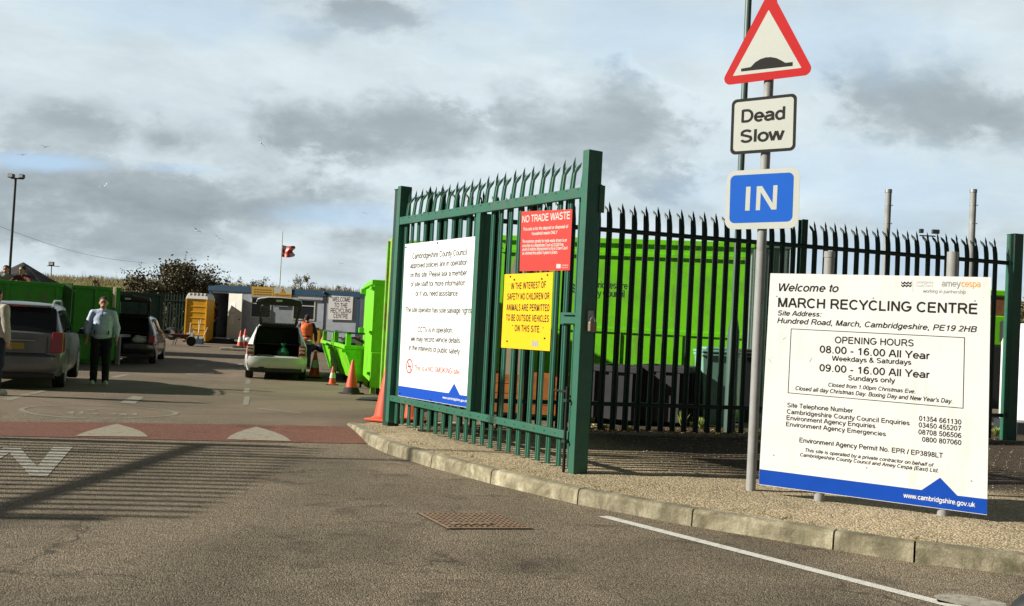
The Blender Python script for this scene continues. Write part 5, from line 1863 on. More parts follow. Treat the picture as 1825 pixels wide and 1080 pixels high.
# ------------------------------------------------------------------ poles behind the fence
for i, (x, top) in enumerate(((1581, 338), (1733, 338))):
    p_ = V(x - 14, 760, 16.0)
    t = thing('vent_pole', ['tall pale grey pole above the fence, left of two', 'tall pale grey pole above the fence, nearest the right edge'][i], 'pole', (V(x - 8, 600, 16).x, 16, gz(16)), group='grey poles beyond the fence')
    h_ = hz(x, top, 16) - gz(16)
    b = MB()
    b.tube((0, 0, 0), (0, 0, h_), 0.052, 0.052, 20)
    b.build('shaft', M['greypost'], t, smooth=True)
    b = MB()
    b.tube((0, 0, h_ - 0.05), (0, 0, h_ + 0.005), 0.058, 0.058, 20)
    b.build('cap', M['steel'], t, smooth=True)
    for z in (h_ - 0.27, h_ - 0.58):
        b = MB()
        b.tube((0, 0, z), (0, 0, z + 0.012), 0.055, 0.055, 20)
        b.tube((0.05, -0.03, z + 0.006), (0.07, -0.04, z + 0.006), 0.008, 0.008, 6)
        b.build('band', M['steel'], t)
# green lamp column just behind the fence
YL = 14.35
xb = V(1300, 760, YL)
t = thing('lamp_column', 'tall grey green lamp column rising behind the three signs', 'lamp post', (xb.x, YL, 0.05))
b = MB()
zc = hz(1308, 585, YL)
b.lathe([(0.088, 0), (0.088, zc - 0.1), (0.05, zc + 0.12), (0.048, 9.0)], (0, 0, 0), 20)
b.build('shaft', mat('column_green', (0.055, 0.10, 0.085), 0.45, var=0.1), t, smooth=True)
b = MB()
b.bx(-0.05, 0.05, -0.092, -0.086, 0.35, 0.95)
b.build('access_door', M['dgreen'], t)
b = MB()
b.tube((0, 0, 8.95), (-1.2, 0.2, 9.4), 0.035, 0.03)
b.box((-1.4, 0.25, 9.42), (0.6, 0.25, 0.12))
b.build('lantern', M['greypost'], t)
# pale concrete marker by its foot
p_ = G(1291, 762, 0.09)
t = thing('marker_stone', 'small pale leaning concrete marker at the fence foot', 'marker', (p_.x, p_.y - 0.25, 0.08))
b = MB()
b.hexa([Vector(q) for q in ((-.05, 0, 0), (.05, 0, 0), (.05, .06, 0), (-.05, .06, 0), (-.03, 0.04, .30), (.03, 0.04, .30), (.03, .09, .30), (-.03, .09, .30))])
b.build('stone', M['edging'], t, bevel=0.012, seg=2)

# twin small floodlights far beyond the fence
t = thing('floodlight_mast', 'distant thin mast with twin floodlights above the fence', 'floodlight', (V(1646, 600, 60).x, 60, gz(60)))
hh = hz(1645, 420, 60) - gz(60)
b = MB()
b.tube((0, 0, 0), (0, 0, hh), 0.06, 0.05)
b.tube((-0.5, 0, hh), (0.5, 0, hh), 0.04)
b.build('mast', M['dgrey'], t)
for s_ in (-1, 1):
    b = MB()
    b.box((s_ * 0.45, -0.1, hh + 0.28), (0.45 if s_ > 0 else 0.25, 0.2, 0.26))
    b.build('lamp', M['dgrey'], t, bevel=0.02)

# ------------------------------------------------------------------ cones
def cone(label, p, h, kind_, grp='traffic cones in the yard', lean=0.0):
    t_ = thing('traffic_cone', label, 'traffic cone', tuple(p), random.uniform(0, 1.5), grp)
    t_.rotation_euler.y = lean
    w = h * 0.27
    b = MB()
    b.bx(-w, w, -w, w, 0, h * 0.045)
    b.build('base', M['rubber'] if kind_ != 'plain' else M['cone'], t_, bevel=0.012, seg=2)
    r0_, r1_ = w * 0.80, w * 0.16
    f = lambda z: r0_ + (r1_ - r0_) * (z / h)
    b = MB()
    if kind_ == 'blackfoot':
        b.lathe([(w * 0.95, h * 0.046), (w * 0.9, h * 0.09), (f(h * .15) * 1.05, h * 0.2), (f(h * .2) * 1.0, h * 0.201)], (0, 0, 0), 22)
        b.build('foot', M['rubber'], t_, smooth=True)
        b = MB()
        b.lathe([(f(h * .2) * 0.98, h * .202), (r1_, h * 0.97), (r1_ * 0.6, h), ], (0, 0, 0), 22)
        b.build('body', M['cone'], t_, smooth=True)
        return t_
    b.lathe([(r0_ * 1.15, h * .046), (f(h * .08), h * .08), (f(h * .6), h * .6), (r1_, h * 0.97), (r1_ * 0.6, h)], (0, 0, 0), 22)
    b.build('body', M['cone'], t_, smooth=True)
    if kind_ == 'striped':
        for (a, c_) in ((.38, .66),):
            b = MB()
            b.lathe([(f(h * a) + 0.006, h * a), (f(h * c_) + 0.006, h * c_)], (0, 0, 0), 22)
            b.build('sleeve', M['conew'], t_, smooth=True)
    return t_


def gp(px, py):
    p_ = GG(px, py)
    return Vector((p_.x, p_.y, rz_(p_.y)))


cone('striped cone right of the pale silver hatchback', gp(560, 673), 0.74, 'striped')
cone('short striped cone in front of the low lime skip', gp(592, 686), 0.46, 'striped')
cone('orange cone with black foot in front of the tall lime container', gp(626, 702), 0.72, 'blackfoot')
pg = gp(684, 752)
cone('large plain orange cone against the far end of the gate', Vector((pg.x + .03, pg.y, pg.z + 0.02)), 0.86, 'plain')
pg = G(733, 748, 0.1)
cone('orange cone half hidden behind the gate pales', Vector((pg.x, pg.y + 0.3, 0.07)), 0.7, 'plain')
cone('left striped cone of the pair by the cabin door', gp(428, 622), 0.8, 'striped')
cone('right striped cone of the pair by the cabin door', gp(436, 620), 0.85, 'striped')
# dark flap on the ground
p_ = gp(660, 713)
t = thing('rubber_mat', 'dark curled rubber mat on the tarmac near the gate', 'mat', (p_.x, p_.y, p_.z + 0.006))
b = MB()
for i in range(8):
    x = -0.25 + i * 0.08
    b.v += [Vector((x, -0.25, 0.01 + 0.02 * (i / 7) ** 2)), Vector((x + 0.05, 0.3, 0.01 + 0.09 * (i / 7) ** 2))]
    if i:
        b.f.append((2 * i - 2, 2 * i, 2 * i + 1, 2 * i - 1))
        b.m.append(0)
o = b.build('sheet', M['rubber'], t)
md = o.modifiers.new('s', 'SOLIDIFY')
md.thickness = 0.008

# ------------------------------------------------------------------ left hand skips
def skipV(label, xa, xb, ytop, Ya, Yb, m_, wd=2.2, name='waste_skip', rib=0.55, grp='green skips behind the parked cars'):
    a_, c_ = V(xa, 600, Ya), V(xb, 600, Yb)
    d_ = Vector((c_.x - a_.x, c_.y - a_.y, 0))
    z0_ = gz((Ya + Yb) / 2)
    return skip_box(name, label, 'skip', (a_.x, a_.y, z0_), math.atan2(d_.y, d_.x), d_.length, wd, hz((xa + xb) / 2, ytop, (Ya + Yb) / 2) - z0_, m_, rib=rib, group=grp)


skipV('long green skip behind the silver estate car', -190, 103, 496, 23.6, 25.2, M['midgreen'], rib=1.1)
skipV('weathered green skip behind the standing man', 126, 207, 510, 27, 27.6, M['midgreen'], rib=0.7)
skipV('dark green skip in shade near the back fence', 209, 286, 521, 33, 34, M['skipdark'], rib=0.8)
# faded board between the two skips and white strip
for (lab, xa, xb, yt, yb, Y, mm) in (('narrow faded green and pink board between two green skips', 106, 125, 503, 655, 25.8, mat('faded_board', (0.06, 0.13, 0.045), 0.8, var=0.4, vscale=4)), ('narrow white strip at the end of the weathered skip', 198, 203, 512, 548, 27.42, M['creamboard'])):
    a_, c_ = V(xa, 600, Y), V(xb, 600, Y)
    t = thing('board', lab, 'board', (a_.x, Y, gz(Y)))
    b = MB()
    b.bx(0, c_.x - a_.x, -0.06, 0, hz(xa, yb, Y) - gz(Y), hz(xa, yt, Y) - gz(Y))
    b.build('panel', mm, t, bevel=0.01)
# raised platform for the two people behind the long skip
t = thing('platform', 'raised steel walkway behind the long green skip', 'walkway', (V(20, 600, 27.2).x, 27.6, gz(27)))
b = MB()
b.bx(-3, 3, -0.6, 0.6, 0.80, 0.88)
b.build('deck', M['steel'], t)
for x in (-2.9, 0, 2.9):
    b = MB()
    b.bx(x - 0.05, x + 0.05, -0.05, 0.05, 0, 0.799)
    b.build('leg', M['steel'], t)

# dark conical heap
t = thing('spoil_heap', 'dark pointed heap rising beyond the green skips', 'heap', (V(33, 600, 60).x, 60, gz(60)))
hp_ = hz(33, 467, 60) - gz(60)
b = MB()
nseg = 40
rad = hp_ / 0.60
for k_ in range(9):
    r_ = rad * (1 - k_ / 8) + 0.02
    for i in range(nseg):
        a = 2 * math.pi * i / nseg
        nzv = mn.noise(Vector((math.cos(a) * 2, math.sin(a) * 2, k_ * 0.5))) * 0.25 * min(1, (8 - k_) / 3)
        b.v.append(Vector((math.cos(a) * (r_ + nzv), math.sin(a) * (r_ + nzv), hp_ * k_ / 8 + nzv * 0.2)))
for k_ in range(8):
    for i in range(nseg):
        b.f.append((k_ * nseg + i, k_ * nseg + (i + 1) % nseg, (k_ + 1) * nseg + (i + 1) % nseg, (k_ + 1) * nseg + i))
        b.m.append(0)
b.f.append(tuple(range(8 * nseg, 9 * nseg)))
b.m.append(0)
b.build('heap', M['spoil'], t)

# lamp masts on the left
def mast(label, x0, y0, xt, yt, Y, two=True, r=0.06):
    t_ = thing('floodlight_mast', label, 'lamp post', (V((x0 + xt) / 2 - 4, 600, Y).x, Y, gz(Y)))
    X = V(xt, yt, Y)
    t_.location.x = X.x
    h_ = X.z - gz(Y)
    b = MB()
    b.tube((0, 0, 0), (0, 0, h_), r, r * 0.8, 10)
    b.build('column', M['dgrey'], t_)
    b = MB()
    s_ = Y / 1700
    b.tube((-8 * s_, 0, h_), (14 * s_, 0, h_), 0.03)
    b.build('crossbar', M['dgrey'], t_)
    for (dx, w) in (((-7, 10), (12, 8)) if two else ((0, 9),)):
        b = MB()
        b.box((dx * s_, -0.05, h_ + 4 * s_), (w * s_, 0.2, 7 * s_))
        l_ = b.build('lamp', M['dgrey'], t_, bevel=0.02)
        b = MB()
        b.box((dx * s_, -0.16, h_ + 4 * s_), (w * s_ * 0.8, 0.02, 5 * s_))
        b.build('lens', M['conew'], l_)
    return t_


mast('tall dark mast with twin floodlights at the left edge', 18, 495, 28, 318, 40)
mast('small distant lamp mast beyond the green skips', 90, 500, 92, 474, 85, two=False, r=0.05)
t = thing('overhead_cable', 'thin overhead cable sagging from the left mast to the bush', 'cable', (V(-30, 395, 55).x, 55, 0))
pa, pb = V(-30, 392, 55), V(262, 469, 75)
b = MB()
pts = []
for i in range(13):
    f_ = i / 12
    q = pa.lerp(pb, f_)
    q.z -= 0.5 * math.sin(math.pi * f_)
    pts.append(q)
b.path(pts, 0.009, 5)
b.build('wire', M['dgrey'], t, world=True)

# ------------------------------------------------------------------ back fence
YF = 50
xa, xb = V(190, 600, YF).x, V(375, 600, YF).x
t = thing('back_fence', 'distant dark palisade fence at the rear of the yard', 'fence', (xa, YF, gz(YF)))
hF = hz(280, 521, YF) - gz(YF)
n_ = int((xb - xa) / 0.155)
b = MB()
b.hexa([Vector(q) for q in ((-.035, 0, 0), (.035, 0, 0), (.035, .01, 0), (-.035, .01, 0), (-.035, 0, hF - .12), (.035, 0, hF - .12), (.035, .01, hF - .12), (-.035, .01, hF - .12))])
b.add([(-.035, 0, hF - .12), (.035, 0, hF - .12), (0, 0, hF), (-.035, .01, hF - .12), (.035, .01, hF - .12), (0, .01, hF)], [(0, 1, 2), (5, 4, 3), (0, 2, 5, 3), (1, 4, 5, 2)])
pr = b.build('pale', M['dgreen'], t)
for i in range(n_):
    o = pr if i == 0 else pr.copy()
    if i:
        COL.objects.link(o)
    o.location = (0.155 * i, 0, 0)
for z in (0.4, hF - 0.4):
    b = MB()
    b.bx(0, xb - xa, -0.04, -0.001, z, z + 0.05)
    b.build('rail', M['dgreen'], t)

# ------------------------------------------------------------------ cabin
YC = 47.0
rzc = R(-6)
cl_ = V(368, 600, YC)
dcb = Vector((math.cos(rzc), math.sin(rzc), 0))
pcr = along(Vector((cl_.x, YC, 1.0)), dcb, 638)
CLn = (Vector((pcr.x, pcr.y, 1.0)) - Vector((cl_.x, YC, 1.0))).length
zb_, zt_ = 0.22, hz(368, 509, YC) - gz(YC)
cab = thing('site_cabin', 'long grey portable site cabin with blue frame and open white door', 'cabin', (cl_.x, YC, gz(YC)), rzc)
CU = lambda px: (along(Vector((cl_.x, YC, 1.0)), dcb, px) - Vector((cl_.x, YC, 1.0))).dot(dcb)


def cz(px, py):
    """local height on the front face of the cabin"""
    d = ray(px, py)
    nrm = Vector((dcb.y, -dcb.x, 0))
    t_ = (Vector((cl_.x, YC, 0)) - CAM).dot(nrm) / d.dot(nrm)
    return (CAM + d * t_).z - gz(YC)


WD = 2.9
x1, x2 = CU(374), CU(406)
zd = cz(390, 522)
zfas = zt_ - 0.24
wx = [(CU(447), CU(480)), (CU(522), CU(558))]
wz0, wz1 = cz(470, 565), cz(470, 532)
b = MB()
cols = [0.16, x1]
b.bx(0.13, x1, 0.0, 0.06, zb_, zfas)
b.bx(x1, x2, 0.0, 0.06, zd, zfas)
segs = [x2, wx[0][0], wx[0][1], wx[1][0], wx[1][1], CLn - 0.13]
b.bx(x2, wx[0][0], 0, 0.06, zb_, zfas)
b.bx(wx[0][0], wx[0][1], 0, 0.06, zb_, wz0)
b.bx(wx[0][0], wx[0][1], 0, 0.06, wz1, zfas)
b.bx(wx[0][1], wx[1][0], 0, 0.06, zb_, zfas)
b.bx(wx[1][0], wx[1][1], 0, 0.06, zb_, wz0)
b.bx(wx[1][0], wx[1][1], 0, 0.06, wz1, zfas)
b.bx(wx[1][1], CLn - 0.13, 0, 0.06, zb_, zfas)
b.bx(0.0, 0.06, 0.13, WD - 0.13, zb_, zfas)
b.bx(CLn - 0.06, CLn, 0.13, WD - 0.13, zb_, zfas)
b.bx(0.13, CLn - 0.13, WD - 0.06, WD, zb_, zfas)
b.build('wall', M['wallgrey'], cab)
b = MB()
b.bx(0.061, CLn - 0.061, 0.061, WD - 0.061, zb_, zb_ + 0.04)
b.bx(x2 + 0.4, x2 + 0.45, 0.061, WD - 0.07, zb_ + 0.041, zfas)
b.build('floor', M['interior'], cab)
b = MB()
for x in (0, CLn - 0.13):
    for y in (-0.02, WD - 0.11):
        b.bx(x, x + 0.13, y, y + 0.13, 0.06, zfas)
b.build('corner_post', M['cabblue'], cab)
b = MB()
b.bx(-0.03, CLn + 0.03, -0.05, WD + 0.05, zfas, zt_)
b.bx(0.2, CLn - 0.2, 0.1, WD - 0.1, zt_ + 0.001, zt_ + 0.05)
b.build('roof', M['cabblue'], cab, bevel=0.01)
for (a, c_) in wx:
    b = MB()
    w_ = 0.05
    b.bx(a - w_, c_ + w_, -0.03, -0.002, wz0 - w_, wz0)
    b.bx(a - w_, c_ + w_, -0.03, -0.002, wz1, wz1 + w_)
    b.bx(a - w_, a, -0.03, -0.002, wz0, wz1)
    b.bx(c_, c_ + w_, -0.03, -0.002, wz0, wz1)
    b.bx(a, c_, -0.02, 0.0, wz1 - 0.28, wz1 - 0.24)
    f_ = b.build('window', M['cream_door'], cab)
    b = MB()
    b.bx(a, c_, 0.02, 0.03, wz0, wz1)
    b.build('pane', M['glass'], f_)
b = MB()
b.bx(wx[0][0] - 0.15, wx[1][1] + 0.25, -0.09, -0.031, wz1 + 0.06, wz1 + 0.12)
b.build('shutter_rail', M['wallgrey'], cab)
# open door: hinged at x2, swung out towards the camera-right
b = MB()
b.bx(0.0, 0.92, -0.05, 0.0, 0.02, zd - zb_)
dr = b.build('door', M['cream_door'], cab, bevel=0.008)
dr.location = (x2 + 0.02, -0.03, zb_)
dr.rotation_euler.z = R(-24)
b = MB()
for (x, z, w, h) in ((0.2, 1.35, 0.3, 0.42), (0.18, 0.75, 0.28, 0.45)):
    b.bx(x, x + w, -0.062, -0.051, z, z + h)
b.build('notice', M['white'], dr)
b = MB()
b.bx(0.75, 0.85, -0.08, -0.051, 0.95, 1.0)
b.build('handle', M['dgrey'], dr)
b = MB()
b.bx(x1 - 0.2, x2 + 0.5, -0.9, -0.05, 0.0, 0.12)
b.bx(x1 - 0.1, x2 + 0.4, -0.5, -0.05, 0.121, zb_ - 0.01)
b.build('step', M['dgrey'], cab)
# flood lamp and downpipe
b = MB()
xl = CU(580)
b.box((xl - .12, -0.02, zfas - 0.15), (0.2, 0.03, 0.3))
b.sphere((xl - .12, -0.10, zfas + 0.16), 0.08)
b.build('security_lamp', M['dgrey'], cab, bevel=0.02)
b = MB()
b.tube((xl - 0.12, -0.02, 0.3), (xl - 0.12, -0.02, zfas - 0.31), 0.018)
b.build('drainpipe', M['cabblue'], cab)
CBP = Plane(Vector((cl_.x, YC, gz(YC))), dcb)


def wsign(name, label, corners, m_, nb=0.05):
    return board(name, label, corners, m_, nb, 0.01, pl=CBP)


def wtext(t_, lines, m_, nb=0.05, bold=0.016, nm='lettering'):
    b_ = MB()
    for s_, a, c_, cp in lines:
        T(b_, CBP, s_, a, c_, cp, 0.001, nb, 0, bold)
    return b_.build(nm, m_, t_, world=True)


NBS = 0.07
t = wsign('wall_sign', 'white panel on the cabin reading welcome to the recycling centre', [(584.5, 569), (627, 570.5), (629.5, 529), (586, 526.5)], M['white'], NBS)
wtext(t, [("WELCOME", (592, 537), (624, 538), 8), ("TO THE", (595.5, 547.5), (619, 548.5), 8), ("RECYCLING", (589, 557), (626, 558.3), 8), ("CENTRE", (594, 566.5), (620, 567.5), 8)], mat('maroon_print', (0.07, 0.01, 0.04), 0.5), NBS)
t = wsign('wall_sign', 'amber notice panel on the cabin roof edge, left of the hazard notice', [(448.5, 527.5), (487, 529), (487.5, 512), (448.5, 510.5)], mat('amber_panel', (0.55, 0.33, 0.02), 0.5), NBS + 0.02)
wtext(t, [("NO SMOKING NO SITTING", (452, 516), (484, 517), 2.6), ("ON THIS SITE PLEASE", (453, 521), (483, 522), 2.6), ("REPORT TO STAFF", (455, 525.5), (481, 526.5), 2.6)], M['brown_txt'], NBS + 0.02, 0) if False else None
b = MB()
for k_ in range(3):
    for j in range(6):
        u0_, v0_ = CBP.uv(452 + j * 5.4, 516.5 + k_ * 4.2 + j * 0.25, NBS + 0.02)
        u1_, v1_ = CBP.uv(456.2 + j * 5.4, 515 + k_ * 4.2 + j * 0.25, NBS + 0.02)
        b.add([CBP.P(u0_, v0_, NBS + 0.028), CBP.P(u1_, v0_, NBS + 0.028), CBP.P(u1_, v1_, NBS + 0.028), CBP.P(u0_, v1_, NBS + 0.028)], [(0, 1, 2, 3)])
b.build('faint_lines', M['brown_txt'], t, world=True)
t = wsign('hazard_sign', 'white and amber hazard notice with a warning triangle on the cabin', [(487.7, 530), (519.5, 532), (520, 513.5), (488, 512)], M['cream'], NBS + 0.02)
b = MB()
poly_px(b, CBP, [(488.2, 530), (519.3, 531.6), (519.6, 523.8), (488.4, 522.4)], 0.003, 0.008, nb=NBS + 0.02)
b.build('amber_foot', mat('amber_panel2', (0.60, 0.30, 0.02), 0.5), t, world=True)
b = MB()
poly_px(b, CBP, [(498.5, 521.8), (508.5, 522.3), (503.6, 513.6)], 0.003, 0.010, nb=NBS + 0.02)
b.build('triangle_symbol', MATS['amber_panel2'], t, world=True)
b = MB()
poly_px(b, CBP, [(503.1, 518.6), (504.1, 518.7), (504.2, 515.8), (503.2, 515.8)], 0.010, 0.013, nb=NBS + 0.02)
poly_px(b, CBP, [(503.1, 520.8), (504.1, 520.8), (504.1, 519.7), (503.1, 519.7)], 0.010, 0.013, nb=NBS + 0.02)
for k_ in range(2):
    poly_px(b, CBP, [(491, 526 + k_ * 3), (517, 527.2 + k_ * 3), (517, 526.2 + k_ * 3), (491, 525 + k_ * 3)], 0.009, 0.011, nb=NBS + 0.02)
b.build('mark', M['black'], t, world=True)
t = wsign('blue_notice', 'small dark blue notice between the cabin windows', [(489, 547), (515.5, 548), (516, 534.5), (489.5, 533)], mat('navy_panel', (0.03, 0.07, 0.16), 0.5), NBS)
b = MB()
for k_ in range(4):
    poly_px(b, CBP, [(492, 537 + k_ * 3), (513, 538 + k_ * 3), (513, 537 + k_ * 3), (492, 536 + k_ * 3)], 0.003, 0.008, nb=NBS)
b.build('faint_lines', M['cream'], t, world=True)

# flagpole with torn flag
pf = CBP.P(CBP.uv(498, 515, -0.4)[0], 0, -0.4)
t = thing('flagpole', 'thin white flagpole with a tattered red and white flag above the cabin', 'flag', (pf.x, pf.y, gz(YC) + zt_ + 0.05))
hfp = hz(504, 412, pf.y) - t.location.z
b = MB()
b.tube((0, 0, 0), (0, 0, hfp), 0.03, 0.02, 8)
b.build('pole', M['conew'], t)
b = MB()
nx, nz_ = 14, 9
wF, hFl = 0.62, 0.62
for i in range(nx + 1):
    for j in range(nz_ + 1):
        u_ = i / nx
        v_ = j / nz_
        b.v.append(Vector((0.03 + u_ * wF * (0.9 + 0.12 * math.sin(v_ * 9)), 0.10 * math.sin(u_ * 7 + v_ * 2) * u_, hfp - 0.68 - v_ * hFl * (0.95 - 0.1 * u_) - 0.05 * math.sin(u_ * 3))))
for i in range(nx):
    for j in range(nz_):
        k_ = i * (nz_ + 1) + j
        b.f.append((k_, k_ + 1, k_ + nz_ + 2, k_ + nz_ + 1))
        b.m.append(1 if (5 <= i <= 8 or 3 <= j <= 5 or (i > 9 and j < 2) or (i < 3 and j > 6)) else 0)
o = b.build('flag', [M['conew'], M['red']], t)
md = o.modifiers.new('s', 'SOLIDIFY')
md.thickness = 0.004
# small hanging pennant between windows
pq = CBP.P(*CBP.uv(482, 531, 0.5), 0.5)
t = thing('pennant', 'small red and white pennant hanging in front of the cabin window', 'pennant', tuple(pq))
b = MB()
b.hexa([Vector(q) for q in ((-.42, 0, -.42), (-.1, 0, -.22), (-.1, .01, -.22), (-.42, .01, -.42), (-.42, 0, -.15), (-.1, 0, .02), (-.1, .01, .02), (-.42, .01, -.15))])
b.hexa([Vector(q) for q in ((-.099, 0, -.22), (.15, 0, -.05), (.15, .01, -.05), (-.099, .01, -.22), (-.099, 0, .02), (.15, 0, .1), (.15, .01, .1), (-.099, .01, .02))], 1)
b.build('cloth', [M['conew'], M['red']], t)
b = MB()
b.tube((0.15, 0.005, 0.1), (0.3, 0.3, 0.25), 0.008)
b.build('cord', M['dgrey'], t)

# portable toilet
a_, c_ = V(328, 600, 45.5), V(367, 600, 45.5)
w_ = c_.x - a_.x
t = thing('portable_toilet', 'yellow portable toilet with white ribbed roof left of the cabin', 'toilet', (a_.x, 45.5, gz(45.5)))
h_ = hz(347, 523, 45.5) - gz(45.5)
b = MB()
b.bx(0, w_, 0, w_, 0.08, h_ - 0.27)
for k_ in range(6):
    b.bx(0.08, w_ - 0.08, -0.02, -0.001, 0.35 + k_ * 0.27, 0.40 + k_ * 0.27)
b.bx(0, 0.07, -0.05, -0.001, 0.08, h_ - 0.27)
b.bx(w_ - 0.07, w_, -0.05, -0.001, 0.08, h_ - 0.27)
b.build('shell', M['tyellow'], t, bevel=0.02)
b = MB()
b.hexa([Vector(q) for q in ((-.02, -.05, h_ - .269), (w_ + .02, -.05, h_ - .269), (w_ + .02, w_ + .02, h_ - .269), (-.02, w_ + .02, h_ - .269), (.06, .05, h_), (w_ - .06, .05, h_), (w_ - .06, w_ - .05, h_), (.06, w_ - .05, h_))])
for k_ in range(5):
    x = 0.12 + k_ * (w_ - 0.3) / 4
    b.bx(x, x + 0.07, 0.0, w_, h_ - 0.1, h_ + 0.03)
b.build('roof', M['twhite'], t, bevel=0.02)
b = MB()
b.bx(0.1, w_ - 0.1, -0.035, -0.021, 0.1, 0.32)
b.build('vent', M['conew'], t)
b = MB()
b.bx(-.03, w_ + .03, -.08, w_ + .03, 0, 0.079)
b.build('base', M['dgrey'], t)


# clutter near the cabin
def tb(name, label, cat, px, py, fn, grp=None):
    p_ = gp(px, py)
    t_ = thing(name, label, cat, tuple(p_), 0, grp)
    fn(t_)
    return t_


def barrow(t_):
    b_ = MB()
    b_.hexa([Vector(q) for q in ((-.2, 0, .35), (.2, 0, .35), (.2, .5, .35), (-.2, .5, .35), (-.33, -.1, .5), (.33, -.1, .5), (.33, .6, .5), (-.33, .6, .5))])
    b_.build('tray', M['tshirt'], t_)
    b_ = MB()
    b_.tube((.3, .1, .3), (-.9, .0, .55), .02)
    b_.tube((.3, .4, .3), (-.9, .5, .55), .02)
    b_.tube((-.2, .1, .35), (-.3, .1, 0), .02)
    b_.tube((-.2, .4, .35), (-.3, .4, 0), .02)
    b_.build('frame', M['dgrey'], t_)
    b_ = MB()
    b_.lathe([(.17, -.04), (.21, -.03), (.21, .03), (.17, .04)], (0, 0, 0), 16, axis='X')
    for q in b_.v:
        q.x, q.y, q.z = q.z + .45, q.x + .25, q.y + .21
    b_.build('wheel', M['rubber'], t_)


tb('wheelbarrow', 'red wheelbarrow parked by the back fence', 'wheelbarrow', 318, 616, barrow)


def wheel_fn(t_):
    b_ = MB()
    b_.lathe([(.28, -.1), (.33, -.07), (.33, .07), (.28, .1)], (0, 0, .33), 22, axis='X')
    for q in b_.v:
        q.x, q.y = q.y, q.x
    b_.build('tyre', M['rubber'], t_, smooth=True)
    b_ = MB()
    b_.lathe([(.17, -.11), (.19, -.08), (.19, .08), (.17, .11)], (0, 0, .33), 22, axis='X')
    for q in b_.v:
        q.x, q.y = q.y, q.x
    b_.build('rim', M['alloy'], t_, smooth=True)


tb('spare_wheel', 'loose car wheel standing upright against the back fence', 'wheel', 306, 606, wheel_fn)


def cart(t_):
    b_ = MB()
    b_.bx(-.25, .25, 0, .4, .25, .95)
    b_.build('bin', MATS['amber_panel'], t_, bevel=.02)
    b_ = MB()
    b_.bx(-.28, .1, -.03, .43, .951, 1.0)
    b_.tube((.28, .1, .2), (.36, .1, 1.25), .02)
    b_.build('handle', M['dgrey'], t_)
    for x in (-.2, .2):
        b_ = MB()
        b_.lathe([(.09, -.03), (.12, -.02), (.12, .02), (.09, .03)], (x, .2, .12), 14, axis='X')
        b_.build('wheel', M['rubber'], t_)


tb('litter_cart', 'amber litter cart standing in front of the cabin corner', 'cart', 560, 621, cart)


def bags(t_):
    b_ = MB()
    for i in range(5):
        b_.sphere((random.uniform(-.6, .6), random.uniform(0, .4), .2), random.uniform(.2, .3), 10, 6, 0, (1.2, 1, .9))
    for q in b_.v:
        q.z = max(0, q.z + 0.03 * mn.noise(q * 5))
    b_.build('sacks', M['dgrey'], t_, smooth=True)


tb('rubbish_sacks', 'heap of dark rubbish sacks by the cabin corner', 'sacks', 566, 628, bags)


def broom(t_):
    b_ = MB()
    b_.tube((0, 0, .0), (.45, .3, 1.5), .018)
    b_.build('handle', M['dgrey'], t_)
    b_ = MB()
    b_.box((.48, .32, 1.55), (.35, .06, .1), 0.2)
    b_.build('head', M['dgrey'], t_)


tb('broom', 'dark broom leaning head up on the cabin wall', 'broom', 574, 615, broom)
tb('fire_extinguisher', 'small red extinguisher behind the low lime skips', 'extinguisher', 574, 626, lambda t_: (MB().lathe([(.09, 0), (.1, .05), (.1, .5), (.05, .6), (.03, .66)], (0, 0, 0), 14).build('cylinder', M['cone'], t_, smooth=True), MB().tube((0, 0, .66), (.12, 0, .72), .02).build('nozzle', M['dgrey'], t_)))


def tray(t_):
    b_ = MB()
    b_.bx(-.7, .5, -.2, .2, .0, .12)
    b_.build('slab', M['edging'], t_, bevel=.03)
    b_ = MB()
    b_.bx(-.2, .2, -.15, .15, .121, .2)
    b_.build('fork', M['dgrey'], t_, bevel=.02)


tb('concrete_block', 'pale concrete block beside the pair of striped cones', 'block', 424, 625, tray)


def pipes(t_):
    b_ = MB()
    for i in range(7):
        b_.tube((i * .09 - .3, 0, 0), (i * .12 - .45 + random.uniform(-.2, .2), .25, random.uniform(.7, 1.5)), .02)
    b_.build('sticks', M['creamboard'], t_)
    b_ = MB()
    b_.bx(-.4, -.1, -.12, .1, 0, .5)
    b_.build('crate', M['conew'], t_)
    b_ = MB()
    b_.bx(0.05, .35, -.12, .1, 0, .25)
    b_.build('tub', M['cabblue'], t_)


tb('tool_bundle', 'bundle of pale sticks and tubs leaning on the yellow toilet', 'tools', 348, 613, pipes)


# ------------------------------------------------------------------ cars
def interp(tab, y):
    for a, b in zip(tab, tab[1:]):
        if y <= b[0]:
            t_ = max(0, (y - a[0]) / (b[0] - a[0]))
            return [p_ + (q - p_) * t_ for p_, q in zip(a, b)]
    return list(tab[-1])


def sec(tab, y):
    _, wm, belt, wr, top, zf = interp(tab, y)
    return [(wm - .05, zf), (wm - .005, zf + .12), (wm, .58), (wm - .012, belt - .09), (wm - .045, belt), (wr + .035, top - .07), (wr - .03, top - .018), (wr * .55, top), (0, top + .012)]


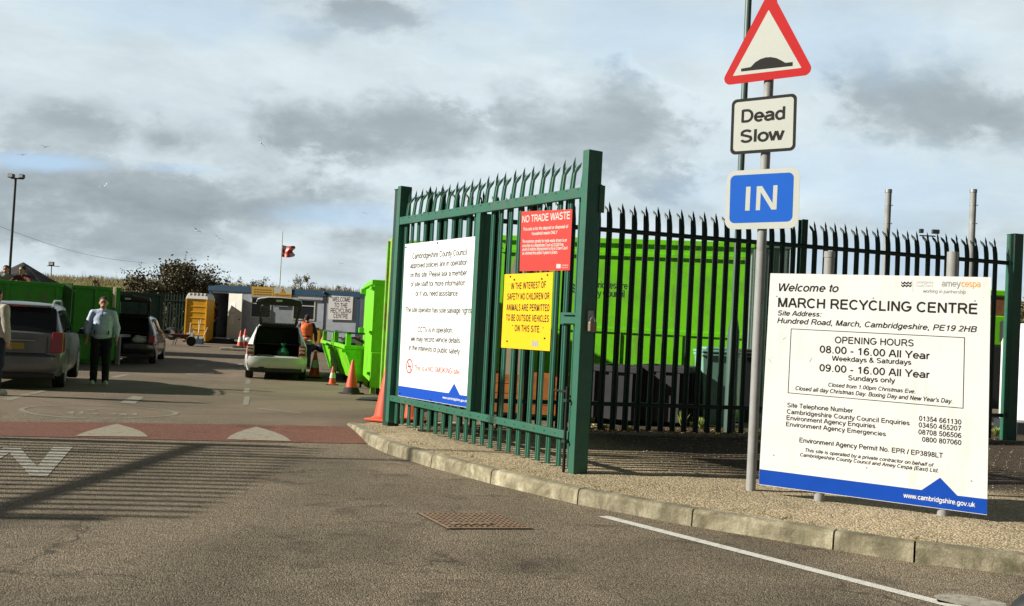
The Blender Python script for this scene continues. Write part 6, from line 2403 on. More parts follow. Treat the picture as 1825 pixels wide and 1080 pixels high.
def car(name, label, loc, rz, tab, paint, open_boot, opt):
    t_ = thing(name, label, 'car', tuple(loc), rz, opt.get('group'))
    ys_ = sorted(set([s_[0] for s_ in tab] + opt.get('extra', [])))
    L = tab[-1][0]
    b = MB()
    ns = 9
    for y in ys_:
        s_ = sec(tab, y)
        for x, z in s_:
            b.v.append(Vector((x, y, z)))
        for x, z in reversed(s_[:-1]):
            b.v.append(Vector((-x, y, z)))
    n_ = 17
    hy = opt['hatch_y']
    for i in range(len(ys_) - 1):
        for j in range(n_ - 1):
            if open_boot and ys_[i + 1] <= hy + 1e-6 and 6 <= j <= 9:
                continue
            k_ = i * n_ + j
            b.f.append((k_, k_ + 1, k_ + n_ + 1, k_ + n_))
            b.m.append(0)
        k_ = i * n_
        b.f.append((k_ + n_ - 1, k_, k_ + n_, k_ + 2 * n_ - 1))
        b.m.append(0)
    # rear and front caps
    s0 = sec(tab, 0)
    if open_boot:
        ix = 0.60
        for j in range(8):
            (xa_, za_), (xb_, zb__) = s0[j], s0[j + 1]
            if j < 2:
                b.add([(-xa_, 0, za_), (xa_, 0, za_), (xb_, 0, zb__), (-xb_, 0, zb__)], [(0, 1, 2, 3)])
            elif j < 6:
                for s_ in (-1, 1):
                    b.add([(s_ * ix, 0, za_), (s_ * xa_, 0, za_), (s_ * max(xb_, ix), 0, zb__), (s_ * ix, 0, zb__)], [(0, 1, 2, 3)])
    else:
        b.f.append(tuple(range(n_)))
        b.m.append(0)
    b.f.append(tuple(range((len(ys_) - 1) * n_, len(ys_) * n_)))
    b.m.append(0)
    b.build('body', paint, t_, smooth=True)
    wm = max(s_[1] for s_ in tab)
    Hh = max(s_[4] for s_ in tab)
    # bumper
    b = MB()
    prof = [(0.30, -.02), (0.34, -.07), (0.46, -.10), (0.58, -.085), (0.62, -.03)]
    nx_ = 12
    for i in range(nx_ + 1):
        f_ = -1 + 2 * i / nx_
        x = f_ * (wm + .005)
        back = 0.14 * abs(f_) ** 6
        for z, y in prof:
            b.v.append(Vector((x, y + back, z)))
        b.v.append(Vector((x, 0.28 if abs(f_) > .99 else .02, 0.62)))
        b.v.append(Vector((x, 0.28 if abs(f_) > .99 else .02, 0.30)))
    m_ = len(prof) + 2
    for i in range(nx_):
        for j in range(m_):
            k_ = i * m_ + j
            b.f.append((k_, i * m_ + (j + 1) % m_, (i + 1) * m_ + (j + 1) % m_, k_ + m_))
            b.m.append(0)
    b.f += [tuple(range(m_)), tuple(range(nx_ * m_, (nx_ + 1) * m_))]
    b.m += [0, 0]
    b.build('bumper', paint, t_, smooth=True)
    b = MB()
    b.bx(-wm + .12, wm - .12, -.02, .12, .20, .299)
    b.build('valance', M['plastic'], t_, bevel=.01)
    # underside pan
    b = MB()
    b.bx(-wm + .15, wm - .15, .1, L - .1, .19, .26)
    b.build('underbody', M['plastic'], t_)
    # wheels
    rw = opt.get('rw', .30)
    for y in opt['wheels']:
        for s_ in (-1, 1):
            b = MB()
            b.lathe([(rw * .72, -.10), (rw * .95, -.10), (rw, -.07), (rw, .07), (rw * .95, .10), (rw * .72, .10)], (s_ * (wm - .105), y, rw), 26, axis='X')
            w_ = b.build('wheel', M['rubber'], t_, smooth=True)
            b = MB()
            b.lathe([(rw * .70, -.102 * 1), (rw * .64, -.085)] if s_ < 0 else [(rw * .64, .085), (rw * .70, .102)], (s_ * (wm - .105), y, rw), 22, axis='X')
            for k_ in range(7):
                a_ = 2 * math.pi * k_ / 7
                M3 = Matrix.Rotation(a_, 3, 'X')
                b.box(Vector((s_ * (wm - .105) + s_ * .10, y, rw)) + M3 @ Vector((0, rw * .36, 0)), (.012, rw * .6, rw * .14), M=M3)
            b.build('rim', M['alloy'], w_)
            # arch
            b = MB()
            N_ = 18
            xo = s_ * (wm + .003)
            pts_ = []
            for k_ in range(N_ + 1):
                a_ = math.pi * k_ / N_
                for r_ in (rw * 1.02, rw * 1.17):
                    pts_.append((xo, y + math.cos(a_) * r_, rw + math.sin(a_) * r_))
            b.add(pts_, [(2 * k_, 2 * k_ + 1, 2 * k_ + 3, 2 * k_ + 2) for k_ in range(N_)])
            b.build('wheel_arch', M['plastic'], t_)
    # side windows
    for s_ in (-1, 1):
        for (ya, yb) in opt['side_windows']:
            b = MB()
            N_ = 8
            for k_ in range(N_ + 1):
                y = ya + (yb - ya) * k_ / N_
                q = sec(tab, y)
                p4_, p5_ = Vector((q[4][0], 0, q[4][1])), Vector((q[5][0], 0, q[5][1]))
                if p5_.z - p4_.z < .05:
                    p5_ = p4_ + Vector((-.01, 0, .05))
                for f_ in (.04, .90):
                    w = p4_.lerp(p5_, f_)
                    b.v.append(Vector((s_ * (w.x + .006), y, w.z + .002)))
                if k_:
                    i_ = 2 * k_
                    b.f.append((i_ - 2, i_ - 1, i_ + 1, i_))
                    b.m.append(0)
            b.build('side_window', M['glass'], t_)
    # windscreen
    (ya, yb) = opt['windscreen']
    qa, qb = sec(tab, ya), sec(tab, yb)
    b = MB()
    b.add([(-qa[6][0], ya, qa[6][1] + .02), (qa[6][0], ya, qa[6][1] + .02), (qb[6][0], yb, qb[6][1] + .02), (-qb[6][0], yb, qb[6][1] + .02)], [(0, 1, 2, 3)])
    b.build('windscreen', M['glass'], t_)
    # mirrors
    my = opt['windscreen'][1] - .25
    for s_ in (-1, 1):
        b = MB()
        b.sphere((s_ * (wm + .09), my, opt['belt'] + .04), .09, 10, 6, 0, (1.1, .6, .8))
        b.box((s_ * (wm + .0), my, opt['belt'] + .0), (.1, .05, .04))
        b.build('door_mirror', opt.get('mirror', paint), t_, smooth=True)
    # door shut lines
    b = MB()
    for s_ in (-1, 1):
        for y in opt['doors']:
            q = sec(tab, y)
            pts_ = [Vector((s_ * (q[j][0] + .002), y, q[j][1])) for j in (1, 2, 3, 4)]
            for p_, r_ in zip(pts_, pts_[1:]):
                b.add([p_ - Vector((0, .006, 0)), p_ + Vector((0, .006, 0)), r_ + Vector((0, .006, 0)), r_ - Vector((0, .006, 0))], [(0, 1, 2, 3)])
    b.build('shut_lines', M['plastic'], t_)
    # lamps
    for s_ in (-1, 1):
        x0_, x1_, z0_, z1_ = opt['lamp']
        b = MB()
        yb_ = lambda z: max(0, z - .985) * .7
        p_ = [Vector((s_ * x0_, -.045, z0_)), Vector((s_ * (x1_ + .012), -.035, z0_)), Vector((s_ * (x1_ + .022), .22, z0_ + .03)), Vector((s_ * x0_, .02, z0_)),
              Vector((s_ * (x0_ + .03), -.045 + yb_(z1_), z1_)), Vector((s_ * (x1_ + .004), -.03 + yb_(z1_), z1_)), Vector((s_ * (x1_ + .016), .22, z1_ - .02)), Vector((s_ * (x0_ + .03), .04, z1_))]
        b.hexa(p_)
        l_ = b.build('tail_lamp', M['taillight'], t_, bevel=.01)
        if opt.get('clear'):
            zc_ = (z0_ + z1_) / 2
            b = MB()
            for dz in (-.035, .05):
                b.box((s_ * (x0_ + x1_) / 2, -.043, zc_ + dz), (abs(x1_ - x0_) * .8, .02, .045))
            b.build('clear_lens', M['lampw'], l_, bevel=.005)
    if open_boot:
        # inside of the boot
        zf_ = .60
        yt = hy
        b = MB()
        b.bx(-.60, .60, .02, 1.0, zf_ - .03, zf_)
        b.bx(-.63, -.601, .02, 1.0, zf_, 1.0)
        b.bx(.601, .63, .02, 1.0, zf_, 1.0)
        b.bx(-.58, .58, 1.0, 1.06, zf_, Hh - .12)
        b.bx(-.54, .54, hy + .05, 1.0, Hh - .10, Hh - .07)
        b.build('boot_lining', M['lining'], t_)
        b = MB()
        b.bx(-.59, .59, hy + .1, .98, .90, .92)
        b.build('parcel_shelf', M['dgrey'], t_)
        # sill strip
        b = MB()
        b.bx(-.6, .6, -.03, .019, zf_ - .02, zf_ + .03)
        b.build('boot_sill', M['plastic'], t_, bevel=.01)
        # tailgate
        q = sec(tab, hy)
        hz_ = q[7][1]
        Lt, ang = opt['tail_len'], opt['tail_ang']
        wA, wB = opt['tail_w']
        tg = bpy.data.objects.new('tailgate', None)
        b = MB()
        d1 = Vector((0, -math.cos(ang), math.sin(ang)))
        nr = Vector((0, math.sin(ang), math.cos(ang)))

        def P_(u_, v_, n__):
            w = wA + (wB - wA) * v_
            return Vector((0, hy - .02, hz_)) + Vector((1, 0, 0)) * u_ * w + d1 * v_ * Lt + nr * (n__ + 0.10 * math.sin(v_ * math.pi * .5) ** 2 * 0)
        us_ = [-1, -.86, -.5, 0, .5, .86, 1]
        vs2 = [0, .08, .30, .55, .76, .88, 1.0]
        for side in (0, 1):
            off = .03 if side == 0 else -.02
            base = len(b.v)
            for v_ in vs2:
                for u_ in us_:
                    kk = 1 - 0.10 * (abs(u_) ** 3) * (v_ ** 4)
                    b.v.append(P_(u_ * (1 if v_ < .95 else .94), v_ * kk, off + (.05 if v_ > .9 else 0)))
            for i in range(6):
                for j in range(6):
                    if vs2[i] >= .08 and vs2[i + 1] <= .76 and 0 < j < 5:
                        continue
                    k_ = base + i * 7 + j
                    b.f.append((k_, k_ + 1, k_ + 8, k_ + 7) if side == 0 else (k_, k_ + 7, k_ + 8, k_ + 1))
                    b.m.append(0 if side == 0 else 1)
        o1 = 49
        ed = [(0, j) for j in range(6)] + [(6, j) for j in range(6)]
        for i, j in ed:
            k_ = i * 7 + j
            b.f.append((k_, k_ + 1, k_ + 1 + o1, k_ + o1))
            b.m.append(0)
        for i in range(6):
            for j in (0, 6):
                k_ = i * 7 + j
                b.f.append((k_, k_ + 7, k_ + 7 + o1, k_ + o1))
                b.m.append(0)
        b.fixn = False
        tg = b.build('tailgate', [paint, M['plastic']], t_)
        b = MB()
        b.add([P_(-.86, .08, 0.0), P_(.86, .08, 0.0), P_(.86, .76, 0.0), P_(-.86, .76, 0.0)], [(0, 1, 2, 3)])
        b.build('rear_window', mat('tailgate_glass', (0.05, 0.06, 0.06), 0.08, spec=.6, alpha=.40), tg)
        b = MB()
        p_ = P_(0, .93, -.03)
        b.box(p_, (.16, .03, .05))
        b.build('brake_lamp', M['conew'], tg)
        for s_ in (-1, 1):
            b = MB()
            b.tube(P_(s_ * .92, .35, -.03), Vector((s_ * .62, .08, .86)), .012, .009, 6)
            b.build('strut', M['plastic'], tg)
    else:
        qa, qb = sec(tab, opt['rear_win'][0]), sec(tab, opt['rear_win'][1])
        ya, yb = opt['rear_win']
        b = MB()
        k_ = opt.get('rw_k', 1.0)
        nrm = Vector((0, -(qb[6][1] - qa[6][1]), yb - ya)).normalized() * .012
        wy = [ya] + [y for y in ys_ if ya < y < yb] + [yb]
        for i, y in enumerate(wy):
            q = sec(tab, y)
            e_ = 0.0 if i else 0.0
            xs_ = [-(q[5][0] - .02), -q[7][0], 0, q[7][0], q[5][0] - .02]
            zs_ = [q[6][1] - .005, q[7][1], q[8][1], q[7][1], q[6][1] - .005]
            for x_, z_ in zip(xs_, zs_):
                b.v.append(Vector((x_, y, z_)) + nrm)
            if i:
                for j in range(4):
                    k0 = (i - 1) * 5 + j
                    b.f.append((k0, k0 + 1, k0 + 6, k0 + 5))
                    b.m.append(0)
        b.build('rear_window', M['glass'], t_)
        b = MB()
        b.bx(-.62, .62, yb - .12, yb + .02, qb[7][1] - .005, qb[7][1] + .035)
        b.build('spoiler', paint, t_, bevel=.01)
        b = MB()
        b.bx(-.28, .28, yb - .125, yb - .1205, qb[7][1] + .0, qb[7][1] + .03)
        b.build('brake_lamp', M['taillight'], t_)
        b = MB()
        for s_ in (-1, 1):
            b.bx(s_ * .615 - .006, s_ * .615 + .006, -.012, -.001, .64, .93)
        b.bx(-.61, .61, -.012, -.001, .625, .64)
        b.build('tailgate_lines', M['plastic'], t_)
        b = MB()
        b.bx(-.42, .42, -.04, -.001, .845, .875)
        b.build('tailgate_handle', M['alloy'], t_, bevel=.008)
    if not open_boot:
        b = MB()
        b.bx(-.26, .26, -.026, -.02, .705, .815)
        b.build('number_plate', M['plate'], t_)
    if opt.get('exhaust'):
        b = MB()
        b.tube((-.38, -.10, .27), (-.38, .15, .27), .04, .04, 14)
        b.sphere((-.38, -.04, .29), .075, 12, 6, 0, (1.2, .4, .8))
        b.build('exhaust', M['plastic'], t_, smooth=True)
    if opt.get('rails'):
        for s_ in (-1, 1):
            b = MB()
            pts_ = [(.35, 0.0), (.45, .05), (.7, .07), (1.9, .07), (2.1, .05), (2.2, 0)]
            pts_ = [Vector((s_ * (interp(tab, y)[3] - .03), y, interp(tab, y)[4] + h_ - .01)) for y, h_ in pts_]
            b.path(pts_, .018, 8)
            b.build('roof_rail', M['alloy'], t_, smooth=True)
        b = MB()
        b.tube((-.30, .45, Hh), (-.30, .40, Hh + .5), .008, .004, 6)
        b.tube((-.30, .45, Hh), (-.30, .45, Hh + .05), .025, .015, 8)
        b.build('aerial', M['plastic'], t_)
    return t_


TF = [(0.0, .775, .86, .66, .905, .24), (.05, .80, .90, .67, .95, .22), (.20, .815, .92, .645, 1.14, .22), (.42, .822, .93, .555, 1.40, .22), (.60, .825, .93, .54, 1.435, .22), (1.0, .825, .92, .54, 1.45, .22), (1.8, .825, .90, .54, 1.44, .22), (2.2, .825, .89, .57, 1.40, .22),
      (3.05, .82, .88, .66, .96, .22), (3.5, .79, .80, .64, .86, .22), (3.85, .72, .66, .58, .72, .24), (3.96, .62, .52, .5, .58, .26)]
pR_ = gp(490, 677)
fab = car('hatchback_car', 'pale silver hatchback with its boot open in the middle of the yard', pR_, R(12.5), TF, M['champ'], True,
          dict(hatch_y=.42, wheels=(.62, 3.1), side_windows=((.62, 1.15), (1.2, 1.95), (2.0, 2.75)), windscreen=(2.25, 3.0), belt=.90, doors=(.95, 1.98, 2.95), lamp=(.60, .775, .64, .90),
               clear=True, tail_len=.84, tail_ang=R(58), tail_w=(.50, .64), plate_z=.45, exhaust=True, rw=.29))
fab.scale = (.94, 1, 1)
# green bag in the boot
t = thing('carrier_bag', 'green tied carrier bag inside the open boot', 'bag', tuple(fab.matrix_basis @ Vector((.17, .30, .605))))
b = MB()
b.lathe([(.10, 0), (.17, .04), (.17, .12), (.10, .20), (.03, .25), (.05, .30), (.07, .34)], (0, 0, 0), 16)
for q in b.v:
    k_ = 1 + .22 * mn.noise(q * 9)
    q.x *= k_
    q.y *= k_
b.build('sack', M['bag'], t, smooth=True)
t = thing('folded_sack', 'flat yellowish folded sack lying in the boot of the pale hatchback', 'sack', tuple(fab.matrix_basis @ Vector((-.32, .2, .602))))
b = MB()
b.bx(-.18, .18, -.1, .1, 0, .03)
b.build('cloth', M['creamboard'], t, bevel=.01)

TE = [(0.0, .83, .93, .72, .985, .26), (.05, .855, .96, .73, 1.02, .24), (.16, .868, .98, .715, 1.18, .24), (.34, .872, .99, .675, 1.46, .24), (.5, .875, .99, .655, 1.505, .24), (1.2, .875, .97, .645, 1.53, .24), (2.2, .875, .95, .64, 1.51, .24), (2.6, .872, .94, .62, 1.46, .24),
      (3.5, .865, .93, .70, 1.02, .24), (4.0, .84, .84, .66, .90, .24), (4.3, .76, .70, .60, .76, .26), (4.42, .66, .55, .5, .6, .28)]
# rear right corner at (112, 693)
rzs = R(20)
corner = gp(109, 694)
hd = Matrix.Rotation(rzs, 3, 'Z')
locS = corner - hd @ Vector((.86, .25, 0))
sil = car('estate_car', 'silver estate car with roof rails parked at the left edge', locS, rzs, TE, M['silver'], False,
          dict(hatch_y=.34, wheels=(.78, 3.45), side_windows=((.42, 1.1), (1.16, 2.1), (2.16, 3.1)), windscreen=(2.65, 3.4), belt=.95, doors=(1.13, 2.13, 3.2), lamp=(.66, .862, .66, 1.02),
               rear_win=(.055, .33), plate_z=.74, rails=True, rw=.33, mirror=M['plastic'], rw_k=.86))
rzd = R(15)
corner = gp(276, 649)
hd = Matrix.Rotation(rzd, 3, 'Z')
locD = corner - hd @ Vector((.81, .3, 0))
dk = car('hatchback_car', 'dark hatchback with its boot open beside the green skips', locD, rzd, TF, M['darkpaint'], True,
         dict(hatch_y=.42, wheels=(.62, 3.1), side_windows=((.62, 1.15), (1.2, 1.95), (2.0, 2.75)), windscreen=(2.25, 3.0), belt=.90, doors=(.95, 1.98, 2.95), lamp=(.62, .79, .64, .86),
              tail_len=.80, tail_ang=R(45), tail_w=(.58, .64), plate_z=.45, rw=.30, mirror=M['darkpaint']))
t = thing('plastic_bag', 'white crumpled plastic bag inside the boot of the dark hatchback', 'bag', tuple(dk.matrix_basis @ Vector((.35, .25, .605))))
b = MB()
b.sphere((0, 0, .1), .17, 14, 8, 0, (1.5, .8, .7))
for q in b.v:
    k_ = 1 + .35 * mn.noise(q * 11)
    q *= k_
    q.z = max(0, q.z)
b.build('sack', M['conew'], t, smooth=True)


# ------------------------------------------------------------------ people
def remesh_obj(b, name, m_, parent, vox, smooth_it=2):
    me = bpy.data.meshes.new('tmp')
    me.from_pydata([tuple(v) for v in b.v], [], b.f)
    me.update()
    import bmesh
    bm = bmesh.new()
    bm.from_mesh(me)
    bmesh.ops.recalc_face_normals(bm, faces=bm.faces)
    bm.to_mesh(me)
    bm.free()
    o = bpy.data.objects.new('tmp', me)
    COL.objects.link(o)
    md = o.modifiers.new('r', 'REMESH')
    md.mode = 'VOXEL'
    md.voxel_size = vox
    md.use_smooth_shade = True
    if smooth_it:
        md = o.modifiers.new('s', 'SMOOTH')
        md.iterations = smooth_it
        md.factor = .5
    dg = bpy.context.evaluated_depsgraph_get()
    dg.update()
    ev = o.evaluated_get(dg)
    me2 = bpy.data.meshes.new_from_object(ev)
    bpy.data.objects.remove(o)
    me2.name = name
    me2.materials.clear()
    me2.materials.append(m_)
    me2.polygons.foreach_set('use_smooth', [True] * len(me2.polygons))
    r_ = bpy.data.objects.new(name, me2)
    COL.objects.link(r_)
    r_.parent = parent
    return r_


def caps(b, p0, p1, ra, rb=None, n=12):
    rb = ra if rb is None else rb
    p0, p1 = Vector(p0), Vector(p1)
    b.tube(p0, p1, ra, rb, n)
    b.sphere(p0, ra * 1.0, n, 8)
    b.sphere(p1, rb * 1.0, n, 8)


def person(label, loc, rz, H=1.75, bulk=1.0, top=None, legs=None, shoes=None, pose='stand', hairc=None, vox=.012, vest=None, armpose=None, hair_long=False):
    t_ = thing('person', label, 'person', tuple(loc), rz)
    k = H / 1.75
    S = lambda x, y, z: Vector((x * k, y * k, z * k))
    J = {}
    lean = {'stand': 0, 'lean': .30, 'bend': .18}[pose]
    up = lambda x, y, z: S(x, y - (max(0, z - .95)) * lean, z - max(0, z - .95) * lean * .15)
    ar = armpose or {}
    sh = .185 * (0.9 + .1 * bulk)
    for s_, nm in ((-1, 'L'), (1, 'R')):
        J['hip' + nm] = S(s_ * .09, 0, .92)
        J['knee' + nm] = S(s_ * .105, -.015, .50)
        J['ank' + nm] = S(s_ * .11, .01, .09)
        J['toe' + nm] = S(s_ * .13, -.15, .045)
        J['sh' + nm] = up(s_ * sh, 0, 1.42)
        e = ar.get('el' + nm, (s_ * .29 * (0.85 + .15 * bulk), .03, 1.13))
        w = ar.get('wr' + nm, (s_ * .30 * (0.85 + .15 * bulk), -.06, .89))
        J['el' + nm] = up(*e)
        J['wr' + nm] = up(*w)
    chest, belly, pel, neck, head = up(0, 0, 1.30), up(0, -.02, 1.10), S(0, 0, .95), up(0, .01, 1.49), up(0, -.02, 1.63)
    b = MB()
    # trunk
    b.sphere(chest, .17 * k, 16, 10, 0, (1.0 * bulk, .68 * bulk, .95))
    b.sphere(belly, .16 * k, 16, 10, 0, (.95 * bulk, .75 * bulk, 1.0))
    b.sphere(pel, .16 * k, 16, 10, 0, (1.0 * bulk, .70, .75))
    caps(b, up(-sh * .80, 0, 1.41), up(sh * .80, 0, 1.41), .062 * k)
    b.sphere(up(0, -.01, 1.20), .165 * k, 16, 10, 0, (.97 * bulk, .72 * bulk, .9))
    b.sphere(S(0, 0, 1.03), .16 * k, 16, 10, 0, (.98 * bulk, .74 * bulk, .8))
    for s_ in (-1, 1):
        caps(b, up(s_ * .03, .01, 1.48), up(s_ * sh * .72, .005, 1.43), .035 * k, .045 * k)
    caps(b, neck - Vector((0, 0, .05)), neck + Vector((0, -.01, .07)), .058 * k, .052 * k)
    for nm in 'LR':
        s_ = -1 if nm == 'L' else 1
        caps(b, J['hip' + nm], J['knee' + nm], .085 * k * bulk, .058 * k)
        caps(b, J['knee' + nm], J['ank' + nm], .056 * k, .038 * k)
        caps(b, J['ank' + nm] - Vector((0, -.03, .045 * k)), J['toe' + nm], .036 * k, .032 * k)
        caps(b, J['sh' + nm], J['el' + nm], .052 * k, .041 * k)
        caps(b, J['el' + nm], J['wr' + nm], .040 * k, .028 * k)
        # hand: palm, four bent fingers, thumb
        d = (J['wr' + nm] - J['el' + nm]).normalized()
        side = Vector((0, -1, 0)) - d * d.dot(Vector((0, -1, 0)))
        side.normalize()
        nrm = d.cross(side) * s_
        w0 = J['wr' + nm]
        pc = w0 + d * .055 * k
        for q in (-.025, 0, .025):
            caps(b, w0 + side * q * .5 * k, pc + side * q * k + d * .02, .015 * k, .014 * k, 8)
        for i, (off, ln) in enumerate(((-.032, .055), (-.011, .068), (.011, .072), (.031, .062))):
            a0 = pc + side * off * k + d * .025 * k
            a1 = a0 + d * ln * .5 * k - nrm * .006 * (1 + i * .4)
            a2 = a1 + d * ln * .45 * k - nrm * .016 * (1 + i * .3)
            caps(b, a0, a1, .0092 * k, .0085 * k, 6)
            caps(b, a1, a2, .0085 * k, .0075 * k, 6)
        a0 = w0 + side * .025 * k + d * .02 * k
        a1 = a0 + side * .028 * k + d * .03 * k - nrm * .01
        caps(b, a0, a1, .011 * k, .010 * k, 6)
        caps(b, a1, a1 + d * .026 * k + side * .004, .010 * k, .008 * k, 6)
    # head
    b.sphere(head + Vector((0, .012, .02)) * k, .092 * k, 16, 10, 0, (.86, 1.02, 1.05))
    b.sphere(head + Vector((0, -.02, -.055)) * k, .062 * k, 12, 8, 0, (.95 * (.9 + .1 * bulk), .95, .95))
    b.sphere(head + Vector((0, -.093, -.02)) * k, .017 * k, 8, 6, 0, (.8, 1.1, 1.4))
    for s_ in (-1, 1):
        b.sphere(head + Vector((s_ * .080, .01, -.01)) * k, .020 * k, 8, 6, 0, (.5, .9, 1.5))
    b.sphere(head + Vector((0, -.078, -.060)) * k, .018 * k, 8, 6, 0, (1.5, .7, .5))
    body = remesh_obj(b, 'body', M['skin'], t_, vox * .72, 2)
    # eyes
    b = MB()
    for s_ in (-1, 1):
        b.sphere(head + Vector((s_ * .032, -.080, .012)) * k, .011 * k, 8, 6)
    b.build('eyes', M['hair'], t_)
    b = MB()
    for s_ in (-1, 1):
        b.box(head + Vector((s_ * .032, -.088, .032)) * k, (.03 * k, .012, .008))
    b.box(head + Vector((0, -.092, -.060)) * k, (.045 * k, .012, .008))
    b.build('brows', M['hair'], t_)
    # hair
    b = MB()
    b.sphere(head + Vector((0, .030, .046)) * k, .098 * k, 18, 12, 0, (.90, .98, .90))
    b.sphere(head + Vector((0, .052, .0)) * k, .083 * k, 14, 8, 0, (.93, .72, 1.0 if not hair_long else 1.5))
    hm = remesh_obj(b, 'hair', hairc or M['hair'], t_, .009, 1)
    # top
    b = MB()
    g_ = .022 * k
    b.sphere(chest, .165 * k + g_, 18, 12, 0, (1.0 * bulk, .66 * bulk, .95))
    b.sphere(belly, .158 * k + g_, 18, 12, 0, (.97 * bulk, .78 * bulk, 1.05))
    b.sphere(S(0, 0, .97), .155 * k + g_, 18, 10, 0, (1.02 * bulk, .80 * bulk, .62))
    b.sphere(up(0, -.01, 1.20), .160 * k + g_, 18, 12, 0, (.96 * bulk, .72 * bulk, .9))
    b.sphere(S(0, 0, 1.04), .16 * k + g_, 18, 12, 0, (1.0 * bulk, .79 * bulk, .75))
    for s_ in (-1, 1):
        caps(b, up(s_ * .03, .01, 1.465), up(s_ * sh * .75, .005, 1.43), .05 * k, .05 * k + g_ * .8)
    caps(b, up(-sh * .80, 0, 1.405), up(sh * .80, 0, 1.405), .062 * k + g_ * .8)
    caps(b, up(0, .01, 1.44), up(0, .005, 1.485), .062 * k + g_ * .7, .060 * k + g_ * .4)
    for nm in 'LR':
        caps(b, J['sh' + nm], J['el' + nm], .056 * k + g_, .048 * k + g_ * .8)
        e_ = J['el' + nm].lerp(J['wr' + nm], ar.get('cuff', .80))
        caps(b, J['el' + nm], e_, .048 * k + g_ * .8, .036 * k + g_ * .6)
    tp = remesh_obj(b, 'jumper' if top is M['jumper'] else 'top', top, t_, .014, 9)
    for v in tp.data.vertices:
        c_ = v.co
        nn_ = mn.noise(Vector((c_.x * 9, c_.y * 9, c_.z * 5 + 3))) * .012 + mn.noise(Vector((c_.x * 22, c_.y * 22, c_.z * 14))) * .005
        v.co = c_ + v.normal * nn_
    # trousers
    b = MB()
    b.sphere(S(0, 0, .93), .155 * k + .012, 16, 10, 0, (1.02 * bulk, .76, .66))
    for nm in 'LR':
        caps(b, J['hip' + nm], J['knee' + nm], .088 * k * bulk + .016, .072 * k * bulk + .014)
        caps(b, J['knee' + nm], J['ank' + nm] + Vector((0, 0, -.02)), .066 * k + .012, .058 * k + .010)
    tr = remesh_obj(b, 'trousers', legs, t_, .014, 2)
    for v in tr.data.vertices:
        c_ = v.co
        v.co = c_ + v.normal * (mn.noise(Vector((c_.x * 8, c_.y * 8, c_.z * 11))) * .010)
    for nm in 'LR':
        b = MB()
        a0, a1 = J['ank' + nm] + Vector((0, .03, -.045)) * k, J['toe' + nm] + Vector((0, -.02, 0)) * k
        caps(b, a0, a1, .048 * k, .042 * k)
        b.box((a0 + a1) / 2 + Vector((0, 0, -.028 * k)), (.09 * k, .27 * k, .025))
        for q in b.v:
            q.z = max(q.z, .002)
        remesh_obj(b, 'shoe', shoes or M['trainer'], t_, .010, 1)
    if vest:
        b = MB()
        g_ = .036 * k
        b.sphere(chest, .17 * k + g_, 18, 12, 0, (1.03 * bulk, .74 * bulk, .98))
        b.sphere(belly, .16 * k + g_, 18, 12, 0, (1.0 * bulk, .82 * bulk, 1.05))
        b.sphere(S(0, 0, .97), .155 * k + g_, 18, 10, 0, (1.03 * bulk, .84 * bulk, .60))
        caps(b, up(-sh * .72, 0, 1.42), up(sh * .72, 0, 1.42), .062 * k + g_ * .75)
        b.sphere(up(0, -.01, 1.20), .165 * k + g_, 18, 12, 0, (1.01 * bulk, .78 * bulk, .9))
        vb = remesh_obj(b, 'hi_vis_vest', vest, t_, .014, 6)
    return t_


pm_ = gp(176, 685)
man = person('heavyset man in a pale blue half zip jumper standing with arms down', pm_, math.atan2(-pm_.x, -pm_.y) * 0 + R(20), H=hz(176, 529, pm_.y) - pm_.z, bulk=1.08, top=M['jumper'], legs=M['trousers'], shoes=M['trainer'], vox=.011,
             armpose=dict(elL=(-.275, .05, 1.15), wrL=(-.265, -.05, .91), elR=(.275, .04, 1.14), wrR=(.275, -.04, .89), cuff=.50))
kq = man.children
b = MB()
Hs = (hz(176, 529, pm_.y) - pm_.z) / 1.75
b.box((0, -.128 * Hs, 1.415 * Hs), (.012, .05, .09))
b.build('zip', M['dgrey'], man)
b = MB()
for s_ in (-1, 1):
    b.box((s_ * .13, -.140 * Hs, 1.04 * Hs), (.010, .03, .09), 0.5 * s_)
b.build('pocket_zips', M['dgrey'], man)
pw_ = gp(-18, 704)
person('person in a cream fleece with dark hair cut off by the left edge', pw_, R(165), H=1.68, bulk=1.15, top=M['creamwool'], legs=M['navy'], vox=.014, hair_long=True,
       armpose=dict(elR=(.25, .02, 1.14), wrR=(.25, -.03, .90), elL=(-.25, .02, 1.14), wrL=(-.25, -.03, .90), cuff=.95))
ph_ = gp(541, 634)
ph_ = Vector((V(546, 600, 30).x, 30, gz(30)))
person('person in an orange hi vis vest seen from behind the pale hatchback', ph_, R(190), H=1.70, bulk=1.08, top=M['navy'], legs=M['navy'], shoes=M['plastic'], vox=.014, vest=M['hivis'])
pd_ = CBP.P(CBP.uv(381, 600, -.5)[0], zb_ + .05, -.5)
person('person in an orange hi vis vest standing inside the cabin doorway', pd_, R(-60), H=1.68, top=M['navy'], legs=M['trousers'], shoes=M['plastic'], vox=.014, vest=M['hivis'])
for (px_, py_, Y_, lab, top_, rr) in ((41, 478, 27.0, 'person in a dark top leaning on the rim of the long green skip', M['tshirt'], -10), (6, 476, 27.0, 'person in a grey top leaning over the skip at the far left edge', M['greytop'], 15)):
    q = V(px_, py_, Y_)
    person(lab, (q.x, Y_ + .25, gz(27) + .95), R(rr), H=1.76, top=top_, legs=M['navy'], vox=.014, pose='lean',
           armpose=dict(elL=(-.36, -.22, 1.22), wrL=(-.16, -.42, 1.20), elR=(.36, -.22, 1.22), wrR=(.50, -.42, 1.24), cuff=.1))


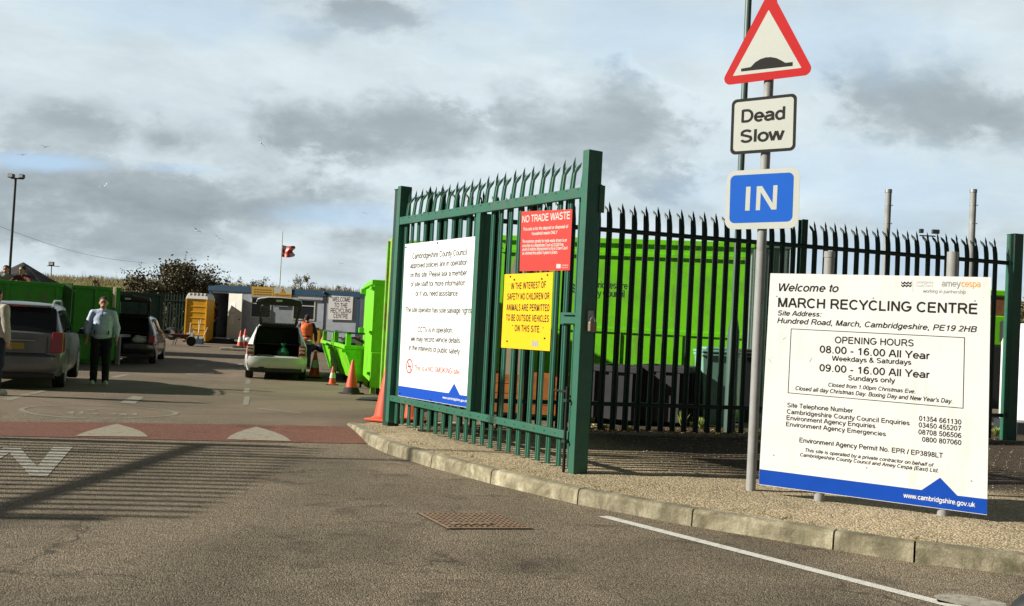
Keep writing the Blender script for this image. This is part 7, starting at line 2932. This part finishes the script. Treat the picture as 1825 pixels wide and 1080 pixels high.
# ------------------------------------------------------------------ vegetation
def leaf_mat(name, cols, rough=.6):
    m = bpy.data.materials.new(name)
    m.use_nodes = True
    g = NG(m.node_tree)
    out = g.n('ShaderNodeOutputMaterial')
    b_ = g.n('ShaderNodeBsdfPrincipled')
    b_.inputs['Roughness'].default_value = rough
    g.link(b_.outputs[0], out.inputs[0])
    r_ = g.n('ShaderNodeNewGeometry').outputs['Random Per Island']
    g.link(g.ramp(r_, [(i / (len(cols) - 1), c_) for i, c_ in enumerate(cols)]), b_.inputs['Base Color'])
    return m


LB_ = leaf_mat('bramble_leaf', [(.025, .035, .012), (.06, .065, .022), (.11, .085, .035), (.17, .12, .06), (.04, .05, .018)])
LB2 = leaf_mat('dry_leaf', [(.16, .12, .06), (.24, .19, .09), (.12, .10, .04), (.30, .24, .12)])
GRS = leaf_mat('bank_grass', [(.14, .15, .04), (.34, .26, .09), (.42, .33, .13), (.20, .19, .06)])
LIT = leaf_mat('fallen_leaves', [(.42, .30, .06), (.30, .16, .05), (.50, .40, .14), (.16, .09, .04), (.22, .26, .06)])
PEB = leaf_mat('pebbles', [(.20, .17, .12), (.34, .30, .22), (.50, .45, .36), (.12, .10, .07)])


def leafquad(b, p, s_, up_=0.3):
    a = Vector((random.gauss(0, 1), random.gauss(0, 1), random.gauss(0, 1) * .7)).normalized()
    c_ = a.orthogonal().normalized()
    c_ = Matrix.Rotation(random.uniform(0, 6.28), 3, a) @ c_
    d = a.cross(c_)
    s2 = s_ * .55
    k_ = len(b.v)
    b.v += [p - c_ * s_, p - d * s2, p + c_ * s_, p + d * s2]
    b.f.append((k_, k_ + 1, k_ + 2, k_ + 3))
    b.m.append(0)


def shrub(name, label, cat, cx, Y, z0, wx_, wy_, h_, n, ls, m_, grp=None, spiky=0.25, ntw=40):
    t_ = thing(name, label, cat, (cx, Y, z0), 0, grp)
    clumps = []
    nC = max(8, int(n / 260))
    for i in range(nC):
        a = random.uniform(0, 2 * math.pi)
        r_ = random.uniform(0, 1) ** .6
        x, y = math.cos(a) * r_ * wx_, math.sin(a) * r_ * wy_
        top_ = h_ * math.sqrt(max(.05, 1 - (x / wx_) ** 2 * .85)) * random.uniform(.72, 1.0)
        z = random.uniform(.1, 1) ** .6 * top_
        clumps.append((Vector((x, y, z)), random.uniform(.22, .5) * h_ * .35))
    b = MB()
    for i in range(n):
        c_, r_ = random.choice(clumps)
        p = c_ + Vector((random.gauss(0, .55), random.gauss(0, .5), random.gauss(0, .5))) * r_
        if p.z < 0:
            p.z = random.uniform(0, .3)
        leafquad(b, p, ls * random.uniform(.6, 1.3))
    for c_, r_ in clumps:                    # sprays standing out of the outline
        if random.random() < spiky:
            d = Vector((random.gauss(0, .6), random.gauss(0, .3), 1)).normalized()
            ln = random.uniform(.5, 1.1) * h_ * .22
            for k_ in range(16):
                leafquad(b, c_ + d * (r_ * .6 + ln * k_ / 16) + Vector((random.gauss(0, .05), random.gauss(0, .05), random.gauss(0, .03))), ls * .7)
    b.fixn = False
    b.build('foliage', m_, t_)
    b = MB()
    for i in range(ntw):
        c_, r_ = random.choice(clumps)
        base = Vector((c_.x * .35, c_.y * .35, 0))
        mid = base.lerp(c_, .6) + Vector((random.gauss(0, .1), 0, .1))
        tip = c_ + Vector((random.gauss(0, .4), random.gauss(0, .3), random.uniform(.2, .9))) * r_
        b.tube(base, mid, .035, .02, 5)
        b.tube(mid, tip, .02, .006, 5)
    b.build('branches', M['bark'], t_)
    return t_


def at_px(px, Y):
    return V(px, 600, Y).x


# grass bank
YB = 62
b = MB()
xsb = [at_px(40, YB) + i * 1.0 for i in range(-25, 34)]
prof_b = [(-5.5, 0), (-4, .9), (-2, 2.1), (0, 2.9), (3, 3.3), (9, 3.3), (14, 0)]
for x in xsb:
    for dy, z in prof_b:
        ph = 1 + .10 * mn.noise(Vector((x * .15, dy * .3, 0))) + .03 * mn.noise(Vector((x * .9, dy, 2)))
        b.v.append(Vector((x, YB + dy, gz(YB) - .05 + z * ph)))
n_ = len(prof_b)
for i in range(len(xsb) - 1):
    for j in range(n_ - 1):
        b.f.append((i * n_ + j, (i + 1) * n_ + j, (i + 1) * n_ + j + 1, i * n_ + j + 1))
        b.m.append(0)
bank = b.build('bank', mat('bank_soil', (.17, .15, .06), .95, var=.3, vscale=1.5))
kind(bank, 'structure', 'rough grass bank behind the cabin')
# rough grass on the bank: uncountable
b = MB()
for i in range(26000):
    x = random.uniform(xsb[0], xsb[-1])
    f_ = random.random()
    dy = random.uniform(-4.5, 3.5)
    z = 0
    for (a, za), (c_, zc_) in zip(prof_b, prof_b[1:]):
        if a <= dy <= c_:
            z = za + (zc_ - za) * (dy - a) / (c_ - a)
    tuft = max(0, mn.noise(Vector((x * .8, dy * .8, 5)))) * .35
    h_ = random.uniform(.12, .34) + tuft + (random.random() < .01) * .4
    w = .02
    lean_ = random.gauss(0, .10)
    p = Vector((x, YB + dy, gz(YB) + z * 1.0 - .05))
    k_ = len(b.v)
    b.v += [p - Vector((w, 0, 0)), p + Vector((w, 0, 0)), p + Vector((lean_, random.gauss(0, .05), h_))]
    b.f.append((k_, k_ + 1, k_ + 2))
    b.m.append(0)
b.fixn = False
g_ = b.build('grass', GRS)
kind(g_, 'stuff', 'dry pale grass growing over the bank', 'grass')
shrub('bramble_bush', 'large dark tangled bush rising above the back fence', 'bush', at_px(305, 55), 55, gz(55), 3.2, 1.7, 4.35, 21000, .085, LB_, spiky=.5, ntw=120)
shrub('bramble_bush', 'low dark bush between the large bush and the cabin roof', 'bush', at_px(378, 56), 56, gz(56), 1.9, 1.2, 3.4, 5000, .075, LB_, spiky=.4, ntw=40)
shrub('bramble_bush', 'low brown bush at the right foot of the large dark bush', 'bush', at_px(235, 53.5), 53.5, gz(53), 1.1, .8, 2.9, 2500, .07, LB2, ntw=30)
for i, (px_, top_, w_, lab, mm) in enumerate(((395, 488, .5, 'thin scrubby sapling on the bank above the cabin door', LB_), (441, 487, .35, 'thin dark sapling on the bank above the yellow panel', LB_), (468, 491, .5, 'small scrubby plant on the bank left of the flagpole', LB_),
                                         (545, 492, 1.5, 'wide brown thicket on the bank right of the flagpole', LB2), (600, 502, .6, 'sparse plant on the bank above the welcome panel', LB2), (164, 489, .5, 'small leafy plant on the bank beyond the standing man', LB2),
                                         (425, 498, .7, 'low brown thicket on the bank between two saplings', LB2))):
    Yp = 60.5
    zb = gz(YB) + 2.3
    shrub('bank_plant', lab, 'plant', at_px(px_, Yp), Yp, zb, w_, .5, hz(px_, top_, Yp) - zb, 260 if w_ < 1 else 900, .055, mm, grp='plants on the grass bank', spiky=.3, ntw=10)
shrub('hedge', 'brownish hedge far beyond the fence at the right edge', 'hedge', at_px(1790, 62), 62, gz(62), 6, 1.5, hz(1790, 507, 62) - gz(62), 5000, .13, LB2, spiky=.1, ntw=30)

# fallen leaves and pebbles
b = MB()
for i in range(2600):
    s_ = random.uniform(-2.4, 6.8)
    off = random.gauss(-.12, .22)
    p = FA + FU * s_ + FN * off
    p.z = .125 + random.uniform(.0, .035)
    sz = random.uniform(.012, .034)
    leafquad(b, p, sz)
for q in b.v:
    q.z = .118 + abs(q.z - .118) * .6
b.fixn = False
kind(b.build('fallen_leaves', LIT), 'stuff', 'yellow and brown fallen leaves along the fence foot', 'leaves')
b = MB()
octa = [Vector(q) for q in ((1, 0, 0), (0, 1, 0), (-1, 0, 0), (0, -1, 0), (0, 0, .7))]
for i in range(6500):
    j = random.randrange(0, nj - 1)
    f_ = random.random() ** 1.3
    s_ = j / (nj - 1)
    if j < 6:
        continue
    p0_ = SEG[j][0].lerp(SEG[j + 1][0], random.random())
    q_ = FA + FU * (-3.2 + s_ * 16.0) + FN * .2
    p = p0_.lerp(Vector((q_.x, q_.y, 0)), f_)
    bumpy = 0.014 * mn.noise(Vector((p.x * 2.1, p.y * 2.1, 1.3))) + 0.006 * mn.noise(Vector((p.x * 9, p.y * 9, 4)))
    r_ = random.uniform(.004, .011)
    rot = Matrix.Rotation(random.uniform(0, 3), 3, 'Z')
    base = Vector((p.x, p.y, .117 + bumpy))
    sx_, sy_ = random.uniform(.7, 1.5), random.uniform(.7, 1.2)
    b.add([base + rot @ Vector((q.x * r_ * sx_, q.y * r_ * sy_, q.z * r_)) for q in octa], [(0, 1, 4), (1, 2, 4), (2, 3, 4), (3, 0, 4)])
b.fixn = False
kind(b.build('pebbles', PEB), 'stuff', 'pale stones scattered on the gravel verge', 'stones')
b = MB()
for i in range(1300):
    j = random.randrange(0, nj - 1)
    s_ = j / (nj - 1)
    p = SEG[j][0] + kn(min(len(KP) - 1, j // 5)) * random.uniform(.0, .25)
    if mn.noise(p * 1.7) < .12:
        continue
    h_ = random.uniform(.01, .035)
    k_ = len(b.v)
    base = Vector((p.x, p.y, .125))
    b.v += [base - Vector((.004, 0, 0)), base + Vector((.004, 0, 0)), base + Vector((random.gauss(0, .02), random.gauss(0, .02), h_))]
    b.f.append((k_, k_ + 1, k_ + 2))
    b.m.append(0)
b.fixn = False
kind(b.build('kerb_moss', GRS), 'stuff', 'tiny weeds growing behind the kerb', 'weeds')
# weeds at the fence foot
for i, (px_, py_, h_, n_, lab) in enumerate(((1075, 766, .10, 60, 'pale green low weed clump by the gate latch post'), (1216, 762, .28, 70, 'upright pale leaved weed below the wheelie bin'), (1120, 768, .08, 40, 'small flat weed at the foot of the fence'),
                                        (1248, 765, .22, 60, 'grassy weed between the bin and the lamp column'), (1775, 778, .18, 90, 'yellowish weeds beside the square end post'), (1390, 772, .15, 60, 'grassy weed right of the sign post'))):
    q = G(px_, py_, .115)
    q = q - FN * .0
    t = thing('weed', lab, 'weed', (q.x, q.y, .112), 0, 'weeds along the fence')
    b = MB()
    for k_ in range(n_):
        a = random.uniform(0, 6.28)
        r_ = random.uniform(.02, .16)
        tip = Vector((math.cos(a) * r_, math.sin(a) * r_, h_ * random.uniform(.4, 1)))
        w = .012
        s0_ = Vector((-math.sin(a), math.cos(a), 0)) * w
        k0 = len(b.v)
        b.v += [Vector((0, 0, 0)) + tip * .1 * random.random() - s0_ * .4, tip * .5 - s0_ + Vector((0, 0, .02)), tip, tip * .5 + s0_ + Vector((0, 0, .02))]
        b.f.append((k0, k0 + 1, k0 + 2, k0 + 3))
        b.m.append(0)
    b.fixn = False
    b.build('leaves', leaf_mat('weed_leaf_%d' % i, [(.20, .28, .06), (.34, .38, .10), (.12, .20, .05)]), t)

# ------------------------------------------------------------------ gulls
def gull(label, px, py, Y, span, bank_, flap, yaw):
    p = V(px, py, Y)
    t_ = thing('gull', label, 'bird', tuple(p), yaw, 'gulls in the sky')
    t_.rotation_euler = (0.1, bank_, yaw)
    b = MB()
    b.lathe([(.01, -.28), (.06, -.12), (.075, 0), (.05, .14), (.035, .2), (.01, .26)], (0, 0, 0), 10)
    for q in b.v:
        q.y, q.z = q.z, q.y
    b.build('body', M['birdw'], t_, smooth=True)
    for s_ in (-1, 1):
        b = MB()
        pts_ = [(0.04, .10, 0), (.30, .16, .16 * flap), (.62, -.02, .10 * flap), (.30, -.02, .15 * flap), (.04, -.08, 0)]
        v_ = [Vector((s_ * x * span, y, z)) for x, y, z in pts_]
        b.add(v_ + [q + Vector((0, 0, .012)) for q in v_], [(0, 1, 3, 4), (1, 2, 3), (9, 8, 6, 5), (8, 7, 6), (0, 5, 6, 1), (1, 6, 7, 2), (2, 7, 8, 3), (3, 8, 9, 4)])
        b.build('wing', M['dgrey'] if Y > 105 else M['birdw'], t_)
    return t_


for (lab, px, py, Y, sp_k, bk, fl, yw) in (
        ('gull banking steeply in the middle of the sky left of the gate', 465, 255, 75, 1.0, 1.1, 1, 0.4), ('gull gliding above the dark cloud at far left', 80, 262, 110, 1.0, .1, 1, 0.2),
        ('gull level beside the first gliding one, nearer the left edge', 40, 276, 120, 1, -.1, .5, 0.2), ('gull turning above the bush, in front of the dark cloud', 187, 332, 80, 1.0, -.6, 1, 0.5),
        ('pale gull above the bush and left of the flag', 352, 411, 90, .9, .3, .6, 1.2), ('dark winged gull lower right of the pale one', 390, 425, 106, 1.0, .5, 1, 0.3),
        ('pale gull just over the top of the bush', 371, 470, 95, .8, 1.3, .5, 0.8), ('tiny distant gull left of the gate top', 650, 381, 140, .8, .2, 1, .5), ('tiny distant gull above the tall lime container', 607, 470, 150, .8, .2, 1, .2)):
    gull(lab, px, py, Y, sp_k, bk, fl, yw)

# ------------------------------------------------------------------ black car at the bottom right corner
pm2 = V(1872, 1112, 1.45)
t = thing('parked_car', 'black car whose door mirror pokes in at the bottom right corner', 'car', (pm2.x + .32, pm2.y, 0))
b = MB()
z_m = pm2.z
b.sphere((-.32, 0, z_m), .085, 18, 12, 0, (.75, .5, .62))
b.build('door_mirror', M['plastic'], t, smooth=True)
b = MB()
b.tube((-.26, .01, z_m - .03), (0.02, .03, z_m - .05), .02, .03, 10)
b.build('bracket', M['plastic'], t)
b = MB()
b.bx(0.0, 0.08, -.9, .35, .28, z_m - .08)
b.build('door', M['plastic'], t)
